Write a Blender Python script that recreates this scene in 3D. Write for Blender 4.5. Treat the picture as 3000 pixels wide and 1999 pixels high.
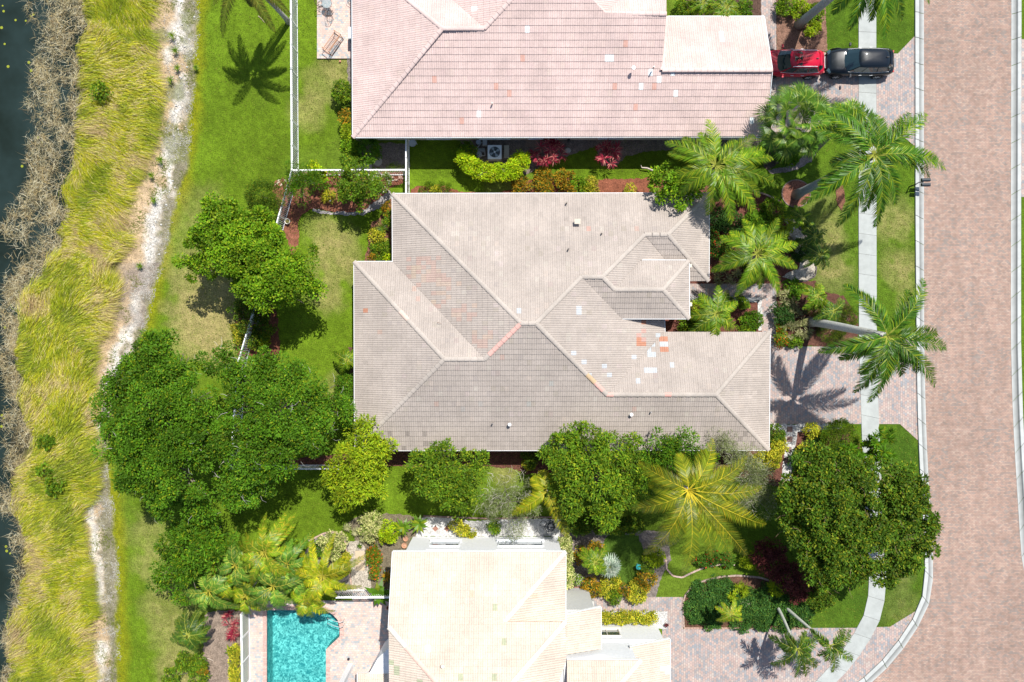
import bpy, math, random
import numpy as np
from mathutils import Vector, Matrix
from mathutils.geometry import tessellate_polygon
random.seed(7); rng = np.random.default_rng(11)
PI = math.pi; R = math.radians
for o in list(bpy.data.objects): bpy.data.objects.remove(o)
SC = bpy.context.scene; COL = SC.collection

# ------------------------------------------------------------------ camera, sky, sun, exposure
CAMH = 57.0; PPM = 41.0                       # a drone 57 m up; 41 photo pixels per metre on the ground
cam = bpy.data.cameras.new('camera'); co = bpy.data.objects.new('camera', cam); COL.objects.link(co)
cam.sensor_width = 36.0; cam.lens = 36.0 * PPM * CAMH / 3000.0; cam.clip_end = 2000; cam.clip_start = 1
co.location = (0, 0, CAMH); co.rotation_euler = (0, 0, 0); SC.camera = co
SUN_EL, SUN_AZ = 62.5, 26.8                   # azimuth from north (+Y) towards east (+X)
world = bpy.data.worlds.new('World'); SC.world = world; world.use_nodes = True
wn = world.node_tree; bg = wn.nodes['Background']
sky = wn.nodes.new('ShaderNodeTexSky'); sky.sky_type = 'NISHITA'; sky.sun_disc = False
sky.sun_elevation = R(SUN_EL); sky.sun_rotation = R(SUN_AZ)
wn.links.new(sky.outputs[0], bg.inputs[0]); bg.inputs[1].default_value = 0.105
sl = bpy.data.lights.new('sun', 'SUN'); sl.energy = 4.9; sl.angle = R(0.5); sl.color = (1.0, 0.965, 0.90)
so = bpy.data.objects.new('sun', sl); COL.objects.link(so)
sdir = Vector((math.sin(R(SUN_AZ))*math.cos(R(SUN_EL)), math.cos(R(SUN_AZ))*math.cos(R(SUN_EL)), math.sin(R(SUN_EL))))
so.rotation_euler = sdir.to_track_quat('Z', 'Y').to_euler(); so.location = (10, 20, 60)
vs = SC.view_settings; vs.view_transform = 'Standard'; vs.look = 'None'; vs.gamma = 1; vs.exposure = 0.40
try: vs.use_curve_mapping = False
except Exception: pass

# ------------------------------------------------------------------ helpers
def W(px, py, h=0.0):
    """A point of the place from where it is seen in the photo and how high it stands."""
    k = (CAMH - h) / CAMH / PPM
    return np.array([(px - 1500) * k, (1000 - py) * k, h])
def wv(px, py, h=0.0): return Vector(W(px, py, h))

def value_noise(x, y, scale, seed=0):
    r = np.random.default_rng(seed); G = r.random((64, 64))
    u = np.asarray(x) / scale; v = np.asarray(y) / scale
    iu = np.floor(u).astype(int); iv = np.floor(v).astype(int); fu = u - iu; fv = v - iv
    fu = fu*fu*(3-2*fu); fv = fv*fv*(3-2*fv)
    a = G[iu % 64, iv % 64]; b = G[(iu+1) % 64, iv % 64]; c = G[iu % 64, (iv+1) % 64]; d = G[(iu+1) % 64, (iv+1) % 64]
    return (a*(1-fu)+b*fu)*(1-fv) + (c*(1-fu)+d*fu)*fv
def fbm(x, y, scale, seed=0, n=4):
    s = 0; a = 1; t = 0
    for i in range(n):
        s = s + a*value_noise(x, y, scale/2**i, seed+i*17); t += a; a *= .55
    return s/t

LOC = {}
def mesh_np(name, V, F, col=None, smooth=False, mats=(), midx=None):
    """F: list of (m,k) int arrays."""
    me = bpy.data.meshes.new(name)
    V = np.asarray(V, dtype=np.float32); me.vertices.add(len(V)); me.vertices.foreach_set('co', V.ravel())
    Fs = [np.asarray(f, dtype=np.int32) for f in F if len(f)]
    nl = sum(f.size for f in Fs); nf = sum(len(f) for f in Fs)
    me.loops.add(nl); me.polygons.add(nf)
    me.loops.foreach_set('vertex_index', np.concatenate([f.ravel() for f in Fs]))
    starts = []; s = 0
    for f in Fs:
        k = f.shape[1]; starts.append(s + np.arange(len(f))*k); s += f.size
    me.polygons.foreach_set('loop_start', np.concatenate(starts).astype(np.int32))
    if midx is not None: me.polygons.foreach_set('material_index', np.asarray(midx, dtype=np.int32))
    me.polygons.foreach_set('use_smooth', np.full(nf, bool(smooth), dtype=bool))
    if col is not None:
        at = me.color_attributes.new('Col', 'FLOAT_COLOR', 'POINT')
        c = np.ones((len(V), 4), dtype=np.float32); c[:, :3] = col; at.data.foreach_set('color', c.ravel())
    for m in mats: me.materials.append(m)
    me.update(calc_edges=True); return me

def link(name, me, parent=None, loc=None, kind=None):
    o = bpy.data.objects.new(name, me); COL.objects.link(o)
    if parent is not None: o.parent = parent
    if loc is not None: o.location = loc
    if kind: o['kind'] = kind
    return o
def obj(name, V, F, mat, parent=None, loc=None, col=None, smooth=False, kind=None, midx=None):
    """V in world coordinates; stored relative to the parent's base or to loc."""
    V = np.array(V, dtype=float)
    if not isinstance(F, list) or (len(F) and not isinstance(F[0], np.ndarray)):
        d = {}
        for f in F: d.setdefault(len(f), []).append(f)
        F = [np.array(v) for v in d.values()]
    base = np.zeros(3)
    if parent is not None: base = LOC[parent.name]
    elif loc is not None: base = np.array(loc, dtype=float)
    off = base.copy()
    if col is not None and np.ndim(col) == 1: col = np.tile(np.array(col, dtype=float), (len(V), 1))
    mats = mat if isinstance(mat, (list, tuple)) else [mat]
    me = mesh_np(name, V - off, F, col, smooth, mats, midx)
    o = link(name, me, parent, None if parent is not None else tuple(base), kind)
    LOC[o.name] = base if parent is None else base.copy()
    return o
def tag(o, label, cat, group=None):
    o['label'] = label; o['category'] = cat
    if group: o['group'] = group
    return o
def thing(name, label, cat, loc, group=None):
    o = bpy.data.objects.new(name, None); COL.objects.link(o); o.empty_display_size = .3
    o.location = tuple(loc); LOC[o.name] = np.array(loc, dtype=float); return tag(o, label, cat, group)

class MB:
    """collects simple solids into one mesh"""
    def __init__(s): s.V = []; s.F = []; s.C = []
    def add(s, V, F, c=(1, 1, 1)):
        n = len(s.V); s.V += [tuple(v) for v in V]; s.F += [tuple(i+n for i in f) for f in F]; s.C += [tuple(c)]*len(V)
    def box(s, c, size, rz=0, col=(1, 1, 1), tilt=None):
        x, y, z = [a/2 for a in size]
        P = [Vector((a*x, b*y, d*z)) for d in (-1, 1) for a, b in ((-1, -1), (1, -1), (1, 1), (-1, 1))]
        M = Matrix.Rotation(rz, 3, 'Z')
        if tilt is not None: M = M @ Matrix.Rotation(tilt[0], 3, tilt[1])
        P = [M @ p + Vector(c) for p in P]
        s.add(P, [(0, 3, 2, 1), (4, 5, 6, 7), (0, 1, 5, 4), (1, 2, 6, 5), (2, 3, 7, 6), (3, 0, 4, 7)], col)
    def tube(s, pts, rad, n=6, col=(1, 1, 1), cap=True):
        pts = [Vector(p) for p in pts]; m = len(pts)
        if not hasattr(rad, '__len__'): rad = [rad]*m
        V = []
        for i, p in enumerate(pts):
            t = (pts[min(i+1, m-1)] - pts[max(i-1, 0)]).normalized()
            a = t.cross(Vector((0, 0, 1)))
            if a.length < 1e-3: a = t.cross(Vector((1, 0, 0)))
            a.normalize(); b = t.cross(a)
            V += [p + (a*math.cos(2*PI*k/n) + b*math.sin(2*PI*k/n))*rad[i] for k in range(n)]
        F = [(i*n+k, i*n+(k+1) % n, (i+1)*n+(k+1) % n, (i+1)*n+k) for i in range(m-1) for k in range(n)]
        if cap: F += [tuple(range(n-1, -1, -1)), tuple((m-1)*n+k for k in range(n))]
        s.add(V, F, col)
    def disc(s, c, r, h, n=16, col=(1, 1, 1), r2=None):
        r2 = r if r2 is None else r2
        V = [(c[0]+r*math.cos(2*PI*k/n), c[1]+r*math.sin(2*PI*k/n), c[2]) for k in range(n)]
        V += [(c[0]+r2*math.cos(2*PI*k/n), c[1]+r2*math.sin(2*PI*k/n), c[2]+h) for k in range(n)]
        s.add(V, [(k, (k+1) % n, n+(k+1) % n, n+k) for k in range(n)] + [tuple(range(n, 2*n)), tuple(range(n-1, -1, -1))], col)
    def build(s, name, mat, parent=None, loc=None, smooth=False, kind=None):
        return obj(name, s.V, s.F, mat, parent, loc, np.array(s.C), smooth, kind)

# ------------------------------------------------------------------ materials
def mat_base(name):
    m = bpy.data.materials.new(name); m.use_nodes = True; nt = m.node_tree
    return m, nt, nt.nodes['Principled BSDF']
def N(nt, t, **kw):
    n = nt.nodes.new(t)
    for k, v in kw.items(): setattr(n, k, v)
    return n
def wcoord(nt):
    return N(nt, 'ShaderNodeNewGeometry').outputs['Position']
def noise(nt, vec, scale, detail=4, rough=.6):
    n = N(nt, 'ShaderNodeTexNoise'); n.inputs['Scale'].default_value = scale; n.inputs['Detail'].default_value = detail
    n.inputs['Roughness'].default_value = rough; nt.links.new(vec, n.inputs['Vector']); return n.outputs['Fac']
def rng_map(nt, fac, a, b, lo=.3, hi=.7):
    n = N(nt, 'ShaderNodeMapRange'); nt.links.new(fac, n.inputs[0]); n.inputs[1].default_value = lo; n.inputs[2].default_value = hi
    n.inputs[3].default_value = a; n.inputs[4].default_value = b; return n.outputs[0]
def mul_col(nt, col, fac):
    n = N(nt, 'ShaderNodeVectorMath', operation='SCALE'); nt.links.new(col, n.inputs[0]); nt.links.new(fac, n.inputs['Scale']); return n.outputs[0]
def bump(nt, h, strength, dist, bsdf):
    b = N(nt, 'ShaderNodeBump'); b.inputs['Strength'].default_value = strength; b.inputs['Distance'].default_value = dist
    nt.links.new(h, b.inputs['Height']); nt.links.new(b.outputs[0], bsdf.inputs['Normal'])
def mat_attr(name, rough=.8, spec=.3, nscale=6, lo=.8, hi=1.2, bs=0, bd=.02, bscale=None, metallic=0, coat=0, n2=None):
    m, nt, b = mat_base(name); a = N(nt, 'ShaderNodeAttribute'); a.attribute_name = 'Col'
    p = wcoord(nt); c = mul_col(nt, a.outputs['Color'], rng_map(nt, noise(nt, p, nscale), lo, hi))
    if n2: c = mul_col(nt, c, rng_map(nt, noise(nt, p, n2[0], 3), n2[1], n2[2]))
    nt.links.new(c, b.inputs['Base Color'])
    b.inputs['Roughness'].default_value = rough; b.inputs['Specular IOR Level'].default_value = spec
    b.inputs['Metallic'].default_value = metallic; b.inputs['Coat Weight'].default_value = coat
    if bs: bump(nt, noise(nt, p, bscale or nscale*3, 5), bs, bd, b)
    return m
def mat_leaf(name, trans=.20, rough=.55, spec=.12):
    m, nt, b = mat_base(name); a = N(nt, 'ShaderNodeAttribute'); a.attribute_name = 'Col'
    nt.links.new(a.outputs['Color'], b.inputs['Base Color']); b.inputs['Roughness'].default_value = rough
    b.inputs['Specular IOR Level'].default_value = spec
    t = N(nt, 'ShaderNodeBsdfTranslucent'); s = mul_col(nt, a.outputs['Color'], N(nt, 'ShaderNodeValue').outputs[0])
    s.node.inputs['Scale'].default_value = 1.5
    for l in list(s.node.inputs['Scale'].links): nt.links.remove(l)
    s.node.inputs['Scale'].default_value = 1.5
    nt.links.new(s, t.inputs['Color']); mx = N(nt, 'ShaderNodeMixShader'); mx.inputs[0].default_value = trans
    nt.links.new(b.outputs[0], mx.inputs[1]); nt.links.new(t.outputs[0], mx.inputs[2])
    nt.links.new(mx.outputs[0], nt.nodes['Material Output'].inputs[0]); return m
def mat_pavers(name, w, h, cols, mortar, patch, rot=0.0, msize=.012, big=None, off=.5, streak=False):
    m, nt, b = mat_base(name); p = wcoord(nt)
    mp = N(nt, 'ShaderNodeMapping'); mp.inputs['Rotation'].default_value = (0, 0, rot); nt.links.new(p, mp.inputs[0])
    br = N(nt, 'ShaderNodeTexBrick'); nt.links.new(mp.outputs[0], br.inputs['Vector']); br.offset = off
    br.inputs['Scale'].default_value = 1; br.inputs['Brick Width'].default_value = w; br.inputs['Row Height'].default_value = h
    br.inputs['Mortar Size'].default_value = msize; br.inputs['Mortar Smooth'].default_value = .3
    br.inputs['Color1'].default_value = (0, 0, 0, 1); br.inputs['Color2'].default_value = (1, 1, 1, 1); br.inputs['Mortar'].default_value = (.5, .5, .5, 1)
    br.inputs['Bias'].default_value = 0
    ad = N(nt, 'ShaderNodeMath', operation='ADD'); nt.links.new(br.outputs['Color'], ad.inputs[0])
    pn = rng_map(nt, noise(nt, p, patch, 3), -.2, .2); nt.links.new(pn, ad.inputs[1])
    cr = N(nt, 'ShaderNodeValToRGB'); el = cr.color_ramp.elements
    for i, (t, c) in enumerate(cols):
        e = el[i] if i < 2 else el.new(t); e.position = t; e.color = (*c, 1)
    nt.links.new(ad.outputs[0], cr.inputs[0])
    c = mul_col(nt, cr.outputs[0], rng_map(nt, noise(nt, p, 1.3, 4), .84, 1.14))
    c = mul_col(nt, c, rng_map(nt, noise(nt, p, 30, 2), .86, 1.14))
    if big: c = mul_col(nt, c, rng_map(nt, noise(nt, p, big[0], 2), big[1], big[2]))
    if streak:
        ms = N(nt, 'ShaderNodeMapping'); ms.inputs['Scale'].default_value = (1.1, .07, 1); nt.links.new(p, ms.inputs[0])
        c = mul_col(nt, c, rng_map(nt, noise(nt, ms.outputs[0], 1, 3), .86, 1.08)); c = mul_col(nt, c, rng_map(nt, noise(nt, p, 2.6, 5, .75), .90, 1.06, .38, .55))
    mx = N(nt, 'ShaderNodeMix', data_type='RGBA'); nt.links.new(br.outputs['Fac'], mx.inputs[0]); nt.links.new(c, mx.inputs[6])
    mx.inputs[7].default_value = (*mortar, 1); nt.links.new(mx.outputs[2], b.inputs['Base Color']); b.inputs['Roughness'].default_value = .85
    b.inputs['Specular IOR Level'].default_value = .2
    iv = N(nt, 'ShaderNodeMath', operation='SUBTRACT'); iv.inputs[0].default_value = 1; nt.links.new(br.outputs['Fac'], iv.inputs[1])
    bump(nt, iv.outputs[0], .12 if streak else .35, .01, b); return m
def mat_glass(name, c=(.03, .06, .07), rough=.05):
    m, nt, b = mat_base(name); b.inputs['Base Color'].default_value = (*c, 1); b.inputs['Roughness'].default_value = rough
    b.inputs['Specular IOR Level'].default_value = .8; b.inputs['Coat Weight'].default_value = .5
    bump(nt, noise(nt, wcoord(nt), .8, 2), .05, .02, b); return m

M_LAND = mat_attr('lawn_and_bank', .95, .1, 14, .55, 1.42, .9, .06, 22, n2=(2.2, .82, 1.2))
M_SOIL = mat_attr('mulch_and_soil', .95, .1, 16, .45, 1.5, 1, .06, 24, n2=(2.5, .75, 1.25))
M_PEB = None
M_TILE = mat_attr('roof_tile', .75, .25, 9, .90, 1.09, .15, .01, 60, n2=(.55, .88, 1.08))
M_WALL = mat_attr('stucco_wall', .9, .2, 5, .94, 1.04, .2, .01, 60)
M_METAL = mat_attr('painted_metal', .4, .4, 4, .97, 1.03)
M_WOOD = mat_attr('wood_and_bark', .8, .2, 12, .75, 1.25, .5, .02, 30)
M_CONC = mat_attr('concrete', .85, .25, 3, .93, 1.05, .2, .01, 50, n2=(.9, .9, 1.06))
M_STONE = mat_attr('stone', .85, .25, 10, .75, 1.2, .7, .03, 20)
M_LEAF = mat_leaf('leaf')
M_FROND = mat_leaf('palm_leaf', .18, .4, .22)
M_GRASS = mat_leaf('grass_blade', .25, .6, .2)
M_GLASS = mat_glass('window_glass')
M_PLAST = mat_attr('plastic', .5, .4, 4, .96, 1.04)
M_CARGLASS = mat_glass('car_glass', (.012, .03, .035), .03)
M_RUBBER = mat_attr('rubber', .8, .2, 6, .9, 1.1)
M_ROAD = mat_pavers('street_pavers', .205, .103, [(0, (.26, .225, .20)), (.28, (.32, .23, .19)), (.5, (.365, .245, .195)), (.75, (.375, .26, .205)), (1, (.395, .295, .24))], (.20, .145, .12), .35, big=(.12, .9, 1.08), streak=True)
M_DRIVE = mat_pavers('driveway_pavers', .205, .155, [(0, (.245, .26, .28)), (.25, (.31, .29, .285)), (.5, (.39, .29, .26)), (.75, (.42, .315, .275)), (1, (.42, .36, .32))], (.24, .2, .19), .8, rot=PI/2)
M_PATIO = mat_pavers('patio_pavers', .205, .155, [(0, (.32, .36, .38)), (.25, (.46, .42, .40)), (.45, (.58, .42, .36)), (.75, (.62, .45, .38)), (1, (.60, .50, .44))], (.40, .33, .3), .8)
M_BRICK = mat_pavers('brick_steps', .2, .1, [(0, (.22, .10, .08)), (.5, (.30, .12, .09)), (.8, (.34, .15, .11)), (1, (.36, .2, .16))], (.2, .15, .13), 1.5)
def mat_paint(name, c):
    m, nt, b = mat_base(name); b.inputs['Base Color'].default_value = (*c, 1); b.inputs['Metallic'].default_value = 0
    b.inputs['Roughness'].default_value = .3; b.inputs['Specular IOR Level'].default_value = .1; b.inputs['Coat Weight'].default_value = .7; b.inputs['Coat Roughness'].default_value = .04
    bump(nt, noise(nt, wcoord(nt), 1.5, 2), .03, .02, b); return m
M_RED = mat_paint('red_car_paint', (.46, .006, .03)); M_BLK = mat_paint('black_car_paint', (.006, .010, .016))
def mat_water():
    m, nt, b = mat_base('lake_water'); p = wcoord(nt); c = N(nt, 'ShaderNodeValToRGB')
    c.color_ramp.elements[0].color = (.008, .013, .008, 1); c.color_ramp.elements[1].color = (.02, .035, .032, 1)
    nt.links.new(rng_map(nt, noise(nt, p, .25, 4), 0, 1), c.inputs[0]); nt.links.new(c.outputs[0], b.inputs['Base Color'])
    b.inputs['Roughness'].default_value = .08; b.inputs['Specular IOR Level'].default_value = .3
    bump(nt, noise(nt, p, 3, 4), .25, .03, b); return m
M_WATER = mat_water()
def mat_pool():
    m, nt, b = mat_base('pool_water'); p = wcoord(nt); nt.nodes.remove(b)
    tr = N(nt, 'ShaderNodeBsdfTransparent'); tr.inputs[0].default_value = (.66, .92, .92, 1); gl = N(nt, 'ShaderNodeBsdfGlossy'); gl.inputs['Roughness'].default_value = .06
    fr = N(nt, 'ShaderNodeFresnel'); fr.inputs[0].default_value = 1.33
    bm = N(nt, 'ShaderNodeBump'); bm.inputs['Strength'].default_value = .8; bm.inputs['Distance'].default_value = .05; nt.links.new(noise(nt, p, 4.5, 4), bm.inputs['Height'])
    nt.links.new(bm.outputs[0], gl.inputs['Normal']); nt.links.new(bm.outputs[0], fr.inputs['Normal'])
    mx = N(nt, 'ShaderNodeMixShader'); nt.links.new(fr.outputs[0], mx.inputs[0]); nt.links.new(tr.outputs[0], mx.inputs[1]); nt.links.new(gl.outputs[0], mx.inputs[2])
    nt.links.new(mx.outputs[0], nt.nodes['Material Output'].inputs[0]); return m
M_POOL = mat_pool()
def mat_poolfloor():
    m, nt, b = mat_base('pool_plaster_ripple_light'); p = wcoord(nt)
    wp = N(nt, 'ShaderNodeTexNoise'); wp.inputs['Scale'].default_value = 4; nt.links.new(p, wp.inputs['Vector'])
    vm = N(nt, 'ShaderNodeVectorMath', operation='MULTIPLY_ADD'); nt.links.new(wp.outputs['Color'], vm.inputs[0]); vm.inputs[1].default_value = (.35, .35, .35); nt.links.new(p, vm.inputs[2])
    vo = N(nt, 'ShaderNodeTexNoise'); vo.inputs['Scale'].default_value = 5; vo.inputs['Detail'].default_value = 3; vo.inputs['Distortion'].default_value = 1.2; nt.links.new(vm.outputs[0], vo.inputs['Vector'])
    c = N(nt, 'ShaderNodeValToRGB'); c.color_ramp.elements[0].position = .40; c.color_ramp.elements[1].position = .66
    c.color_ramp.elements[0].color = (.02, .21, .225, 1); c.color_ramp.elements[1].color = (.30, .66, .63, 1)  # bright and dark water ripples painted into the plaster colour as light
    nt.links.new(vo.outputs['Fac'], c.inputs[0]); nt.links.new(mul_col(nt, c.outputs[0], rng_map(nt, noise(nt, p, .35, 2), .8, 1.15)), b.inputs['Base Color']); b.inputs['Roughness'].default_value = .6; return m
M_PFLOOR = mat_poolfloor()
def mat_pebble(name, c1, c2, scale=22):
    m, nt, b = mat_base(name); p = wcoord(nt); vo = N(nt, 'ShaderNodeTexVoronoi'); vo.inputs['Scale'].default_value = scale; nt.links.new(p, vo.inputs['Vector'])
    mx = N(nt, 'ShaderNodeMix', data_type='RGBA'); nt.links.new(rng_map(nt, vo.outputs['Color'], 0, 1, .2, .8), mx.inputs[0]); mx.inputs[6].default_value = (*c1, 1); mx.inputs[7].default_value = (*c2, 1)
    nt.links.new(mul_col(nt, mx.outputs[2], rng_map(nt, noise(nt, p, 3), .8, 1.15)), b.inputs['Base Color']); b.inputs['Roughness'].default_value = .8
    bump(nt, vo.outputs['Distance'], -.9, .04, b); return m
M_WPEB = mat_pebble('white_gravel', (.32, .31, .30), (.62, .61, .58))
M_TPEB = mat_pebble('tan_pebbles', (.22, .19, .15), (.52, .46, .38), 16)

# ------------------------------------------------------------------ terrain (lawn, bank, lake bed) as one sheet
def in_poly(x, y, P):
    ins = np.zeros(x.shape, bool); n = len(P)
    for i in range(n):
        x1, y1 = P[i]; x2, y2 = P[(i+1) % n]
        c = ((y1 > y) != (y2 > y)) & (x < (x2-x1)*(y-y1)/((y2-y1) if y2 != y1 else 1e-9)+x1); ins ^= c
    return ins
YS = np.array([-300, 0, 100, 200, 300, 400, 500, 600, 667, 750, 850, 950, 1030, 1100, 1200, 1300, 1380, 1450, 1550, 1650, 1750, 1850, 1999, 2300], float)
LAWN_E = np.array([585, 578, 575, 570, 562, 556, 543, 512, 495, 478, 450, 427, 400, 370, 335, 305, 310, 325, 338, 342, 344, 345, 346, 346], float)
GRASS_E = np.array([450, 440, 415, 440, 450, 425, 420, 372, 350, 360, 345, 320, 272, 258, 244, 250, 238, 218, 214, 234, 246, 250, 250, 250], float)
REED_E = np.array([250, 245, 240, 232, 228, 215, 205, 186, 176, 160, 105, 55, 45, 50, 70, 95, 45, 30, 50, 70, 60, 30, 20, 20], float)
WATER_E = np.array([85, 85, 88, 85, 90, 92, 85, 45, 12, 12, 8, 5, 5, 0, 15, 10, -5, 5, 30, 45, 30, 15, 0, 0], float)
def edge(arr, py): return np.interp(py, YS, arr)
def land_h(px, py):
    d = (px - (edge(LAWN_E, py))) / PPM          # metres from the lawn edge, negative towards the lake
    z = np.where(d > 0, 0, np.where(d > -3.0, d*.04, -.12 + (d+3.0)*.12))
    return np.maximum(z, -1.7)
def sm(a, b, x): t = np.clip((x-a)/(b-a), 0, 1); return t*t*(3-2*t)
DRY = [(610, 850, 130, .9), (590, 960, 110, .9), (640, 1000, 90, .7), (985, 760, 80, .75), (960, 690, 70, .6), (960, 870, 60, .6), (900, 330, 60, .5), (950, 250, 70, .55),
       (1010, 200, 60, .5), (540, 1990, 90, .7), (500, 1780, 90, .6), (440, 1560, 70, .4), (450, 1660, 70, .5), (520, 1900, 80, .5), (560, 700, 90, .3), (2440, 800, 60, .75), (2430, 700, 50, .7), (2640, 790, 60, .7),
       (2620, 650, 70, .6), (2660, 880, 40, .5), (2430, 620, 60, .4), (2640, 1780, 60, .4), (2640, 1690, 40, .4), (1480, 1380, 50, .5), (990, 1150, 60, .5), (1030, 690, 30, .3), (1860, 1620, 60, .4), (2960, 900, 0, 0), (600, 610, 80, .3), (2230, 1660, 0, 0), (1480, 545, 60, .35), (660, 880, 60, .7)]
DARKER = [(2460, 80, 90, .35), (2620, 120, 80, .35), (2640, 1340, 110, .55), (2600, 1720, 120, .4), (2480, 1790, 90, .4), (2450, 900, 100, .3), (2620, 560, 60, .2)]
def build_land():
    x0, x1, y0, y1 = -260, 3260, -260, 2260; st = 6.3
    xs = np.concatenate([[-14000, -3000, -900], np.arange(x0, x1, st), [4200, 7000, 15000]]); ys = np.concatenate([[-13000, -2500, -800], np.arange(y0, y1, st), [2900, 5000, 14000]])
    PX, PY = np.meshgrid(xs, ys); px, py = PX.ravel(), PY.ravel()
    X = (px-1500)/PPM; Y = (1000-py)/PPM
    n1 = fbm(X, Y, 2.2, 3); n2 = fbm(X, Y, .8, 9, 3); n3 = fbm(X, Y, 6, 21, 3); r = rng.random(len(X))
    wob = (n2-.5)*34 + (n1-.5)*40
    z = land_h(px, py) + (n1-.5)*.10*(px < edge(LAWN_E, py)) 
    green = np.array([.102, .168, .009]); lush = np.array([.058, .115, .009]); yel = np.array([.19, .20, .008]); dry = np.array([.30, .25, .10])
    c = green[None]*(1 + (n1[:, None]-.5)*.7 + (n2[:, None]-.5)*.35)
    t = sm(.52, .72, n3)[:, None]*.5; c = c*(1-t) + np.array([.115, .175, .02])*t
    east = sm(1950, 2250, px)[:, None]*.55; c = c*(1-east) + lush*1.05*east
    t = sm(2, 46, px - edge(LAWN_E, py) + wob*.6)[:, None]; c = (yel*(1-t) + c*t)
    for (a, b, rr, s) in DRY:
        if rr == 0: continue
        d = np.hypot(px-a, py-b)/rr + (n2-.5)*1.1
        t = (s*(1-sm(.5, 1.25, d)))[:, None]*(.55+.45*sm(.35, .6, n2)[:, None]); c = c*(1-t) + dry*t
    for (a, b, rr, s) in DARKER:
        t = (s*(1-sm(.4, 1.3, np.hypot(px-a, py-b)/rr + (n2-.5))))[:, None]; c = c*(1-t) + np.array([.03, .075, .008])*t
    # the bank
    le = edge(LAWN_E, py); ge = edge(GRASS_E, py); re = edge(REED_E, py)
    dz = le - px + wob*.75
    sand = np.array([.46, .34, .21]); white = np.array([.56, .54, .50]); grey = np.array([.20, .18, .13]); olive = np.array([.14, .13, .05])
    u = np.clip((px - ge)/np.maximum(le-ge, 1), 0, 1.3) + (n2-.5)*.55
    south = sm(1250, 1400, py)
    wcen = .66 - .22*south
    wt = np.clip(1 - np.abs(u-wcen)/.24, 0, 1)**.7 * sm(.38, .50, n1*.7+n2*.3)
    bc = sand*(.8+.4*n2[:, None]); bc = bc*(1-wt[:, None]) + white*wt[:, None]
    gt = (sm(.72, .9, u)*(1-south) + sm(.58, .72, u)*south)[:, None]; bc = bc*(1-gt) + (grey*(1-.3*n2[:, None]) + olive*.3)*gt
    gg = (sm(.5, .62, fbm(X, Y, 1.1, 131, 3))*(py < 700)*(u > .15))[:, None]*.75; bc = bc*(1-gg) + np.array([.15, .16, .06])*gg
    mid = ((py > 770) & (py < 960))[:, None]*(sm(.4, .6, n1)[:, None])*.8; bc = bc*(1-mid) + np.array([.24, .20, .17])*mid
    t = sm(-4, 7, dz)[:, None]; c = c*(1-t) + bc*t
    t = sm(-8, 25, ge - px + wob*.8)[:, None]; c = c*(1-t) + (np.array([.21, .19, .06])*(.6+.8*n2[:, None]))*t
    t = sm(-8, 20, re - px + wob)[:, None]; c = c*(1-t) + (np.array([.035, .034, .022]))*t
    c = c*(.86 + .28*r[:, None])
    V = np.stack([X, Y, z], 1); nx, ny = len(xs), len(ys)
    i = (np.arange(ny-1)[:, None]*nx + np.arange(nx-1)[None]).ravel()
    F = np.stack([i, i+nx, i+nx+1, i+1], 1)
    # leave the hole for the pool basin
    cx = px[i]; cy = py[i]; keep = ~in_poly(cx+3., cy+3., [(779, 1782), (955, 1782), (976, 1792), (996, 1812), (1001, 1838), (1001, 1868), (961, 1905), (961, 2265), (779, 2265)]); F = F[keep]
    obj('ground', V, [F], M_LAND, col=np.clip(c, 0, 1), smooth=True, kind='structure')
build_land()
WZ = -.62
obj('lake_water', [(-400, -400, WZ), (-25, -400, WZ), (-25, 400, WZ), (-400, 400, WZ)], [(0, 1, 2, 3)], M_WATER, kind='structure')

# ------------------------------------------------------------------ flat sheets
NSHEET = [0]
def sheet(name, pts, mat, z=.01, col=(.3, .3, .3), kind='structure', jit=0, depth=.06, parent=None, label=None):
    P = []; NSHEET[0] += 1; z += NSHEET[0]*.0006
    n = len(pts)
    for i in range(n):
        a = np.array(pts[i], float); b = np.array(pts[(i+1) % n], float)
        k = max(1, int(np.hypot(*(b-a))/7)) if jit else 1
        for j in range(k):
            q = a + (b-a)*j/k
            if jit: q = q + (rng.random(2)-.5)*jit
            P.append(q)
    W3 = [Vector((*(W(p[0], p[1])[:2]), z)) for p in P]
    tri = tessellate_polygon([W3]); V = [tuple(v) for v in W3]; m = len(V)
    V += [(v[0], v[1], z-depth) for v in V]
    F = []
    for t in tri:
        a, b, c = [W3[i] for i in t]
        F.append(tuple(t) if (b-a).cross(c-a).z > 0 else tuple(t)[::-1])
    area = sum(V[i][0]*V[(i+1) % m][1]-V[(i+1) % m][0]*V[i][1] for i in range(m))
    for i in range(m):
        j = (i+1) % m; F.append((i, m+i, m+j, j) if area > 0 else (j, m+j, m+i, i))
    return obj(name, V, F, mat, parent=parent, col=col, kind=kind)

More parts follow.
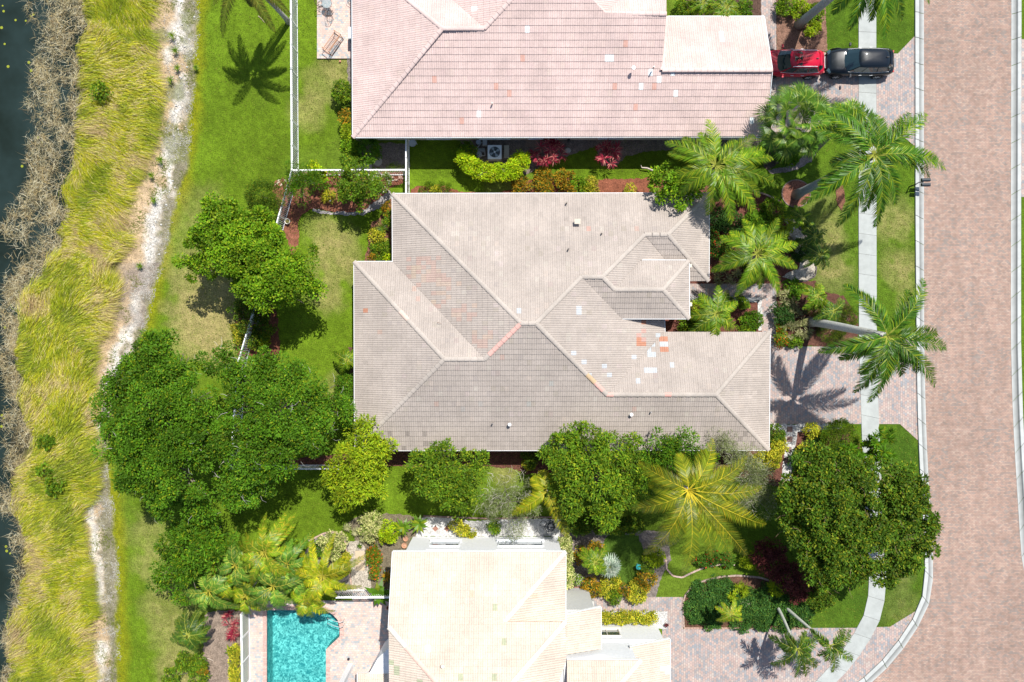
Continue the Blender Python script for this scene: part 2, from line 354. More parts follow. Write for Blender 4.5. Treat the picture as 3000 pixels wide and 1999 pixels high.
def band(L, Rr): return L + Rr[::-1]
KO = [(2679, -260), (2680, 667), (2683, 1000), (2686, 1200), (2691, 1333), (2697, 1450), (2705, 1560), (2708, 1667), (2706, 1712), (2698, 1757), (2681, 1797), (2655, 1842), (2610, 1903), (2562, 1957), (2510, 2000), (2440, 2048), (2340, 2100), (2200, 2150)]
KI = [(2706, -260), (2706, 667), (2707, 1000), (2711, 1200), (2716, 1333), (2722, 1450), (2730, 1560), (2734, 1667), (2732, 1718), (2723, 1766), (2703, 1812), (2677, 1858), (2632, 1920), (2585, 1972), (2548, 2005), (2470, 2065), (2360, 2125), (2210, 2180)]
RI = [(2963, -260), (2961, 667), (2961, 1000), (2966, 1200), (2973, 1333), (2980, 1450), (2987, 1560), (2993, 1640), (3004, 1700), (3030, 1780), (3100, 1880), (3260, 1960)]
RO = [(2990, -260), (2988, 667), (2988, 1000), (2993, 1200), (3000, 1333), (3007, 1450), (3014, 1560), (3020, 1635), (3030, 1690), (3055, 1760), (3120, 1855), (3260, 1925)]
SWL = [(2515, -260), (2515, 667), (2516, 1000), (2521, 1170), (2526, 1333), (2534, 1480), (2543, 1600), (2546, 1690), (2542, 1757), (2529, 1805), (2508, 1845), (2480, 1890), (2435, 1948), (2387, 1999), (2300, 2070), (2200, 2130)]
SWR = [(2566, -260), (2567, 667), (2568, 1000), (2573, 1190), (2578, 1333), (2585, 1480), (2593, 1600), (2596, 1690), (2591, 1757), (2580, 1810), (2561, 1852), (2534, 1897), (2492, 1955), (2450, 2000), (2350, 2080), (2240, 2140)]
def resample(L, step):
    L = [np.array(p, float) for p in L]; d = [0]
    for a, b in zip(L, L[1:]): d.append(d[-1]+np.hypot(*(b-a)))
    t = np.arange(0, d[-1], step); A = np.array(L)
    return np.stack([np.interp(t, d, A[:, 0]), np.interp(t, d, A[:, 1])], 1), d[-1]
def resample_n(L, n):
    L = [np.array(p, float) for p in L]; d = [0]
    for a, b in zip(L, L[1:]): d.append(d[-1]+np.hypot(*(b-a)))
    t = np.linspace(0, d[-1], n); A = np.array(L); return np.stack([np.interp(t, d, A[:, 0]), np.interp(t, d, A[:, 1])], 1)

sheet('street', [(p[0]-2, p[1]) for p in KI] + [(2210, 2320), (3260, 2320)] + [(p[0]+2, p[1]) for p in RI[::-1]], M_ROAD, .012)
sheet('driveway_apron', [(2560, 158), (2630, 158), (2683, 103), (2683, 432), (2630, 388), (2560, 388)], M_DRIVE, .02)
sheet('driveway', [(2225, 155), (2520, 155), (2520, 388), (2225, 388)], M_DRIVE, .02)
sheet('driveway', [(2195, 1016), (2522, 1016), (2532, 1243), (2195, 1243)], M_DRIVE, .02)
sheet('driveway_apron', [(2562, 1016), (2632, 1012), (2686, 962), (2690, 1292), (2636, 1243), (2570, 1243)], M_DRIVE, .02)
sheet('driveway', [(1940, 1842), (2520, 1840), (2500, 1875), (2440, 1945), (2390, 2000), (2300, 2075), (2200, 2140), (1940, 2260)], M_DRIVE, .02)
sheet('driveway_apron', [(2562, 1838), (2607, 1837), (2690, 1786), (2683, 1800), (2610, 1905), (2560, 1960), (2510, 2001), (2440, 2050), (2340, 2102), (2236, 2142), (2350, 2078), (2450, 1998), (2492, 1952), (2534, 1894), (2558, 1852)], M_DRIVE, .02)
sheet('front_walk', [(2232, 850), (2274, 850), (2274, 1020), (2232, 1020)], M_DRIVE, .028)
sheet('front_walk', [(1900, 832), (2274, 832), (2274, 851), (2240, 872), (1900, 872)], M_DRIVE, .024)
sheet('front_walk', [(2229, -260), (2274, -260), (2274, 156), (2229, 156)], M_DRIVE, .028)
sheet('front_walk', [(1655, 1750), (2000, 1750), (2000, 1791), (1655, 1791)], M_DRIVE, .028)
sheet('front_walk', [(1950, 1789), (2000, 1789), (2000, 1850), (1950, 1850)], M_DRIVE, .034)
sheet('neighbour_driveway', [(2986, 116), (3260, 116), (3260, 578), (2986, 578)], M_DRIVE, .018)
# sidewalk: slabs poured one by one
def slabs(setname, name, L, Rr, step, mat, z, colf, joint=.8):
    ln = resample(L, 3)[1]; n = max(2, int(ln/step)+1)
    A = resample_n(L, n); B = resample_n(Rr, n)
    par = sheet(setname, [tuple(p) for p in A] + [tuple(p) for p in B[::-1]], M_SOIL, z-.012, (.12, .11, .10)); LOC[par.name] = np.zeros(3)
    for i in range(n-1):
        a0, a1, b0, b1 = A[i], A[i+1], B[i], B[i+1]
        if max(a0[1], b0[1]) < -130 and max(a1[1], b1[1]) < -130: continue
        d = (a1-a0)/np.hypot(*(a1-a0))*joint/2
        k = 3; top = []
        P = [a0+d, a1-d, b1-d, b0+d]; V = [(*W(p[0], p[1])[:2], z) for p in P] + [(*W(p[0], p[1])[:2], z-.08) for p in P]
        obj(name, V, [(3, 2, 1, 0), (0, 1, 5, 4), (1, 2, 6, 5), (2, 3, 7, 6), (3, 0, 4, 7)], mat, parent=par, col=np.array(colf())*(1+(random.random()-.5)*.07))
    return par
slabs('sidewalk', 'concrete_slab', SWL, SWR, 59, M_CONC, .05, lambda: (.375, .395, .38))
def kerb(A, B, gut, closed_side):
    """kerb and gutter: a raised back strip and a low gutter pan, in lengths"""
    mid = [((a[0]*(1-gut)+b[0]*gut), (a[1]*(1-gut)+b[1]*gut)) for a, b in zip(A, B)]
    k = thing('kerb', '', '', (0, 0, 0)); del k['label']; del k['category']; k['kind'] = 'structure'
    ln = resample(A, 3)[1]; n = int(ln/74)+1
    a, m, b = resample_n(A, n), resample_n(mid, n), resample_n(B, n)
    for i in range(n-1):
        def q(P, s, e=.8):
            d = (P[i+1]-P[i]); d = d/np.hypot(*d)*e; return (P[i]+d if s == 0 else P[i+1]-d)
        sub = 4; V = []; F = []
        for j in range(sub+1):
            t = j/sub
            pa = q(a, 0)*(1-t)+q(a, 1)*t; pm = q(m, 0)*(1-t)+q(m, 1)*t; pb = q(b, 0)*(1-t)+q(b, 1)*t
            pa2 = pa*.2+pm*.8
            for p, z in ((pa, -.02), (pa, .13), (pa2, .125), (pm, .035), (pb, .03), (pb, -.03)): V.append((*W(p[0], p[1])[:2], z))
        for j in range(sub):
            for k2 in range(5): F.append((j*6+k2, j*6+k2+1, (j+1)*6+k2+1, (j+1)*6+k2) if closed_side else (j*6+k2, (j+1)*6+k2, (j+1)*6+k2+1, j*6+k2+1))
        c = np.tile(np.array((.44, .455, .44))*(1+(random.random()-.5)*.08), (len(V), 1)); c[3::6] *= .42
        obj('kerb_length', V, F, M_CONC, parent=k, col=c)
kerb(KO, KI, .5, True); kerb(RO, RI, .45, False)

# beds
MULCH = (.17, .065, .04); DIRT = (.20, .165, .14); BROWN = (.13, .07, .05)
sheet('soil_bed', [(1350, 408), (1345, 470), (1370, 505), (1420, 522), (1480, 528), (1540, 514), (1600, 478), (1680, 452), (1748, 428), (1760, 488), (1800, 490), (1832, 460), (1900, 442), (2050, 440), (2240, 445), (2240, 400)], M_SOIL, .015, DIRT, jit=5)
sheet('mulch_bed', [(1205, 612), (1205, 556), (1225, 546), (1300, 543), (1345, 562), (1440, 568), (1500, 556), (1560, 524), (1640, 519), (1740, 527), (1850, 525), (1935, 520), (1960, 545), (2000, 612)], M_SOIL, .015, (.23, .085, .05), jit=5)
sheet('mulch_bed', [(862, 505), (1182, 505), (1182, 538), (1143, 550), (1105, 606), (1068, 626), (1000, 625), (965, 620), (940, 613), (914, 611), (887, 628), (876, 650), (874, 720), (858, 760), (840, 700), (812, 600), (800, 560), (806, 530), (830, 520), (848, 540)], M_SOIL, .015, (.24, .095, .06), jit=6)
sheet('mulch_bed', [(1190, 580), (1145, 585), (1128, 606), (1112, 640), (1088, 655), (1082, 690), (1080, 720), (1066, 768), (1064, 800), (1190, 800)], M_SOIL, .015, (.2, .09, .06), jit=6)
sheet('soil_bed', [(915, 612), (965, 622), (1060, 622), (1140, 560), (1150, 575), (1110, 612), (1060, 632), (960, 630), (912, 620)], M_SOIL, .022, (.36, .33, .32), jit=6)
sheet('mulch_bed', [(700, 880), (760, 850), (800, 880), (812, 930), (822, 1010), (820, 1060), (790, 1040), (700, 1045), (684, 1000), (690, 920)], M_SOIL, .015, MULCH, jit=8)
sheet('mulch_bed', [(1022, 1020), (1085, 1020), (1085, 1290), (1040, 1290), (1030, 1160)], M_SOIL, .015, BROWN, jit=6)
sheet('mulch_bed', [(770, 1368), (1180, 1368), (1425, 1368), (1500, 1372), (1540, 1390), (1590, 1385), (1700, 1400), (2230, 1400), (2260, 1283), (1080, 1283), (1010, 1330), (780, 1350)], M_SOIL, .015, (.13, .055, .04), jit=5)
sheet('mulch_bed', [(2030, 560), (2080, 540), (2190, 556), (2250, 575), (2288, 590), (2300, 640), (2330, 660), (2360, 710), (2370, 760), (2310, 815), (2280, 835), (2020, 835)], M_SOIL, .015, (.15, .06, .045), jit=6)
sheet('pebble_bed', [(2298, 642), (2325, 645), (2345, 680), (2362, 700), (2372, 745), (2388, 785), (2386, 808), (2362, 822), (2318, 822), (2290, 812), (2318, 795), (2338, 790), (2345, 765), (2320, 720), (2306, 690)], M_TPEB, .05, jit=4)
sheet('mulch_bed', [(2276, 1015), (2276, 835), (2316, 826), (2390, 824), (2400, 850), (2470, 868), (2512, 930), (2513, 1015)], M_SOIL, .015, (.12, .055, .04), jit=5)
sheet('mulch_bed', [(1930, 880), (2224, 880), (2232, 890), (2232, 992), (1930, 992)], M_SOIL, .015, (.15, .06, .045), jit=4)
sheet('gravel_edging', [(2020, 872), (2232, 872), (2232, 968), (2222, 968), (2220, 886), (2020, 884)], M_WPEB, .036, jit=4)
sheet('mulch_bed', [(2200, 1254), (2500, 1252), (2520, 1300), (2515, 1400), (2420, 1430), (2340, 1440), (2250, 1420), (2200, 1380)], M_SOIL, .015, (.14, .06, .045), jit=5)
sheet('gravel_edging', [(2262, 1244), (2470, 1244), (2460, 1258), (2400, 1262), (2335, 1266), (2328, 1330), (2318, 1400), (2300, 1430), (2285, 1425), (2298, 1330), (2300, 1262), (2262, 1260)], M_WPEB, .03, jit=5)
sheet('mulch_bed', [(2005, 1838), (2003, 1760), (2016, 1732), (2046, 1710), (2092, 1696), (2150, 1688), (2232, 1694), (2300, 1722), (2378, 1770), (2372, 1838)], M_SOIL, .015, (.13, .07, .045), jit=4)
sheet('soil_bed', [(1650, 1540), (1760, 1550), (1900, 1555), (1960, 1560), (1965, 1640), (1940, 1690), (1920, 1752), (1660, 1752), (1640, 1650), (1640, 1570)], M_SOIL, .012, (.20, .17, .15), jit=6)
sheet('garden_lawn', [(1770, 1580), (1800, 1560), (1870, 1570), (1885, 1620), (1882, 1670), (1860, 1715), (1810, 1722), (1780, 1690), (1760, 1620)], M_LAND, .02, (.07, .13, .015), jit=7)
sheet('gravel_strip', [(1238, 1518), (1270, 1512), (1330, 1522), (1400, 1528), (1500, 1520), (1560, 1520), (1640, 1520), (1642, 1572), (1215, 1572)], M_WPEB, .03, jit=5)
sheet('soil_bed', [(1020, 1530), (1060, 1505), (1160, 1505), (1250, 1520), (1225, 1570), (1205, 1578), (1205, 1740), (1060, 1740), (1050, 1600)], M_SOIL, .012, (.18, .15, .10), jit=6)
sheet('gravel_path', [(1018, 1590), (1052, 1583), (1068, 1600), (1078, 1650), (1086, 1700), (1088, 1735), (1035, 1735), (1026, 1660)], M_TPEB, .03, jit=4)
sheet('soil_bed', [(598, 1800), (640, 1790), (708, 1790), (708, 2260), (590, 2260), (604, 1990), (596, 1900)], M_SOIL, .012, (.26, .20, .155), jit=8)
sheet('soil_bed', [(905, 1590), (960, 1560), (1000, 1560), (1030, 1600), (1030, 1740), (900, 1740), (880, 1650)], M_SOIL, .011, (.24, .21, .19), jit=8)
sheet('mulch_bed', [(2274, -260), (2418, -260), (2419, 60), (2424, 148), (2420, 152), (2274, 156)], M_SOIL, .015, (.22, .125, .09), jit=3)
sheet('soil_bed', [(2276, 388), (2282, 480), (2250, 500), (2235, 490), (2235, 388)], M_SOIL, .012, (.10, .075, .06), jit=5)
sheet('mulch_bed', [(2250, 500), (2290, 492), (2340, 470), (2372, 440), (2390, 455), (2376, 475), (2330, 500), (2262, 512)], M_SOIL, .015, (.24, .2, .2), jit=4)
sheet('mulch_bed', [(2000, -260), (2229, -260), (2229, 60), (2000, 60)], M_SOIL, .011, (.1, .06, .045), jit=4)
def ring(cx, cy, r, z, col, squash=1.0): return [(cx+r*math.cos(a), cy+squash*r*math.sin(a)) for a in np.linspace(0, 2*PI, 22)[:-1]]
sheet('tree_ring_bed', ring(2332, 568, 42, 0, None, .95), M_SOIL, .015, (.23, .10, .07), jit=3)
sheet('tree_ring_bed', [(2446, 540), (2470, 545), (2476, 590), (2466, 620), (2452, 600)], M_SOIL, .015, (.20, .09, .06), jit=3)
sheet('gravel_strip', [(1700, 1791), (1955, 1791), (1955, 1842), (1700, 1842)], M_WPEB, .03, jit=3)
sheet('soil_patch', [(1030, 168), (1034, 220), (1040, 320), (1062, 420), (1200, 420), (1200, 500), (1064, 490), (1040, 400), (1020, 250), (1018, 178)], M_SOIL, .012, (.2, .17, .15), jit=6)
sheet('terrace', [(930, -260), (1080, -260), (1080, 174), (930, 174)], M_PATIO, .10, depth=.2)

# ------------------------------------------------------------------ roofs
DN = {'N': (0, 1), 'S': (0, -1), 'E': (1, 0), 'W': (-1, 0)}
def clip_poly(P, a, b):
    """keep the part of 3-D polygon P on the left of the plan line a->b"""
    out = []; n = len(P)
    f = lambda p: (b[0]-a[0])*(p[1]-a[1])-(b[1]-a[1])*(p[0]-a[0])
    for i in range(n):
        p, q = P[i], P[(i+1) % n]; fp, fq = f(p), f(q)
        if fp >= 0: out.append(p)
        if (fp >= 0) != (fq >= 0): t = fp/(fp-fq); out.append(tuple(p[k]+(q[k]-p[k])*t for k in range(3)))
    return out
def tile_profile(w, ex):
    """one low double-barrel tile in plan (s along the eave, t up the slope, w above the deck)"""
    us = [0, .12, .25, .38, .5, .62, .75, .88, 1.0]; hs = [0, .7, 1, .7, 0, .7, 1, .7, 0]
    g = .0015
    V = []
    for u, h in zip(us, hs): V.append((g+u*(w-2*g), 0.0, .046+.024*h))
    for u, h in zip(us, hs): V.append((g+u*(w-2*g), ex+.01, .012+.026*h))
    for u, h in zip(us, hs): V.append((g+u*(w-2*g), 0.0, .006+.0*h))
    F = [(i, i+1, 9+i+1, 9+i) for i in range(8)] + [(18+i, 18+i+1, i+1, i) for i in range(8)]
    return np.array(V), F
def roof(parent, faces, he_default, pitch, tw, ex, base, odd, caps, extra_tiles=300, capcol=None, odd_caps=(), fascia=(), fascol=(.8, .8, .8)):
    """faces: (facing, anchor px point, anchor height, polygon px). Vertices shared between faces take one height."""
    hs = {}
    for d, an, ah, poly in faces:
        dx, dy = DN[d]; A = W(an[0], an[1], ah)
        for p in poly:
            kx = (p[0]-1500)/PPM; ky = (1000-p[1])/PPM; kd = kx*dx+ky*dy; A0 = A[0]*dx+A[1]*dy
            h = (ah + pitch*(A0-kd))/(1 - pitch*kd/CAMH)
            hs.setdefault(p, []).append(h)
    H = {p: float(np.mean(v)) for p, v in hs.items()}
    rf = obj('roof', [(0, 0, -99)]*3, [(0, 1, 2)], M_TILE, parent)   # replaced below by the deck mesh
    deckV = []; deckF = []; stuffV = []; stuffF = []; stuffC = []; cand = []
    for fi, (d, an, ah, poly) in enumerate(faces):
        dx, dy = DN[d]; P3 = np.array([W(p[0], p[1], H[p]) for p in poly])
        A = np.c_[np.ones(len(P3)), P3[:, 0], P3[:, 1]]; 
        # keep the design pitch, fit only level (plus a hint of the least-squares tilt)
        c0, *_ = np.linalg.lstsq(A, P3[:, 2], rcond=None)
        gx, gy = -pitch*dx, -pitch*dy; cc = np.mean(P3[:, 2]-gx*P3[:, 0]-gy*P3[:, 1]); C = .75*c0+.25*np.array([cc, gx, gy])
        zf = lambda x, y, C=C: C[0]+C[1]*x+C[2]*y
        tri = tessellate_polygon([[Vector((a[0], a[1], 0)) for a in P3]]); n0 = len(deckV)
        deckV += [(a[0], a[1], zf(a[0], a[1])-.03) for a in P3]
        tl = []
        for t in tri:
            a, b, c = [P3[i] for i in t]; cr = (b[0]-a[0])*(c[1]-a[1])-(b[1]-a[1])*(c[0]-a[0])
            if abs(cr) < 1e-6: continue
            if cr < 0: t = tuple(t)[::-1]
            deckF.append(tuple(i+n0 for i in t)); tl.append([P3[i] for i in t])
        # frame: s along the eave, t up the slope
        sx, sy = (-dy, dx); ux, uy = (-dx, -dy)           # s is to the right when looking up the slope
        sx, sy = (uy, -ux)
        S = P3[:, 0]*sx+P3[:, 1]*sy; T = P3[:, 0]*ux+P3[:, 1]*uy
        s0, s1, t0, t1 = S.min(), S.max(), T.min(), T.max(); ns = int((s1-s0)/tw)+2; nt_ = int((t1-t0)/ex)+2
        TV, TF = tile_profile(tw, ex); TFa = np.array(TF)
        gi, gj = np.meshgrid(np.arange(ns), np.arange(nt_)); gi = gi.ravel(); gj = gj.ravel()
        q = np.array([.02, .25, .5, .75, .98]); qi, qj = np.meshgrid(q, q)
        ps = s0-.02+(gi[:, None]+qi.ravel()[None])*tw; pt = t0-.03+(gj[:, None]+qj.ravel()[None])*ex
        PXp = ps*sx+pt*ux; PYp = ps*sy+pt*uy
        ins = in_poly(PXp, PYp, [(a[0], a[1]) for a in P3]); cnt = ins.sum(1)
        for i, j, c in zip(gi[cnt > 0], gj[cnt > 0], cnt[cnt > 0]):
            os, ot = s0-.02+i*tw, t0-.03+j*ex
            x0, y0 = os*sx+ot*ux, os*sy+ot*uy
            seed = random.random(); tone = base*(1+(seed-.5)*.07)
            cx, cy = (os+tw/2)*sx+(ot+ex/2)*ux, (os+tw/2)*sy+(ot+ex/2)*uy; cz = zf(cx, cy)
            k = CAMH/(CAMH-cz)*PPM; ppx, ppy = 1500+cx*k, 1000-cy*k
            oc = odd(ppx, ppy, fi, tone)
            if oc is not None: tone = np.array(oc)
            jz = (random.random()-.5)*.008
            if c == 25:
                cand.append((oc is not None, cz, fi, os, ot, tuple(np.round(tone, 3)), (sx, sy, ux, uy), C, jz))
            else:
                Vt = [( (os+v[0])*sx+(ot+v[1])*ux, (os+v[0])*sy+(ot+v[1])*uy, v[2]+jz) for v in TV]
                Vt = [(x, y, z+zf(x, y)) for x, y, z in Vt]
                for f in TF:
                    for t in tl:
                        Pq = [Vt[q2] for q2 in f]
                        for e in range(3):
                            Pq = clip_poly(Pq, t[e], t[(e+1) % 3])
                            if len(Pq) < 3: break
                        if len(Pq) >= 3:
                            n1 = len(stuffV); stuffV += Pq; stuffC += [tuple(tone)]*len(Pq); stuffF.append(tuple(range(n1, n1+len(Pq))))
    # deck
    base0 = LOC[parent.name]; me = rf.data
    dm = mesh_np('roof', np.array(deckV)-base0, [np.array(deckF)], np.tile(base*np.array([.50, .36, .30]), (len(deckV), 1)), mats=[M_TILE]); rf.data = dm
    rf.name = 'roof'
    # the tiles showing largest become parts of their own
    cand.sort(key=lambda c: (-c[0], -c[1])); single = cand[:extra_tiles]; rest = cand[extra_tiles:]
    cache = {}
    TV, TF = tile_profile(tw, ex)
    for o_, cz, fi, os, ot, tone, fr, C, jz in single:
        sx, sy, ux, uy = fr; tq = tuple(np.round(np.array(tone)/.015)*.015); key = (fi, tq)
        x0, y0 = os*sx+ot*ux, os*sy+ot*uy; z0 = C[0]+C[1]*x0+C[2]*y0+jz
        if key not in cache:
            V = [((v[0]*sx+v[1]*ux), (v[0]*sy+v[1]*uy), v[2]+C[1]*(v[0]*sx+v[1]*ux)+C[2]*(v[0]*sy+v[1]*uy)) for v in TV]
            cache[key] = mesh_np('roof_tile', V, [np.array(TF)], np.tile(np.array(tq), (len(V), 1)), mats=[M_TILE], smooth=False)
        link('roof_tile', cache[key], rf, (x0-base0[0], y0-base0[1], z0-base0[2]))
    if rest:
        TVa = np.array(TV); nv = len(TVa); Vs = []; Cs = []
        for o_, cz, fi, os, ot, tone, fr, C, jz in rest:
            sx, sy, ux, uy = fr; x = (os+TVa[:, 0])*sx+(ot+TVa[:, 1])*ux; y = (os+TVa[:, 0])*sy+(ot+TVa[:, 1])*uy
            Vs.append(np.stack([x, y, TVa[:, 2]+jz+C[0]+C[1]*x+C[2]*y], 1)); Cs.append(np.tile(tone, (nv, 1)))
        Vs = np.concatenate(Vs); Cs = np.concatenate(Cs); Fs = (np.array(TF)[None]+(np.arange(len(rest))*nv)[:, None, None]).reshape(-1, 4)
        d = {}
        for f in stuffF: d.setdefault(len(f), []).append(np.array(f)+len(Vs))
        Fl = [Fs]+[np.array(v) for v in d.values()]
        obj('roof_tiles', np.concatenate([Vs, np.array(stuffV).reshape(-1, 3)]), Fl, M_TILE, rf if False else parent, col=np.concatenate([Cs, np.array(stuffC).reshape(-1, 3)]), kind='stuff').parent = rf
    # hip and ridge caps
    def capmesh(c):
        n = 7; V = []; F = []; L = .46
        for (x, r, zz) in ((0, .158, .03), (L, .142, .006)):
            for k in range(n): a = PI*k/(n-1); V.append((x, r*math.cos(a), zz+r*.45*math.sin(a)))
        for r_, z_, q_ in ((.158, .03, .45), (.135, .01, .35)):
            for k in range(n): a = PI*k/(n-1); V.append((0, r_*math.cos(a), z_+r_*q_*math.sin(a)))
        F = [(k, n+k, n+k+1, k+1) for k in range(n-1)]+[(3*n+k, 2*n+k, 2*n+k+1, 3*n+k+1) for k in range(n-1)]
        return mesh_np('ridge_tile', V, [np.array(F)], np.tile(np.array(c), (len(V), 1)), mats=[M_TILE], smooth=True)
    cc = capcol if capcol is not None else base*.97; variants = [capmesh(cc*(1+k*.03)) for k in (-1, 0, 1)]; oddm = {}
    for a, b in caps:
        ha = H.get(a, he_default) ; hb = H.get(b, he_default)
        A = Vector(W(*a, ha)); B = Vector(W(*b, hb))
        if A.z > B.z: A, B = B, A
        v = B-A; L = v.length; v.normalize(); n = max(1, int(L/.40)); ex2 = L/n
        side = v.cross(Vector((0, 0, 1))).normalized(); up = side.cross(v)
        Rm = Matrix((v, -side, up)).transposed().to_4x4()
        for i in range(n):
            p = A+v*(i*ex2); k = CAMH/(CAMH-p.z)*PPM; ppx, ppy = 1500+p.x*k, 1000-p.y*k; m = random.choice(variants)
            for (x0, y0, x1, y1, c) in odd_caps:
                if x0 <= ppx <= x1 and y0 <= ppy <= y1: m = oddm.setdefault(c, None) or oddm.setdefault(c+(0,), capmesh(np.array(c)))
            o = link('ridge_tile', m, rf); Mx = Matrix.Translation(p-Vector(base0)) @ Rm; o.matrix_local = Mx
    for a, b, hh in fascia:
        ha = H.get(a, hh); hb = H.get(b, hh); A = Vector(W(*a, ha)); B = Vector(W(*b, hb)); v = (B-A); L = v.length
        side = v.normalized().cross(Vector((0, 0, 1))).normalized()
        c = (A+B)/2; 
        # push it outwards, away from the house centre
        if side.dot(Vector((c.x-base0[0], c.y-base0[1], 0))) < 0: side = -side
        mb = MB(); P = []
        for s_, z_ in ((.015, -.2), (.05, -.2), (.05, .035), (.015, .035)): P.append((s_, z_))
        V = [tuple(A+side*s_+Vector((0, 0, z_))) for s_, z_ in P]+[tuple(B+side*s_+Vector((0, 0, z_))) for s_, z_ in P]
        mb.add(V, [(0, 1, 5, 4), (1, 2, 6, 5), (2, 3, 7, 6), (3, 0, 4, 7), (0, 3, 2, 1), (4, 5, 6, 7)], fascol); mb.build('fascia', M_METAL, parent)
    return H, rf
def walls(parent, pts, h, col, z0=0, name='wall'):
    P = [W(p[0], p[1]) for p in pts]; n = len(P)
    V = [(p[0], p[1], z0) for p in P]+[(p[0], p[1], h) for p in P]
    F = [(i, (i+1) % n, n+(i+1) % n, n+i) for i in range(n)]
    area = sum(P[i][0]*P[(i+1) % n][1]-P[(i+1) % n][0]*P[i][1] for i in range(n))
    if area < 0: F = [f[::-1] for f in F]
    F.append(tuple(range(n, 2*n)) if area > 0 else tuple(range(2*n-1, n-1, -1)))
    return obj(name, V, F, M_WALL, parent, col=col)
def window(parent, x, y, w, h, z, facing, npan=2, fc=(.75, .77, .78), sill=True):
    """framed sliding window on a wall; x, y metres, the middle of its foot"""
    dx, dy = DN[facing]; sx, sy = -dy, dx
    f = MB(); fw = .06
    def bx(s, zc, ws, hs, out, d): f.box((x+sx*s+dx*out, y+sy*s+dy*out, zc), (abs(sx)*ws+abs(dx)*d, abs(sy)*ws+abs(dy)*d, hs), col=fc)
    bx(0, z, w+.12, fw, .05, .12); bx(0, z+h, w+.12, fw, .05, .12); bx(-w/2, z+h/2, fw, h, .05, .12); bx(w/2, z+h/2, fw, h, .05, .12)
    for k in range(1, npan): bx(-w/2+w*k/npan, z+h/2, .05, h, .04, .08)
    if sill: bx(0, z-.08, w+.3, .09, .09, .2)
    fo = f.build('window', M_METAL, parent)
    for k in range(npan):
        g = MB(); s = -w/2+w*(k+.5)/npan; g.box((x+sx*s+dx*.02, y+sy*s+dy*.02, z+h/2), (abs(sx)*(w/npan-.05)+abs(dx)*.02, abs(sy)*(w/npan-.05)+abs(dy)*.02, h-.06))
        go = g.build('pane', M_GLASS, parent); go.parent = fo
def vent(parent, px, py, h, kind='pipe', c=(.75, .75, .74)):
    p = W(px, py, h); m = MB()
    if kind == 'pipe': m.tube([(p[0], p[1], h-.15), (p[0], p[1], h+.28)], .05, 8, c)
    elif kind == 'box': m.box((p[0], p[1], h+.12), (.32, .26, .2), col=c); m.box((p[0], p[1], h+.24), (.4, .34, .04), col=np.array(c)*1.05)
    else: m.disc((p[0], p[1], h-.05), .07, .2, 8, c); m.disc((p[0], p[1], h+.15), .12, .06, 10, c)
    m.build('roof_vent', M_METAL, parent)

# ---- the tan-roofed house in the middle
mh = thing('house', 'single-storey house in the middle under the large tan tiled hip roof', 'house', (0.5, 1.5, 0), None)
he, pt = 3.05, .42
TAN = np.array([.375, .325, .287])
mfaces = [
 ('N', (1500, 569), he, [(1150, 569), (2077, 567), (1957, 688), (1888, 688), (1765, 812), (1703, 812), (1570, 948), (1527, 948)]),
 ('W', (1150, 700), he, [(1150, 569), (1527, 948), (1420, 1053), (1151, 768)]),
 ('N', (1100, 768), he, [(1038, 768), (1151, 768), (1420, 1053), (1302, 1053)]),
 ('W', (1038, 900), he, [(1038, 768), (1302, 1053), (1040, 1320)]),
 ('S', (1500, 1320), he, [(1040, 1320), (1302, 1053), (1420, 1053), (1527, 948), (1570, 948), (1778, 1157), (2098, 1157), (2252, 1319)]),
 ('E', (2254, 1100), he, [(2255, 973), (2098, 1157), (2252, 1319)]),
 ('N', (2100, 973), he, [(1947, 973), (2255, 973), (2098, 1157), (1778, 1157)]),
 ('E', (1946, 950), he, [(1570, 948), (1703, 812), (1820, 934), (1946, 934), (1947, 973), (1778, 1157)]),
 ('S', (1900, 934), he+1.2, [(1703, 812), (1765, 812), (1801, 849), (1942, 849), (2019, 934), (1820, 934)]),
 ('E', (2019, 900), he+1.2, [(2018, 764), (1942, 849), (2019, 934)]),
 ('N', (1950, 764), he+1.2, [(1875, 764), (2018, 764), (1942, 849), (1801, 849)]),
 ('S', (2050, 825), he, [(1888, 688), (1957, 688), (2076, 824), (2019, 825), (2019, 763), (1950, 763)]),
 ('E', (2076, 700), he, [(2077, 567), (1957, 688), (2076, 824)]),
]
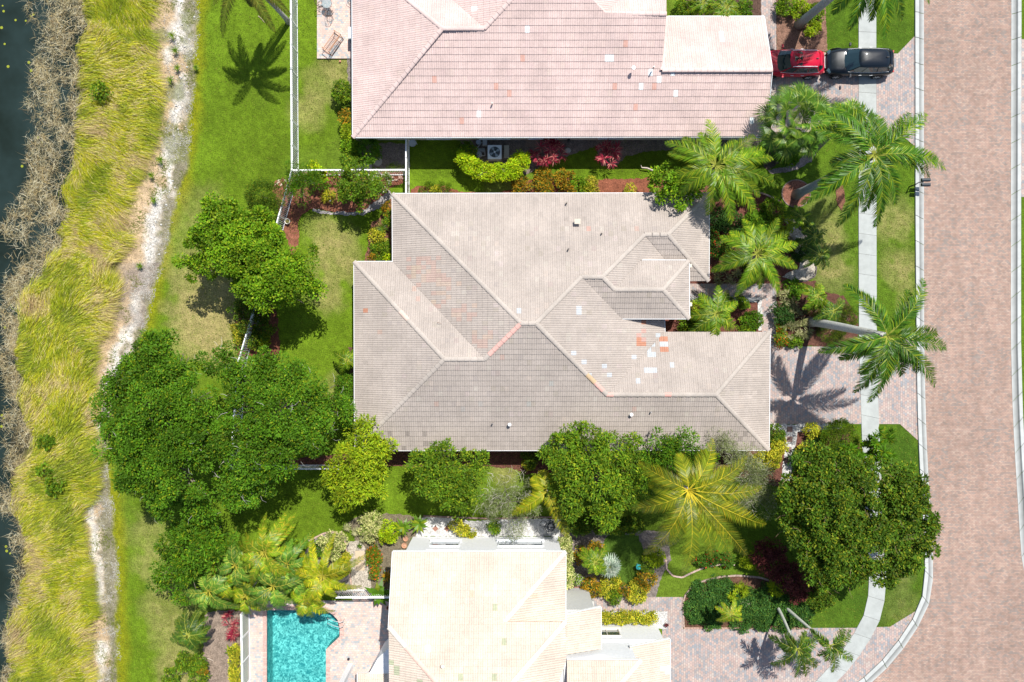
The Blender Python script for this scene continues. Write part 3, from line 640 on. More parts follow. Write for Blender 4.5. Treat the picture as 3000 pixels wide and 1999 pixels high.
# the slope east of the small ridge shares its level with the ridge end
_r = W(1765, 812, 4.75)
mfaces.append(('E', (1765, 812), None, [(1765, 812), (1888, 688), (1950, 763), (1875, 764), (1801, 849)]))
def _ridge_h(facing, an, ah, p):
    dx, dy = DN[facing]; A = W(an[0], an[1], ah); kx = (p[0]-1500)/PPM; ky = (1000-p[1])/PPM; kd = kx*dx+ky*dy
    return (ah + pt*((A[0]*dx+A[1]*dy)-kd))/(1 - pt*kd/CAMH)
mfaces[-1] = ('E', (1765, 812), _ridge_h('N', (1500, 569), he, (1765, 812)), mfaces[-1][3])
ORG = (.42, .20, .13); SAL = (.44, .28, .24); WHT = (.43, .45, .46); OLDR = (.40, .30, .25)
def odd_m(x, y, fi, tone):
    r = random.random()
    if fi == 1:
        a = (x-y) # strip of rosy patched tiles
        for (cx, cy, rx, ry, p) in ((1240, 800, 48, 45, .55), (1310, 840, 40, 40, .3), (1300, 880, 34, 26, .5), (1355, 915, 36, 22, .35), (1412, 990, 30, 26, .5), (1470, 925, 14, 12, .5)):
            if abs(x-cx) < rx and abs(y-cy) < ry and r < p: return (.41, .295, .25) if random.random() < .6 else (.42, .335, .265)
    if fi in (6, 7):
        for (cx, cy, rx, ry) in ((1925, 1035, 32, 28), (1960, 1062, 16, 18), (1855, 1035, 18, 14), (1872, 1020, 12, 9)):
            if abs(x-cx) < rx and abs(y-cy) < ry and r < .34 and x+y > 2870: return WHT
        for (cx, cy) in ((1681, 1038), (1712, 1064), (1774, 1076), (1790, 1096), (1899, 1079), (1874, 1111), (1968, 1075), (1722, 1098), (1920, 1080), (1923, 980), (1700, 910)):
            if abs(x-cx) < 8 and abs(y-cy) < 8: return WHT
        for (cx, cy, rx, ry) in ((1881, 1000, 11, 20), (1890, 960, 8, 18), (1945, 1010, 10, 22), (1897, 985, 9, 8)):
            if abs(x-cx) < rx and abs(y-cy) < ry and r < .6: return ORG if random.random() < .6 else SAL
    if fi == 4:
        for (cx, cy) in ((1413, 1180), (1468, 1048), (1615, 1123), (1858, 1198), (1355, 1198), (1545, 1183), (1284, 1183)):
            if abs(x-cx) < 7 and abs(y-cy) < 7: return tone*np.array([.95, 1.02, 1.05]) if cx % 2 else OLDR
        if y > 1262 and r < .22 and fbm(np.array([x/41.]), np.array([y/41.]), 2.5, 5)[0] > .5: return tone*.72
    if fi == 0:
        for (cx, cy, c) in ((1726, 666, SAL), (1515, 914, WHT), (1860, 667, OLDR)):
            if abs(x-cx) < 7 and abs(y-cy) < 8: return c
    if fi in (2, 3):
        for (cx, cy, c) in ((1210, 852, OLDR), (1222, 880, OLDR), (1076, 915, ORG), (1112, 975, OLDR)):
            if abs(x-cx) < 6 and abs(y-cy) < 8: return c
    if r < .05: return tone*.93
    if r < .10: return tone*1.06
    return None
mcaps = [((1150, 569), (1527, 948)), ((1527, 948), (1570, 948)), ((1570, 948), (1703, 812)), ((1703, 812), (1765, 812)), ((1765, 812), (1888, 688)), ((1888, 688), (1957, 688)),
         ((1957, 688), (2077, 567)), ((1957, 688), (2076, 824)), ((1765, 812), (1801, 849)), ((1801, 849), (1942, 849)), ((1942, 849), (2018, 764)), ((1942, 849), (2019, 934)),
         ((1570, 948), (1778, 1157)), ((1778, 1157), (2098, 1157)), ((2098, 1157), (2255, 973)), ((2098, 1157), (2252, 1319)), ((1527, 948), (1420, 1053)), ((1420, 1053), (1302, 1053)),
         ((1302, 1053), (1038, 768)), ((1302, 1053), (1040, 1320))]
mfas = [((1150, 569), (2077, 567), he), ((1150, 569), (1151, 768), he), ((1038, 768), (1151, 768), he), ((1038, 768), (1040, 1320), he), ((1040, 1320), (2252, 1319), he), ((2255, 973), (2252, 1319), he),
        ((1947, 973), (2255, 973), he), ((1946, 934), (1947, 973), he), ((1820, 934), (2019, 934), he), ((2018, 764), (2019, 934), he), ((1875, 764), (2018, 764), he), ((2019, 825), (2076, 824), he), ((2077, 567), (2076, 824), he)]
CAPT = np.array([.40, .352, .31])
Hm, mroof = roof(mh, mfaces, he, pt, .29, .345, TAN, odd_m, mcaps, 300, CAPT,
     odd_caps=[(1425, 945, 1518, 1050, (.60, .36, .31)), (1720, 1100, 1750, 1132, (.50, .36, .22)), (1752, 1126, 1772, 1150, (.60, .36, .31)), (1780, 1148, 1800, 1165, (.60, .36, .31)), (1955, 1148, 1978, 1165, (.60, .34, .29)), (1163, 905, 1190, 935, (.58, .44, .37))], fascia=mfas)
walls(mh, [(1905, 790), (1990, 790), (1990, 800), (1905, 800)], he+1.0, (.58, .52, .43)); walls(mh, [(1905, 905), (1990, 905), (1990, 895), (1905, 895)], he+1.0, (.58, .52, .43), z0=he-.6)
walls(mh, [(1188, 612), (2030, 612), (2030, 808), (1905, 808), (1905, 992), (2200, 992), (2200, 1283), (1082, 1283), (1082, 800), (1188, 800)], he-.12, (.58, .52, .43))
for px, py in ((1985, 785), (1985, 905)):
    c = MB(); p = W(px, py); c.disc((p[0], p[1], 0), .24, .2, 12, (.6, .55, .47)); c.disc((p[0], p[1], .2), .17, he-.55, 12, (.6, .55, .47)); c.disc((p[0], p[1], he-.35), .24, .2, 12, (.6, .55, .47)); c.build('column', M_WALL, mh)
p = W(1905, 870); d = MB(); d.box((p[0]+.03, p[1], 1.15), (.08, 1.7, 2.3), col=(.20, .11, .06)); d.build('door', M_WOOD, mh)
p = W(2200, 1140); d = MB()
for k in range(4): d.box((p[0]+.03, p[1], .3+k*.56), (.06, 4.9, .54), col=(.70, .68, .62))
d.build('garage_door', M_WALL, mh)
for px in (1270, 1470, 1700, 1900): q = W(px, 612); window(mh, q[0], q[1], 1.4, 1.2, .95, 'N')
for px in (1250, 1500, 1750, 2000): q = W(px, 1283); window(mh, q[0], q[1], 1.4, 1.2, .95, 'S')
for (px, py, h, k, c) in ((1691, 651, 4.0, 'box', (.42, .38, .30)), (1763, 684, 4.2, 'pipe', (.30, .26, .22)), (1660, 595, 3.4, 'pipe', (.25, .22, .18)), (1665, 731, 4.7, 'pipe', (.12, .10, .09)), (1849, 1215, 4.1, 'mush', (.80, .76, .76)),
                       (1906, 1208, 4.1, 'pipe', (.3, .28, .27)), (1493, 1244, 3.9, 'mush', (.6, .6, .62)), (1444, 1240, 3.9, 'pipe', (.25, .22, .2))): vent(mh, px, py, h+.15, k, c)

# ---- the pink-roofed house to the north
ph = thing('house', 'house with the pink tiled roof at the top of the photo beside the red car', 'house', (3.5, 21.5, 0))
PNK = np.array([.56, .43, .395]); hp = 3.1
pfaces = [
 ('S', (1500, 403), hp, [(1034, 403), (1296, 84), (1419, 84), (1600, -110), (1625, -110), (1772, 41), (1952, 41), (1940, 206), (2262, 206), (2243, 401)]),
 ('W', (1032, 200), hp, [(1034, 403), (1032, -134), (1296, 84)]),
 ('N', (1100, -134), hp, [(1032, -134), (1173, -134), (1419, 84), (1296, 84)]),
 ('W', (1173, -250), hp, [(1173, -134), (1173, -380), (1370, -380), (1600, -110), (1419, 84)]),
 ('N', (2100, 50), hp, [(1952, 50), (2238, 50), (2262, 206), (1940, 206)]),
 ('N', (1880, -60), hp+1.6, [(1772, 41), (1880, -60), (1952, -60), (1952, 41)]),
 ('E', (1760, -10), 5.6, [(1625, -110), (1772, 41), (1880, -60), (1900, -380), (1640, -380)]),
 ('N', (1500, -380), hp, [(1370, -380), (1640, -380), (1625, -110), (1600, -110)]),
]
def odd_p(x, y, fi, tone):
    for (cx, cy, c) in ((1512, 53, 'o'), (1540, 92, 'w'), (1536, 165, 'o'), (1530, 165, 'o'), (1448, 203, 'o'), (1277, 238, 'o'), (1457, 255, 'o'), (1491, 272, 'o'), (1785, 164, 'w'), (1827, 128, 'o'), (1911, 218, 'w'),
                    (1930, 236, 'w'), (1882, 254, 'w'), (1922, 254, 'o'), (1802, 253, 'o'), (1981, 271, 'w'), (1400, 341, 'w'), (1350, 360, 'o'), (1866, 323, 'o'), (2111, 110, 'w'), (2204, 357, 'w'), (1393, 24, 'w'), (1965, 219, 'w'), (1166, 103, 'p'), (1835, 11, 'p')):
        if abs(x-cx) < 7 and abs(y-cy) < 9: return {'o': (.56, .33, .27), 'w': (.74, .76, .75), 'p': (.62, .42, .38)}[c]
    return tone*(.96 if random.random() < .06 else 1.0) if random.random() < .1 else None
pcaps = [((1034, 403), (1296, 84)), ((1296, 84), (1032, -134)), ((1296, 84), (1419, 84)), ((1419, 84), (1600, -110)), ((1600, -110), (1625, -110)), ((1625, -110), (1772, 41)), ((1772, 41), (1952, 41)), ((1940, 206), (2262, 206)), ((1952, 50), (1940, 206))]
pfas = [((1034, 403), (2243, 401), hp), ((1032, -134), (1034, 403), hp), ((2243, 401), (2262, 206), hp), ((2238, 50), (2262, 206), hp), ((1952, 50), (2238, 50), hp)]
Hp, proof = roof(ph, pfaces, hp, pt, .29, .41, PNK, odd_p, pcaps, 300, np.array([.58, .45, .415]), fascia=pfas, fascol=(.78, .80, .82))
walls(ph, [(1085, 411), (2175, 411), (2175, 130), (1905, 130), (1905, -340), (1085, -340)], hp-.1, (.60, .58, .54))
for px, w in ((1290, 1.5), (1450, 1.9), (1590, 1.8), (1785, 1.5), (1990, 1.5)): q = W(px, 411); window(ph, q[0], q[1], w, 1.2, .9, 'S', 2)
d = MB(); p = W(2175, 270); d.box((p[0]+.03, p[1], 1.1), (.06, 4.8, 2.2), col=(.72, .7, .66)); d.build('garage_door', M_WALL, ph)
for (px, py, h, k, c) in ((1855, 202, 5.0, 'mush', (.82, .82, .82)), (1914, 200, 5.0, 'pipe', (.4, .36, .33)), (1442, 306, 3.9, 'pipe', (.5, .46, .42))): vent(ph, px, py, h+.12, k, c)
# gable end under the garage ridge
A = W(2243, 401, hp); B = W(2262, 206, Hp[(2262, 206)]); C_ = W(2238, 50, hp)
obj('gable_wall', [(B[0]-.35, A[1], hp-.15), (B[0]-.35, C_[1], hp-.15), (B[0]-.35, B[1], B[2]-.1)], [(0, 1, 2)], M_WALL, ph, col=(.6, .58, .54))

# ---- the two-storey cream house to the south
wh = thing('house', 'two-storey white house with the pale cream tiled roof at the bottom beside the pool', 'house', (-1, -22, 0))
CRM = np.array([.54, .455, .375]); hw = 6.2; pw = .40
h2 = 7.85
wfaces = [
 ('N', (1400, 1617), hw, [(1151, 1617), (1657, 1617), (1480, 1821), (1657, 1823), (1420, 2095), (1360, 2095), (1139, 1838)]),
 ('E', (1657, 1700), hw, [(1657, 1617), (1656, 1821), (1480, 1821)]),
 ('W', (1139, 1900), h2, [(1139, 1838), (1360, 2095), (1142, 2250)]),
 ('E', (1657, 1900), h2, [(1657, 1823), (1659, 1935), (1560, 2250), (1420, 2095)]),
 ('E', (1760, 1850), 5.0, [(1760, 1779), (1760, 1902), (1658, 1918), (1658, 1802)]),
 ('E', (1962, 1950), 3.1, [(1962, 1873), (1962, 2200), (1845, 2200), (1845, 1897)]),
 ('N', (1760, 1935), 6.2, [(1661, 1935), (1878, 1935), (1740, 2095), (1661, 2095)]),
 ('E', (1878, 1990), 6.2, [(1878, 1935), (1880, 2250), (1740, 2095)]),
 ('N', (1100, 1973), 3.1, [(1048, 1973), (1138, 1973), (1160, 2000), (1160, 2150), (1048, 2150)]),
]
def odd_w(x, y, fi, tone):
    for (cx, cy, c) in ((1240, 1750, 'w'), (1234, 1750, 'w'), (1380, 1749, 't'), (1468, 1769, 't'), (1447, 1787, 'g'), (1480, 1880, 'g'), (1352, 1991, 'g'), (1450, 1991, 'g'), (1146, 1938, 'g'), (1160, 1966, 'g'), (1235, 1993, 'g'), (1573, 1745, 't'), (1948, 1963, 'p'), (1250, 1895, 'w'), (1375, 1972, 'w')):
        if abs(x-cx) < 8 and abs(y-cy) < 9: return {'w': (.74, .74, .73), 't': (.56, .42, .32), 'g': (.36, .38, .25), 'p': (.62, .54, .60)}[c]
    return tone*1.06 if random.random() < .05 else None
wcaps = [((1657, 1617), (1480, 1821)), ((1139, 1838), (1360, 2095)), ((1657, 1823), (1420, 2095)), ((1878, 1935), (1740, 2095))]
wfas = [((1151, 1617), (1657, 1617), hw), ((1151, 1617), (1139, 1838), hw), ((1657, 1617), (1656, 1821), hw), ((1661, 1935), (1878, 1935), 6.2), ((1760, 1779), (1760, 1902), 5), ((1962, 1873), (1962, 2200), 3.1), ((1760, 1779), (1658, 1802), 5), ((1962, 1873), (1845, 1897), 3.1), ((1048, 1973), (1138, 1973), 3.1), ((1048, 1973), (1048, 2150), 3.1)]
Hw, wroof = roof(wh, wfaces, hw, pw, .29, .37, CRM, odd_w, wcaps, 300, np.array([.66, .60, .52]), odd_caps=[(1185, 1888, 1285, 2010, (.70, .46, .38)), (1535, 1740, 1552, 1762, (.72, .55, .43))], fascia=wfas, fascol=(.85, .85, .83))
WW = (.80, .81, .82)
walls(wh, [(1210, 1573), (1634, 1573), (1634, 2200), (1178, 2200), (1178, 1840), (1210, 1750)], hw-.1, WW, name='wall')
walls(wh, [(1640, 1829), (1922, 1829), (1922, 2200), (1640, 2200)], 3.0, WW, name='wall')
walls(wh, [(1636, 1834), (1826, 1834), (1826, 2190), (1636, 2190)], 6.05, WW, name='wall')
walls(wh, [(1630, 1722), (1722, 1722), (1722, 1812), (1630, 1812)], 4.7, (.55, .55, .53), name='wall')
walls(wh, [(1128, 1880), (1180, 1830), (1180, 2100), (1078, 2100), (1100, 1930)], 3.1, WW, name='wall')
# gable strip where the lower slope meets the higher eave
A = W(1480, 1821, Hw[(1480, 1821)]); B = W(1656, 1821, Hw[(1656, 1821)]); C_ = W(1657, 1823, Hw[(1657, 1823)])
obj('gable_wall', [(A[0], A[1]-.04, A[2]-.2), (B[0]-.1, B[1]-.04, B[2]-.2), (C_[0]-.1, B[1]-.04, C_[2]), (A[0], A[1]-.04, A[2]+.02)], [(0, 1, 2, 3)], M_WALL, wh, col=WW)
for (px, w, n) in ((1312, 1.9, 2), (1524, 3.0, 3)):
    q = W(px, 1573); window(wh, q[0], q[1], w, 1.25, 1.55, 'N', n, (.72, .75, .78)); window(wh, q[0], q[1], w, 1.2, 4.3, 'N', n, (.72, .75, .78))
q = W(1765, 1829); window(wh, q[0]+.1, q[1], 1.7, 1.2, 1.25, 'N', 2, (.62, .58, .50))
vent(wh, 1298, 1950, 8.9, 'mush', (.8, .6, .5)); vent(wh, 1940, 1873, 1.2, 'pipe', (.08, .08, .08))
s = MB(); p = W(1698, 1779); s.box((p[0], p[1], .16), (2.0, 1.0, .3), col=(.46, .46, .44)); s.build('porch_slab', M_CONC, wh)
for k in range(3):
    s = MB(); p = W(1681, 1726+k*13); s.box((p[0], p[1], .06+.05*k), (1.15, .34, .12+.1*k)); s.build('step', M_BRICK, wh)
s = MB(); p = W(1718, 1745); s.tube([(p[0], p[1], 0), (p[0], p[1], .2), (p[0], p[1], .21), (p[0], p[1], 1.0)], [.24, .24, .17, .17], 10, (.55, .5, .42)); s.build('pier', M_CONC, wh)

# ------------------------------------------------------------------ foliage
PAL = {  # leaf base colours: (mean, spread, second colour, share)
 'green': ((.095, .185, .010), .35, (.22, .27, .012), .22),
 'bright': ((.115, .235, .008), .35, (.23, .31, .012), .25),
 'deep': ((.072, .168, .008), .4, (.17, .22, .008), .12),
 'dark': ((.062, .128, .009), .4, (.17, .20, .012), .25),
 'darkest': ((.030, .080, .014), .35, (.07, .12, .015), .15),
 'yellowgreen': ((.21, .31, .010), .3, (.33, .36, .012), .25),
 'lime': ((.27, .42, .008), .25, (.42, .45, .01), .3),
 'yellow': ((.46, .42, .03), .25, (.17, .24, .012), .35),
 'cream': ((.50, .49, .20), .3, (.16, .24, .03), .35),
 'croton': ((.36, .20, .012), .4, (.09, .13, .012), .45),
 'red': ((.34, .03, .06), .4, (.55, .22, .18), .25),
 'burgundy': ((.095, .022, .022), .4, (.17, .05, .035), .25),
 'orange': ((.12, .19, .012), .3, (.55, .12, .01), .15),
 'redflower': ((.06, .135, .012), .3, (.5, .03, .02), .06),
 'grey': ((.19, .23, .08), .3, (.34, .33, .24), .22),
 'silver': ((.32, .40, .30), .25, (.45, .50, .40), .3),
 'variegated': ((.24, .25, .10), .35, (.36, .34, .18), .35),
 'white': ((.14, .22, .02), .3, (.70, .70, .55), .2),
}
def nrm(v): return v/np.maximum(np.linalg.norm(v, axis=-1, keepdims=True), 1e-9)
def leaves(P, A, Nn, L, Wd, C):
    """one folded rhombus per leaf: base P, axis A, normal Nn"""
    S = nrm(np.cross(A, Nn)); n = len(P); L = L[:, None]; Wd = Wd[:, None]
    q = np.stack([P, P+A*L*.45+S*Wd*.5+Nn*L*.05, P+A*L, P+A*L*.45-S*Wd*.5+Nn*L*.05], 1).reshape(-1, 3)
    return q, np.arange(4*n).reshape(n, 4), np.repeat(C, 4, axis=0)
def palette(n, pal, ctone):
    m, sp, c2, sh = PAL[pal]; c = np.tile(np.array(m), (n, 1)); k = rng.random(n) < sh; c[k] = c2
    c = c*ctone[:, None]*(1+(rng.random((n, 1))-.5)*2*sp*.7)
    return np.clip(c, .003, .9)
def foliage(lobes, pal, leafL=.17, leafW=.085, clump_r=.55, dens=150, style='broad', cover=1.0, droop=0.0, low=-.25, flat=1.0):
    """lobes: (x, y, z centre, rx, ry, rz) in metres; clumps of leaves over each lobe's dome"""
    CC = []; CR = []; CU = []
    for (x, y, z, rx, ry, rz) in lobes:
        area = 2*PI*((rx*ry)**.5)**2*(.6+.4*rz/max(rx, ry)); n = max(1, int(cover*area/(clump_r**2*1.55)))
        u = rng.normal(size=(n*3, 3)); u = nrm(u); u = u[(u[:, 2] > low)][:n]
        rr = .72+.34*rng.random((len(u), 1))
        CC.append(np.array([x, y, z])+u*np.array([rx, ry, rz])*rr); CR.append(clump_r*(.6+.8*rng.random(len(u)))); CU.append(u)
    CC = np.concatenate(CC); CR = np.concatenate(CR); CU = np.concatenate(CU)
    # drop clumps that would poke below the ground
    k = CC[:, 2] > .12; CC, CR, CU = CC[k], CR[k], CU[k]
    n = len(CC)*dens; ci = np.repeat(np.arange(len(CC)), dens)
    ct = .60+.75*rng.random(len(CC))
    d = nrm(rng.normal(size=(n, 3)) + CU[ci]*.5 + np.array([0, 0, .55]))
    r = CR[ci][:, None]*(.35+.65*rng.random((n, 1))**.5)
    P = CC[ci]+d*r*np.array([1, 1, .8*flat])
    if style == 'broad': A = nrm(d + rng.normal(size=(n, 3))*.75 + np.array([0, 0, -.15-droop])); Nn = nrm(d+np.array([0, 0, .9])+rng.normal(size=(n, 3))*.45)
    elif style == 'needle': A = nrm(d*.8+rng.normal(size=(n, 3))*.6+np.array([0, 0, -.1])); Nn = nrm(rng.normal(size=(n, 3))+np.array([0, 0, .8]))
    else: P = CC[ci]+d*CR[ci][:, None]*.08; A = nrm(d*np.array([1, 1, .6])+np.array([0, 0, -.05])); Nn = nrm(np.array([0, 0, 1.])+d*.1+rng.normal(size=(n, 3))*.15)
    Nn = nrm(Nn-A*np.sum(A*Nn, 1, keepdims=True))
    s = .7+.6*rng.random(n)
    L = leafL*s if style != 'spiky' else CR[ci]*(.75+.5*rng.random(n)); Wd = leafW*s
    C = palette(n, pal, ct[ci])
    V, F, C4 = leaves(P, A, Nn, L, Wd, C)
    V[:, 2] = np.maximum(V[:, 2], .02)
    return V, F, C4
BARK = (.20, .17, .14)
def lobes_px(L, zr=.62):
    """(px, py, r px, height of the lobe's top) -> metres"""
    out = []
    for (px, py, rp, h) in L:
        k = (CAMH-h)/CAMH/PPM; r = rp*k; rz = min(r*zr, h*.45); c = W(px, py, h-rz*.5); out.append((c[0], c[1], h-rz, r, r, rz))
    return out
def tree(label, lobes, pal='green', base=None, group=None, cat='tree', name='tree', trunk_r=.16, bark=BARK, sub=(6.5, .24, .40), **kw):
    L = lobes_px(lobes); L0 = L; c = np.mean([[l[0], l[1]] for l in L], 0)
    b = W(*base) if base is not None else np.array([c[0], c[1], 0]); b[2] = 0
    t = thing(name, label, cat, b, group)
    LL = []
    for (x, y, z, rx, ry, rz) in L:
        LL.append((x, y, z-.1, rx*.70, ry*.70, rz*.68))
        for k in range(max(5, int(sub[0]*rx))):
            a = random.random()*6.283; e = random.random()**.75; q = (1-e*e)**.5; s_ = random.uniform(sub[1], sub[2])
            LL.append((x+rx*.72*q*math.cos(a), y+ry*.72*q*math.sin(a), z+rz*.72*e+random.uniform(-.15, .55), rx*s_, ry*s_, rz*s_*1.25))
    cov = kw.pop('cover', 1.0); V, F, C = foliage(LL, pal, cover=cov*.62, **kw); obj('crown', V, [F], M_LEAF, t, col=C)
    m = MB(); hh = min(l[2] for l in L)*.55
    fork = (b[0]+(c[0]-b[0])*.3, b[1]+(c[1]-b[1])*.3, hh)
    m.tube([(b[0], b[1], -.05), (b[0]+(fork[0]-b[0])*.4, b[1]+(fork[1]-b[1])*.4, hh*.5), fork], [trunk_r*1.25, trunk_r, trunk_r*.85], 8, bark)
    for l in L:
        mid = ((fork[0]+l[0])/2+random.uniform(-.2, .2), (fork[1]+l[1])/2+random.uniform(-.2, .2), (hh+l[2])/2+.15*l[5])
        m.tube([fork, mid, (l[0], l[1], l[2]+l[5]*.35)], [trunk_r*.55, trunk_r*.38, trunk_r*.12], 5, bark)
        for k in range(4):
            a = random.random()*6.28; e = (l[0]+math.cos(a)*l[3]*.75, l[1]+math.sin(a)*l[4]*.75, l[2]+l[5]*.45)
            m.tube([mid, ((mid[0]+e[0])/2, (mid[1]+e[1])/2, (mid[2]+e[2])/2+.1), e], [trunk_r*.28, trunk_r*.18, trunk_r*.06], 4, bark)
    m.build('trunk', M_WOOD, t); return t
def twigs(t, lobes, n, col, r=.012):
    """pale bare twigs showing through a crown"""
    m = MB()
    for l in lobes_px(lobes):
        for k in range(n):
            a = random.random()*6.28; q = random.random()**.5; x, y = l[0]+math.cos(a)*l[3]*q, l[1]+math.sin(a)*l[4]*q; z = l[2]+l[5]*(1-q*q)**.5+.15
            b = a+random.uniform(-.8, .8); ll = random.uniform(.3, .8)
            m.tube([(x, y, z-.1), (x+math.cos(b)*ll*.5, y+math.sin(b)*ll*.5, z+.02), (x+math.cos(b+.3)*ll, y+math.sin(b+.3)*ll, z-.02)], [r, r*.8, r*.4], 3, col, cap=False)
    m.build('twigs', M_WOOD, t, kind='stuff')
def shrub(label, px, py, rp, h, pal='green', style='broad', group=None, name='shrub', cat='shrub', lobes=None, **kw):
    L = lobes_px(lobes if lobes else [(px, py, rp, h)], .8); b = W(px, py, 0)
    t = thing(name, label, cat, b, group)
    d = dict(leafL=.13, leafW=.065, clump_r=.22, dens=42, cover=1.3)
    if style == 'spiky': d.update(leafW=.05, clump_r=.34, dens=26, cover=.9)
    if style == 'needle': d.update(leafL=.14, leafW=.018, dens=70)
    d.update(kw); V, F, C = foliage(L, pal, style=style, **d); obj('foliage', V, [F], M_LEAF, t, col=C)
    m = MB()
    for k in range(4):
        l = random.choice(L); a = random.random()*6.28
        m.tube([(b[0]+.05*math.cos(a), b[1]+.05*math.sin(a), 0), ((b[0]+l[0])/2+.1*math.cos(a), (b[1]+l[1])/2+.1*math.sin(a), h*.4), (l[0]+l[3]*.4*math.cos(a), l[1]+l[4]*.4*math.sin(a), l[2]+l[5]*.3)], [.03, .022, .01], 4, BARK)
    m.build('stem', M_WOOD, t); return t
def rosette(label, px, py, rp, h, pal, n=34, wid=.06, group=None, name='spiky_plant', cat='plant', up=.5, each=True):
    """a single rosette of strap leaves, each long leaf a part"""
    b = W(px, py, 0); t = thing(name, label, cat, b, group); c = W(px, py, h*.6); r = rp/PPM
    m = MB(); m.tube([(b[0], b[1], 0), (c[0], c[1], c[2])], [.05, .04], 6, BARK); m.build('stem', M_WOOD, t)
    md, sp, c2, sh = PAL[pal]
    for k in range(n):
        a = k*2.399+random.uniform(-.15, .15); e = up*(1-k/n)*1.3; dirv = np.array([math.cos(a), math.sin(a), e]); dirv /= np.linalg.norm(dirv)
        side = np.array([-math.sin(a), math.cos(a), 0]); L = r*random.uniform(.85, 1.1)*(1 if k > n*.3 else .75)
        cc = np.array(c2 if random.random() < sh else md)*random.uniform(.8, 1.2)
        p0 = c; p1 = c+dirv*L*.5+np.array([0, 0, .04]); p2 = c+dirv*L*.95+np.array([0, 0, -.22*L])
        obj('leaf', [p0-side*wid*.3, p0+side*wid*.3, p1+side*wid*.5, p1-side*wid*.5, p2], [(0, 1, 2, 3), (3, 2, 4)], M_FROND, t, col=cc)
    return t

# ------------------------------------------------------------------ palms
def frond_mesh(C, tip, arch, ll, n, wid, pal, plume=.25, hang=.35, rach=(.22, .24, .05), fwd=.55):
    C = np.array(C, float); T = np.array(tip, float); M = (C+T)/2 + np.array([0, 0, arch])
    t = np.linspace(.12, 1, n); B = lambda t: ((1-t)**2)[:, None]*C+(2*t*(1-t))[:, None]*M+(t**2)[:, None]*T
    P = B(t); D = nrm((2*(1-t))[:, None]*(M-C)+(2*t)[:, None]*(T-M)); S = nrm(np.cross(D, np.array([0, 0, 1.]))); U = np.cross(S, D)
    prof = np.clip(np.sin(PI*(t*.86+.12))**.6, .18, 1)
    Vs = []; Qs = []; Ts = []; Cs = []; n0 = 0; mean, sp, c2, sh = PAL[pal] if isinstance(pal, str) else pal
    tone = random.uniform(.62, 1.35)
    for side in (-1, 1):
        roll = rng.normal(size=(n, 1))*plume
        A = nrm(side*S*1.0+D*(fwd+t[:, None]*.35)+U*(roll+.12)); L = (ll*prof*(.85+.3*rng.random(n)))[:, None]
        hv = np.array([0, 0, -1.])*hang*(1+.5*rng.random((n, 1)))
        P1 = P+A*L*.55+hv*L*.12; P2 = P+A*L+hv*L*.55
        Wv = nrm(np.cross(A, U+roll*S))*wid*.5
        c = np.tile(np.array(mean), (n, 1)); k = rng.random(n) < sh; c[k] = c2; c = c*tone*(1+(rng.random((n, 1))-.5)*sp)
        V = np.stack([P-Wv*.6, P+Wv*.6, P1+Wv, P1-Wv, P2], 1).reshape(-1, 3); i = n0+np.arange(n)*5
        Vs.append(V); Qs.append(np.stack([i, i+1, i+2, i+3], 1)); Ts.append(np.stack([i+3, i+2, i+4], 1)); Cs.append(np.repeat(c, 5, 0)); n0 += 5*n
    # rachis
    tt = np.linspace(0, 1, 8); R_ = B(tt); D = nrm(np.gradient(R_, axis=0)); S = nrm(np.cross(D, np.array([0, 0, 1.]))); w = (.035*(1-tt*.85))[:, None]
    V = np.stack([R_-S*w, R_+np.array([0, 0, 1])*w*.9, R_+S*w], 1).reshape(-1, 3); q = []
    for i in range(7):
        for k in range(2): a = n0+i*3+k; q.append((a, a+1, a+4, a+3))
    Vs.append(V); Qs.append(np.array(q)); Cs.append(np.tile(np.array(rach), (len(V), 1)))
    return np.concatenate(Vs), [np.concatenate(Qs), np.concatenate(Ts)], np.concatenate(Cs)
PP = {  # palm palettes
 'coco': ((.15, .19, .008), .7, (.36, .31, .012), .22),
 'royal': ((.052, .135, .008), .7, (.20, .26, .010), .2), 'gold': ((.22, .27, .008), .55, (.42, .37, .014), .3), 'mid': ((.095, .185, .008), .65, (.24, .29, .012), .25),
 'areca': ((.15, .23, .010), .7, (.34, .30, .018), .2), 'arecagreen': ((.09, .19, .018), .7, (.24, .30, .04), .22), 'darkp': ((.055, .12, .012), .5, (.14, .18, .014), .22), 'sabal': ((.075, .165, .014), .6, (.22, .30, .04), .25),
 'olive': ((.10, .12, .015), .45, (.17, .15, .02), .25)}
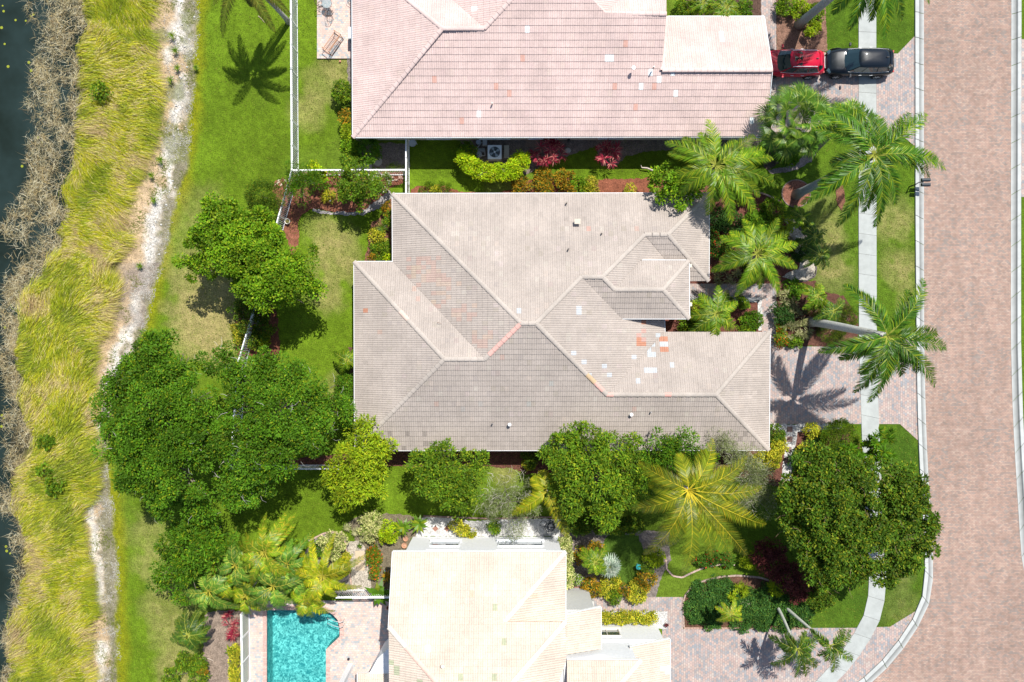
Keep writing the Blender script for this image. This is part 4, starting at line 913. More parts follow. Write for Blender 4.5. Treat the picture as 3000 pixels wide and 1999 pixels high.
def palm(label, base, crown, h, tips=None, n=14, r=80, pal='mid', ll=.75, arch=.7, wid=.045, nl=44, plume=.25, hang=.35, drop=1.0, trunk=(.17, .12), shaft=None, group=None, bark=(.36, .34, .31), bend=0, rach=(.34, .36, .06), jitter=.18, name='palm_tree', spear=True, fwd=.6):
    b = W(base[0], base[1], 0); c = W(crown[0], crown[1], h); t = thing(name, label, 'palm tree', b, group)
    pts = []; m = MB(); ns = 9
    for i in range(ns):
        s = i/(ns-1); e = s**(1+bend); pts.append((b[0]+(c[0]-b[0])*e, b[1]+(c[1]-b[1])*e, (h-(.35 if shaft else .1))*s - (.1 if i == 0 else 0)))
    rr = [trunk[0]*(1.35 if i == 0 else 1)+(trunk[1]-trunk[0])*i/(ns-1) for i in range(ns)]
    m.tube(pts, rr, 10, bark); m.build('trunk', M_WOOD, t, smooth=True)
    if shaft:
        m = MB(); a = np.array(pts[-2]); d = np.array(pts[-1])-a; d /= np.linalg.norm(d); e = np.array(pts[-1])
        m.tube([tuple(e-d*shaft), tuple(e-d*shaft*.5), tuple(e+d*.15)], [trunk[1]*1.05, trunk[1]*.95, trunk[1]*.5], 8, (.10, .17, .05)); m.build('crownshaft', M_WOOD, t, smooth=True)
    auto = tips is None
    if auto:
        tips = []
        for k in range(n):
            a = k*2*PI/n+random.uniform(-jitter, jitter); q = r*(random.uniform(.78, 1.22) if k % 3 else random.uniform(.5, .85)); tips.append((crown[0]+q*math.cos(a), crown[1]+q*math.sin(a), .45 if k % 3 == 0 else 1))
    for i, tp in enumerate(tips):
        f = tp[2] if len(tp) > 2 else 1.0; dz = drop*f*random.uniform(.8, 1.2); T = W(tp[0], tp[1], h-dz) if not auto else W(tp[0], tp[1], h)-np.array([0, 0, dz])
        L = np.linalg.norm((T-c)[:2]); V, F, C = frond_mesh(c, T, arch*(L/2.5)+.35*dz, ll*min(1, L/1.6+.25), nl, wid, PP[pal], plume, hang, rach, fwd); obj('frond', V, F, M_FROND, t, col=C)
    if spear:
        V, F, C = frond_mesh(c, c+np.array([.25, .1, .9]), .1, ll*.3, 16, wid, PP[pal], .1, 0, rach); obj('frond', V, F, M_FROND, t, col=C)
    return t
def fan_leaf(C, az, el, plen, rad, pal, nseg=24, spread=2.0, wid=.085):
    C = np.array(C, float); d = np.array([math.cos(az)*math.cos(el), math.sin(az)*math.cos(el), math.sin(el)]); hub = C+d*plen
    s = np.array([-math.sin(az), math.cos(az), 0]); u = np.cross(d, s)*-1
    if u[2] < 0: u = -u
    V = []; Q = []; T = []; Cc = []; mean, sp, c2, sh = PP[pal] if pal in PP else PAL[pal]
    V += [tuple(C-s*.012), tuple(C+s*.012), tuple(hub+s*.012), tuple(hub-s*.012)]; Q.append((0, 1, 2, 3)); Cc += [(.2, .24, .07)]*4
    tone = random.uniform(.55, 1.4)
    for k in range(nseg):
        a = -spread+2*spread*k/(nseg-1)+random.uniform(-.04, .04); ax = d*math.cos(a)+s*math.sin(a)+np.array([0, 0, .1]); ax /= np.linalg.norm(ax); L = rad*(1-.25*abs(a)/spread)*random.uniform(.9, 1.08)
        w = np.cross(ax, u); w /= np.linalg.norm(w); p1 = hub+ax*L*.55; p2 = hub+ax*L+np.array([0, 0, -.3*L])
        n0 = len(V); V += [tuple(hub), tuple(p1-w*wid*.5+u*.01), tuple(p1+w*wid*.5), tuple(p2)]; Q.append((n0, n0+2, n0+3, n0+1))
        cc = np.array(c2 if random.random() < sh else mean)*tone*random.uniform(.8, 1.2); Cc += [tuple(cc)]*4
    return V, Q, Cc
def fan_palm(label, base, crown, h, n, r, pal='sabal', group=None, rad=.75, bark=(.22, .19, .16), tr=(.2, .17), nseg=24, name='fan_palm'):
    b = W(base[0], base[1], 0); c = W(crown[0], crown[1], h); t = thing(name, label, 'palm tree', b, group)
    m = MB(); m.tube([(b[0], b[1], -.05), ((b[0]+c[0])/2, (b[1]+c[1])/2, h*.45), (c[0], c[1], h)], [tr[0], tr[1], tr[1]*.8], 9, bark); m.build('trunk', M_WOOD, t, smooth=True)
    for k in range(n):
        az = k*2.399; el = 1.25-1.6*(k/n)**.6+random.uniform(-.1, .1); pl = (r/PPM-rad*.75)*(.25+.85*(k/n)**.6)
        V, Q, Cc = fan_leaf(c, az, el, max(.15, pl), rad*random.uniform(.85, 1.15), pal, nseg); obj('fan_leaf', V, [np.array(Q)], M_FROND, t, col=np.array(Cc))
    return t

# ------------------------------------------------------------------ the broad-leaved trees
t = tree('bright green spreading tree left of the tan roof, above the largest trees', [(650, 650, 78, 6.2), (575, 730, 58, 5.4), (665, 745, 85, 6.4), (750, 700, 85, 6.8), (790, 800, 105, 7), (880, 780, 62, 6), (850, 865, 62, 5.6), (720, 815, 62, 6), (590, 790, 34, 4.6), (915, 840, 34, 5)],
     'bright', (815, 860), leafL=.17, leafW=.10, clump_r=.52, dens=150, trunk_r=.2)
LA = [(430, 1060, 80, 8), (360, 1130, 80, 8), (330, 1220, 62, 7.5), (440, 1180, 110, 9.5), (380, 1300, 95, 8.6), (500, 1290, 105, 9.2), (400, 1390, 80, 8), (530, 1400, 95, 8.4), (560, 1180, 85, 9), (520, 1080, 60, 7.6), (470, 1460, 60, 7), (580, 1480, 52, 6.4), (460, 1000, 40, 7)]
tA = tree('largest tree of the photo, wide dark green crown beside the lake grass', LA, 'deep', (520, 1220), leafL=.16, leafW=.085, clump_r=.55, dens=165, trunk_r=.32, cover=1.05)
LB = [(650, 1060, 58, 7.4), (720, 1110, 70, 8), (800, 1090, 66, 7.8), (880, 1130, 75, 7.6), (960, 1170, 62, 6.6), (1000, 1190, 30, 6), (700, 1210, 85, 8.6), (800, 1230, 90, 8.6), (890, 1250, 75, 7.8), (730, 1330, 90, 8), (820, 1340, 70, 7.4), (700, 1430, 72, 7), (640, 1330, 55, 8), (760, 1420, 50, 6.4), (940, 1260, 45, 6.4)]
tB = tree('gappy dark green tree, right one of the big pair beside the tan roof', LB, 'deep', (830, 1180), leafL=.16, leafW=.085, clump_r=.52, dens=140, trunk_r=.26, cover=.86)
twigs(tA, LA, 3, (.42, .40, .36)); twigs(tB, LB, 4, (.45, .42, .38))
GR = 'trees in the row between the tan-roofed and the white house'
tree('yellow-green tree at the southwest corner of the tan roof, leftmost of the row', [(1068, 1262, 46, 4.8), (1020, 1340, 55, 5), (1085, 1330, 62, 5.4), (975, 1390, 42, 4), (1040, 1420, 62, 4.8), (1120, 1320, 45, 5), (1090, 1400, 50, 4.6), (1010, 1465, 30, 3.6)], 'yellowgreen', (1060, 1340), GR, style='broad', leafL=.22, leafW=.08, clump_r=.42, dens=75, trunk_r=.12)
tree('round mid-green tree second from the left in the row below the tan roof', [(1300, 1335, 56, 5), (1240, 1370, 52, 4.8), (1370, 1375, 56, 5), (1290, 1420, 62, 5.2), (1350, 1440, 56, 4.6), (1250, 1430, 36, 4), (1350, 1485, 30, 3.8)], 'green', (1305, 1370), GR, leafL=.20, leafW=.075, clump_r=.42, dens=85, trunk_r=.12)
tree('large bushy green tree right of the brown mulch gap below the tan roof', [(1650, 1320, 62, 5.8), (1720, 1300, 62, 6), (1790, 1330, 62, 6), (1660, 1400, 66, 6), (1750, 1400, 80, 6.8), (1830, 1390, 58, 6), (1700, 1460, 62, 5.8), (1780, 1480, 62, 5.8), (1830, 1450, 45, 5.4), (1760, 1520, 38, 4.8), (1850, 1320, 40, 5.2), (1620, 1350, 34, 5)], 'green', (1730, 1360), GR, leafL=.20, leafW=.085, clump_r=.45, dens=95, trunk_r=.17)
tree('darker green tree behind the coconut palm at the right end of the row', [(1940, 1310, 55, 5.6), (2000, 1300, 52, 5.6), (2040, 1340, 50, 5.2), (1960, 1370, 60, 5.4), (1910, 1360, 40, 5), (1900, 1420, 38, 4.4), (2020, 1400, 45, 4.6)], 'deep', (1950, 1340), GR, leafL=.19, leafW=.07, clump_r=.42, dens=85, trunk_r=.13)
LT = [(2380, 1380, 80, 7), (2460, 1400, 85, 7.6), (2340, 1450, 68, 6.8), (2420, 1480, 95, 8), (2510, 1470, 80, 7.6), (2450, 1570, 90, 7.6), (2370, 1560, 70, 7), (2520, 1560, 72, 7.4), (2400, 1640, 70, 6.6), (2480, 1650, 75, 6.6), (2550, 1630, 60, 6.4), (2530, 1380, 56, 6.4), (2320, 1520, 50, 6), (2420, 1690, 42, 5.6)]
tr1 = tree('dense dark green tree over the sidewalk at the lower right', LT, 'dark', (2420, 1480), 'street trees over the lower sidewalk', leafL=.19, leafW=.10, clump_r=.36, dens=85, trunk_r=.2, cover=1.1, sub=(11, .15, .27))
LT2 = [(2620, 1400, 58, 6), (2680, 1440, 50, 5.8), (2640, 1480, 75, 7), (2700, 1520, 52, 6.2), (2690, 1580, 55, 6), (2620, 1570, 70, 6.8), (2640, 1640, 58, 5.8), (2590, 1680, 45, 5.2), (2590, 1450, 34, 6), (2722, 1550, 24, 5.4)]
tr2 = tree('dark green tree reaching over the kerb, right-hand one of the lower sidewalk pair', LT2, 'dark', (2640, 1500), 'street trees over the lower sidewalk', leafL=.19, leafW=.10, clump_r=.34, dens=78, trunk_r=.18, cover=1.0, sub=(11, .15, .27))
twigs(tr1, LT, 6, (.26, .17, .11)); twigs(tr2, LT2, 6, (.26, .17, .11))
tree('small star-leaved green tree on the sidewalk edge beside the chamfered driveway lawn', [(2560, 1290, 34, 4.6), (2590, 1330, 40, 4.8), (2540, 1330, 40, 4.4), (2490, 1340, 44, 4), (2600, 1290, 24, 4.2)], 'deep', (2540, 1330), None, style='spiky', leafW=.09, clump_r=.36, dens=26, cover=1.4, trunk_r=.1)
tree('glossy green citrus tree by the white corner fence', [(1035, 505, 34, 3.6), (1075, 535, 46, 3.9), (1030, 560, 40, 3.5), (1060, 590, 34, 3.1), (1000, 520, 26, 2.8), (1000, 560, 20, 2.6)], 'green', (1045, 545), None, leafL=.14, leafW=.085, clump_r=.3, dens=60, trunk_r=.1)
tree('feathery deep green tree leaning over the white fence corner', [(860, 525, 40, 3.6), (905, 520, 36, 3.6), (880, 560, 36, 3.3), (925, 540, 26, 3), (845, 545, 26, 3)], 'deep', (890, 535), None, style='needle', leafL=.2, leafW=.035, clump_r=.4, dens=110, trunk_r=.09)
tree('light green tree at the north edge of the tan roof near the palm', [(1940, 510, 34, 4.4), (1985, 540, 42, 4.8), (1955, 570, 34, 4.5), (2000, 590, 34, 4.4), (1930, 540, 22, 4), (2030, 560, 26, 4.2)], 'bright', (1950, 545), None, leafL=.19, leafW=.10, clump_r=.34, dens=50, cover=.95, trunk_r=.1)
tree('dense leathery-leaved green tree below the biggest crown at the lower left', [(500, 1600, 50, 4.8), (560, 1570, 55, 5), (520, 1660, 55, 4.8), (600, 1620, 58, 5), (470, 1690, 28, 3.4), (560, 1700, 42, 4), (620, 1570, 50, 4.6), (660, 1600, 40, 4.2), (540, 1540, 45, 4.4), (535, 1740, 28, 3)], 'deep', (575, 1600), None, leafL=.24, leafW=.075, clump_r=.42, dens=70, trunk_r=.14)
t = tree('wispy grey-green weeping tree behind the coconut palm', [(2160, 1330, 50, 4.4), (2190, 1380, 60, 4.8), (2230, 1420, 55, 4.6), (2180, 1450, 55, 4.4), (2120, 1400, 40, 4.2), (2240, 1470, 38, 4), (2100, 1310, 38, 4)], 'grey', (2140, 1370), None, style='needle', leafL=.22, leafW=.02, clump_r=.45, dens=150, trunk_r=.1)
twigs(t, [(2190, 1380, 60, 4.8), (2230, 1440, 60, 4.8), (2180, 1450, 55, 4.4)], 12, (.40, .37, .32), .010)
t = tree('thin grey-twigged weeping tree over the white gravel strip', [(1430, 1450, 42, 4), (1480, 1440, 42, 4.2), (1530, 1430, 36, 4), (1500, 1500, 42, 4), (1440, 1500, 36, 3.6), (1560, 1480, 34, 3.8), (1505, 1550, 30, 3.4)], 'grey', (1490, 1460), None, style='needle', leafL=.22, leafW=.02, clump_r=.42, dens=110, trunk_r=.08, cover=.9)
twigs(t, [(1430, 1450, 50, 4.2), (1480, 1440, 60, 4.2), (1530, 1430, 46, 4)], 20, (.46, .42, .37), .011)
tree('yellow-tipped small tree under the canopy edge left of the diagonal white fence', [(705, 905, 34, 2.6), (735, 890, 34, 2.8), (715, 950, 26, 2.2)], 'dark', (715, 915), None, leafL=.15, leafW=.07, clump_r=.28, dens=55, trunk_r=.06)

# ------------------------------------------------------------------ the palms
palm('tall royal palm with pale leaning trunk and crown over the kerb at the middle driveway', (2372, 943), (2600, 985), 9.6,
     [(2460, 1052), (2400, 1030, 1.2), (2475, 835), (2520, 860, .6), (2705, 818), (2660, 850, .5), (2772, 1020), (2745, 975, .6), (2738, 1132), (2690, 1090, .5), (2503, 1150), (2520, 1095, .5), (2545, 1178), (2590, 1110, .5), (2611, 1075, .4), (2640, 1100, .7), (2560, 1030, .3)],
     pal='royal', ll=.80, nl=90, fwd=.95, plume=.35, hang=.3, drop=1.5, arch=.9, trunk=(.30, .22), shaft=1.6, group='royal palms along the sidewalk', bark=(.46, .46, .43), bend=.15, wid=.044)
palm('tall royal palm over the sidewalk above the mailboxes', (2332, 572), (2562, 455), 9.6,
     [(2380, 377), (2405, 330, .8), (2445, 306), (2502, 298), (2566, 338, .6), (2640, 350, .8), (2665, 332), (2712, 333), (2768, 495), (2745, 470, .6), (2722, 517, 1.2), (2622, 598), (2562, 665), (2530, 620, .8), (2452, 662), (2350, 597), (2400, 540, .7), (2434, 480, .4), (2600, 520, .5)],
     pal='royal', ll=.82, nl=90, fwd=.95, plume=.35, hang=.35, drop=1.6, arch=.9, trunk=(.30, .22), shaft=1.6, group='royal palms along the sidewalk', bark=(.30, .33, .33), bend=.1, wid=.044)
palm('royal palm at the top edge with a thick trunk in the mulch island', (2340, 72), (2545, -100), 9.6,
     [(2488, 88), (2440, 40, .8), (2552, 60, .6), (2592, 112), (2640, 62), (2722, 8), (2700, -60), (2640, -220), (2560, -260), (2470, -230), (2400, -160), (2380, -60)],
     pal='royal', ll=.82, nl=90, fwd=.95, plume=.35, hang=.35, drop=1.6, arch=.9, trunk=(.30, .22), shaft=1.6, group='royal palms along the sidewalk', bark=(.34, .36, .36), wid=.044)
palm('golden-green palm in the gap between the pink and tan roofs', (2045, 530), (2096, 485), 6.4,
     [(2072, 352), (2050, 390, .6), (2000, 405), (1950, 418), (1960, 450), (2160, 415, .8), (2212, 398), (2264, 466), (2240, 440, .7), (2280, 548), (2225, 575, .7), (2218, 640), (2180, 600, .6), (2142, 655), (2072, 630), (2100, 590, .5), (1990, 565), (1975, 520, .8)],
     pal='mid', ll=.72, nl=60, fwd=.9, plume=.25, hang=.35, drop=1.4, arch=.8, trunk=(.2, .13), shaft=.9)
palm('light green palm in the entry garden right of the tan roof', (2190, 775), (2218, 745), 5.0,
     [(2178, 643), (2140, 680, .7), (2112, 694), (2084, 794), (2110, 760, .6), (2156, 868), (2190, 840, .6), (2226, 846), (2281, 857), (2260, 820, .6), (2335, 785), (2300, 765, .6), (2338, 716), (2280, 640), (2230, 660, .5), (2310, 680, .8)],
     pal='mid', ll=.62, nl=56, fwd=.9, plume=.2, hang=.3, drop=1.2, arch=.7, trunk=(.14, .1), shaft=.5)
palm('round dark-centred palm in the courtyard between entry walk and garage roof', (2090, 915), (2098, 920), 3.4, None, 17, 78, 'mid', ll=.5, drop=.9, arch=.5, trunk=(.16, .12), nl=40)
palm('large yellow-green coconut palm in front of the white house garden', (1940, 1380), (2017, 1437), 9.0,
     [(2188, 1338), (2130, 1370, .7), (2088, 1286), (2060, 1320, .6), (2232, 1428), (2244, 1538), (2190, 1500, .7), (2188, 1628), (2142, 1632), (2085, 1634), (2110, 1560, .6), (2045, 1560, .5), (2000, 1682), (1960, 1600, .8), (1888, 1624), (1930, 1560, .8), (1850, 1490), (1872, 1358), (1990, 1330, .5), (1900, 1420, .8)],
     pal='coco', ll=.80, nl=74, plume=.10, hang=.35, drop=2.0, arch=1.2, trunk=(.2, .14), rach=(.62, .50, .04), wid=.034, bend=.1, fwd=.85)
palm('small palm with a thin arched trunk over the lower driveway, left of its pair', (2275, 1776), (2336, 1903), 4.6,
     [(2252, 1862), (2256, 1946), (2290, 1900, .7), (2331, 1984), (2362, 1980), (2394, 1952), (2393, 1866), (2360, 1850, .6), (2300, 1855, .6), (2375, 1915, .4)], pal='darkp', ll=.5, nl=64, plume=.7, hang=.2, drop=1.1, arch=.8, trunk=(.12, .07), shaft=.6, group='pair of slender palms over the lower driveway', wid=.045, bend=.3, bark=(.42, .44, .38))
palm('small palm with a thin arched trunk over the lower driveway, right of its pair', (2297, 1776), (2432, 1892), 4.6,
     [(2472, 1834), (2490, 1845), (2498, 1930), (2470, 1900, .5), (2438, 1968), (2396, 1920), (2375, 1845), (2420, 1935, .6), (2400, 1880, .4)], pal='darkp', ll=.48, nl=64, plume=.7, hang=.2, drop=1.1, arch=.8, trunk=(.12, .07), shaft=.6, group='pair of slender palms over the lower driveway', wid=.045, bend=.3, bark=(.42, .44, .38))
palm('leaning coconut palm bending away over the upper lawn from beside the white fence', (846, 66), (715, -66), 7.5,
     None, 12, 140, pal='olive', ll=.55, nl=60, plume=.15, hang=.6, drop=1.7, arch=.9, trunk=(.17, .11), bend=.4, bark=(.40, .38, .36), group=None)
palm('bushy palm in the sandy bed at the lower left', (545, 1868), (550, 1862), 3.0, None, 18, 62, 'darkp', ll=.42, drop=.9, arch=.5, trunk=(.16, .14), nl=36)
palm('small yellow-green palm standing in the groundcover bed at the lower right', (2100, 1772), (2143, 1802), 3.2, None, 12, 38, 'areca', ll=.3, drop=.5, arch=.3, trunk=(.08, .06), nl=30, bark=(.45, .45, .4))
palm('soft green palm beside the silver fan palm in the front garden of the white house', (1745, 1640), (1745, 1650), 2.6, None, 13, 48, 'mid', ll=.38, drop=.7, arch=.4, trunk=(.1, .08), nl=32)
palm('drooping young coconut palm above the right end of the gravel strip', (1590, 1410), (1602, 1442), 4.6, [(1500, 1508), (1530, 1480, .7), (1625, 1498), (1664, 1576), (1640, 1520, .7), (1560, 1440, .5), (1560, 1400, .6), (1590, 1380, .6)], pal='gold', ll=.6, nl=44, plume=.15, hang=.5, drop=1.0, arch=.6, trunk=(.1, .08), rach=(.4, .36, .04))
AG = 'clustered areca palms above the pool'
for (x, y, h, r, n, pl, lb) in ((840, 1655, 4.3, 76, 10, 'arecagreen', 'deep green areca palm behind the two brightest crowns of the clump'), (660, 1705, 3.6, 64, 9, 'areca', 'yellowish areca palm tucked between the left and middle crowns of the clump'), (860, 1700, 3.9, 70, 10, 'arecagreen', 'low green areca palm filling the right middle of the clump'), (775, 1620, 4.6, 100, 14, 'areca', 'areca palm with orange-tipped fronds, topmost of the clump above the pool'), (690, 1660, 4.2, 78, 12, 'arecagreen', 'areca palm in the left middle of the clump above the pool'),
                            (612, 1735, 3.8, 82, 13, 'arecagreen', 'areca palm with pale curling fronds at the left end of the clump'), (800, 1720, 4.4, 95, 13, 'arecagreen', 'green areca palm in the heart of the clump over the pool edge'),
                            (945, 1690, 4.2, 98, 16, 'gold', 'bright yellow-green areca palm at the right end of the clump above the pool'), (900, 1760, 3.6, 66, 11, 'areca', 'low areca palm hanging its fronds over the pool water'), (720, 1750, 3.4, 62, 11, 'areca', 'low areca palm beside the top of the pool fence')):
    palm(lb, (x+(1500-x)*.04, y-(y-1000)*.06), (x, y), h, None, n+1, r*1.15, pl, ll=.40, drop=1.5, arch=1.5, trunk=(.07, .05), nl=40, plume=.12, hang=.25, wid=.06, rach=(.42, .38, .05), group=AG, jitter=.55)
fan_palm('sabal palm with shaggy fan leaves beside the driveway of the pink-roofed house', (2252, 452), (2338, 352), 5.6, 34, 105, rad=.95)
fan_palm('second sabal palm crown with fan leaves between the first one and the sidewalk', (2375, 455), (2480, 355), 5.0, 18, 62, rad=.8)
fan_palm('silvery blue-green fan palm in the front garden of the white house', (1785, 1660), (1787, 1661), 1.6, 26, 34, pal='silver', rad=.62, tr=(.12, .1), nseg=14)
for (bx, by, x, y, h, r, n, lb) in ((2358, 668, 2388, 693, 3.2, 46, 11, 'slim dark palm leaning from the pebble bed, upper one of two'), (2365, 750, 2402, 748, 3.4, 48, 11, 'slim dark palm leaning over the lawn from the pebble bed, lower one of two'), (2330, 660, 2350, 637, 3.0, 44, 10, 'slim yellow-green palm at the top of the pebble bed'),
                                 (2380, 880, 2398, 868, 2.6, 50, 13, 'feathery palm among the plants below the entry lawn'), (2430, 905, 2444, 912, 2.6, 50, 12, 'feathery dark palm near the pale royal palm trunk'), (2100, 30, 2130, 20, 3.2, 60, 14, 'bright green palm at the top edge above the pink garage roof'), (2050, 20, 2062, 8, 2.6, 46, 11, 'smaller palm at the top edge left of the bright green one'),
                                 (1018, 1052, 1016, 1056, 2.4, 44, 12, 'low palm against the west wall of the tan-roofed house')):
    palm(lb, (bx, by), (x, y), h, None, n, r, 'darkp' if 'dark' in lb else 'mid', ll=.34, drop=.8, arch=.45, trunk=(.06, .045), nl=34, plume=.3, bark=(.2, .17, .13), group='slender garden palms')
rosette('grassy dark cycad-like plant at the northwest corner of the tan roof', 1118, 668, 28, 1.2, 'dark', 50, .03, name='strap_plant')

# ------------------------------------------------------------------ hedges and shrubs
shrub('chartreuse hedge bending in a U around the air conditioner', 1445, 500, 0, 1.6, 'lime', lobes=[(1356, 462, 17, 1.6), (1372, 478, 20, 1.7), (1392, 492, 22, 1.7), (1418, 502, 22, 1.7), (1445, 507, 22, 1.7), (1472, 504, 22, 1.7), (1497, 496, 24, 1.7), (1520, 482, 24, 1.6), (1532, 466, 16, 1.5)], name='hedge', cat='hedge', dens=50)
shrub('darker green bush at the left end of the hedge around the air conditioner', 1368, 445, 24, 1.2, 'green')
shrub('magenta cordyline cluster right of the air conditioner', 1600, 440, 0, 1.4, 'red', 'spiky', lobes=[(1575, 460, 20, 1.1), (1600, 430, 24, 1.4), (1625, 425, 18, 1.4), (1612, 460, 24, 1.6), (1630, 445, 18, 1.3)], clump_r=.42, dens=24, cover=1.1)
shrub('pink-centred cordyline under the eave of the pink-roofed house', 1778, 448, 0, 1.4, 'red', 'spiky', lobes=[(1765, 430, 20, 1.3), (1790, 442, 20, 1.3), (1780, 462, 22, 1.5)], clump_r=.42, dens=24, cover=1.2)
CR = 'crotons along the north side of the tan-roofed house'
for (x, y, r, p, lb) in ((1530, 548, 27, 'croton', 'bronze and yellow croton, leftmost of the crotons above the tan roof'), (1594, 518, 21, 'croton', 'small croton standing behind the second one above the tan roof'), (1588, 550, 25, 'croton', 'second large croton above the tan roof'),
                      (1655, 525, 26, 'croton', 'orange croton at the left end of the red mulch strip'), (1668, 552, 17, 'croton', 'low orange croton touching the tan eave'), (1700, 545, 24, 'bright', 'bright green bush between the orange and the yellow croton'),
                      (1728, 545, 24, 'yellow', 'bright yellow bush right of the orange croton'), (1846, 560, 12, 'yellow', 'tiny round yellow shrub alone on the red mulch strip')):
    shrub(lb, x, y, r, .95, p, group=CR)
shrub('green grassy tuft at the northwest end of the tan eave', 1252, 560, 22, .7, 'green', 'needle'); shrub('second green tuft along the northwest tan eave', 1300, 560, 25, .8, 'green', 'needle'); shrub('yellow shrub between the two tufts at the northwest tan eave', 1275, 560, 14, .8, 'yellow')
shrub('white-flowering bush beside the citrus tree', 1112, 532, 30, 2.2, 'white', leafL=.11)
shrub('round dark clipped bush near the fence on the lake lawn', 770, 578, 50, 2.9, 'dark', style='needle', dens=90, leafW=.03, clump_r=.3, cover=1.5)
shrub('yellow bromeliad-like plant on the corner mulch bed', 964, 575, 14, .6, 'yellow', 'spiky', cover=2)
shrub('red and orange leafed shrub under the feathery tree', 938, 530, 17, .9, 'red'); shrub('broad yellow-green leafed plant at the white fence rail', 930, 516, 18, 1.6, 'lime', leafL=.3, leafW=.2, dens=14)
shrub('small lime plant right behind the fence rail', 922, 488, 12, .5, 'lime')
WB = 'shrubs on the bed at the northwest wall of the tan-roofed house'
for (x, y, r, p, lb) in ((1136, 610, 14, 'croton', 'rusty croton at the top of the bed by the northwest wall'), (1145, 640, 20, 'green', 'green shrub below the rusty croton by the northwest wall'), (1105, 692, 20, 'yellow', 'yellow shrub in the middle of the bed by the northwest wall'),
                      (1118, 735, 30, 'green', 'large green shrub at the foot of the bed by the northwest wall'), (1140, 755, 14, 'lime', 'lime shrub in the corner where the tan roof steps'), (1090, 762, 12, 'croton', 'orange low plant at the end of the bed by the tan roof step')):
    shrub(lb, x, y, r, 1.0, p, group=WB)
PB = 'bushes along the west wall of the pink-roofed house'
for (x, y, r, p, lb) in ((1006, 268, 30, 'green', 'large round bush at the west wall of the pink-roofed house'), (1014, 345, 18, 'croton', 'mixed orange and green bush left of the pink roof'), (1018, 385, 18, 'yellowgreen', 'yellow-green bush left of the lower pink roof corner'), (1025, 430, 24, 'bright', 'light green bush just below the pink roof corner'),
                      (1075, 440, 36, 'deep', 'wide dark bush in the shade below the pink roof corner'), (1022, 470, 22, 'green', 'green bush left of the round stepping stones')):
    shrub(lb, x, y, r, 1.5, p, group=PB)
shrub('low pale plants along the white fence rail in the shade', 1152, 490, 16, .3, 'green', 'needle', lobes=[(1145, 492, 8, .3), (1165, 490, 8, .3), (1180, 492, 6, .3)])
# under the trees on the left
shrub('yellow shrub at the lower left of the diagonal white fence', 700, 985, 0, 1.0, 'yellow', lobes=[(695, 965, 14, 1.1), (705, 990, 16, 1.0)]); shrub('dark shrub right of the diagonal white fence', 760, 960, 0, 1.2, 'dark', lobes=[(760, 920, 26, 1.4), (770, 970, 26, 1.2), (745, 1000, 20, 1)])
shrub('olive shrub close to the tree trunk right of the diagonal fence', 765, 1000, 18, .9, 'yellowgreen'); shrub('rusty shrub under the edge of the bright tree', 775, 915, 16, 1.0, 'burgundy')
WW_ = 'bushes along the west wall of the tan-roofed house'
for (x, y, r, lb) in ((1012, 1130, 30, 'green bush beside the west wall of the tan-roofed house, upper one'), (1016, 1180, 30, 'green bush beside the west wall of the tan-roofed house, middle one'), (1010, 1225, 24, 'green bush beside the west wall of the tan-roofed house, lower one')): shrub(lb, x, y, r, 1.8, 'deep', group=WW_)
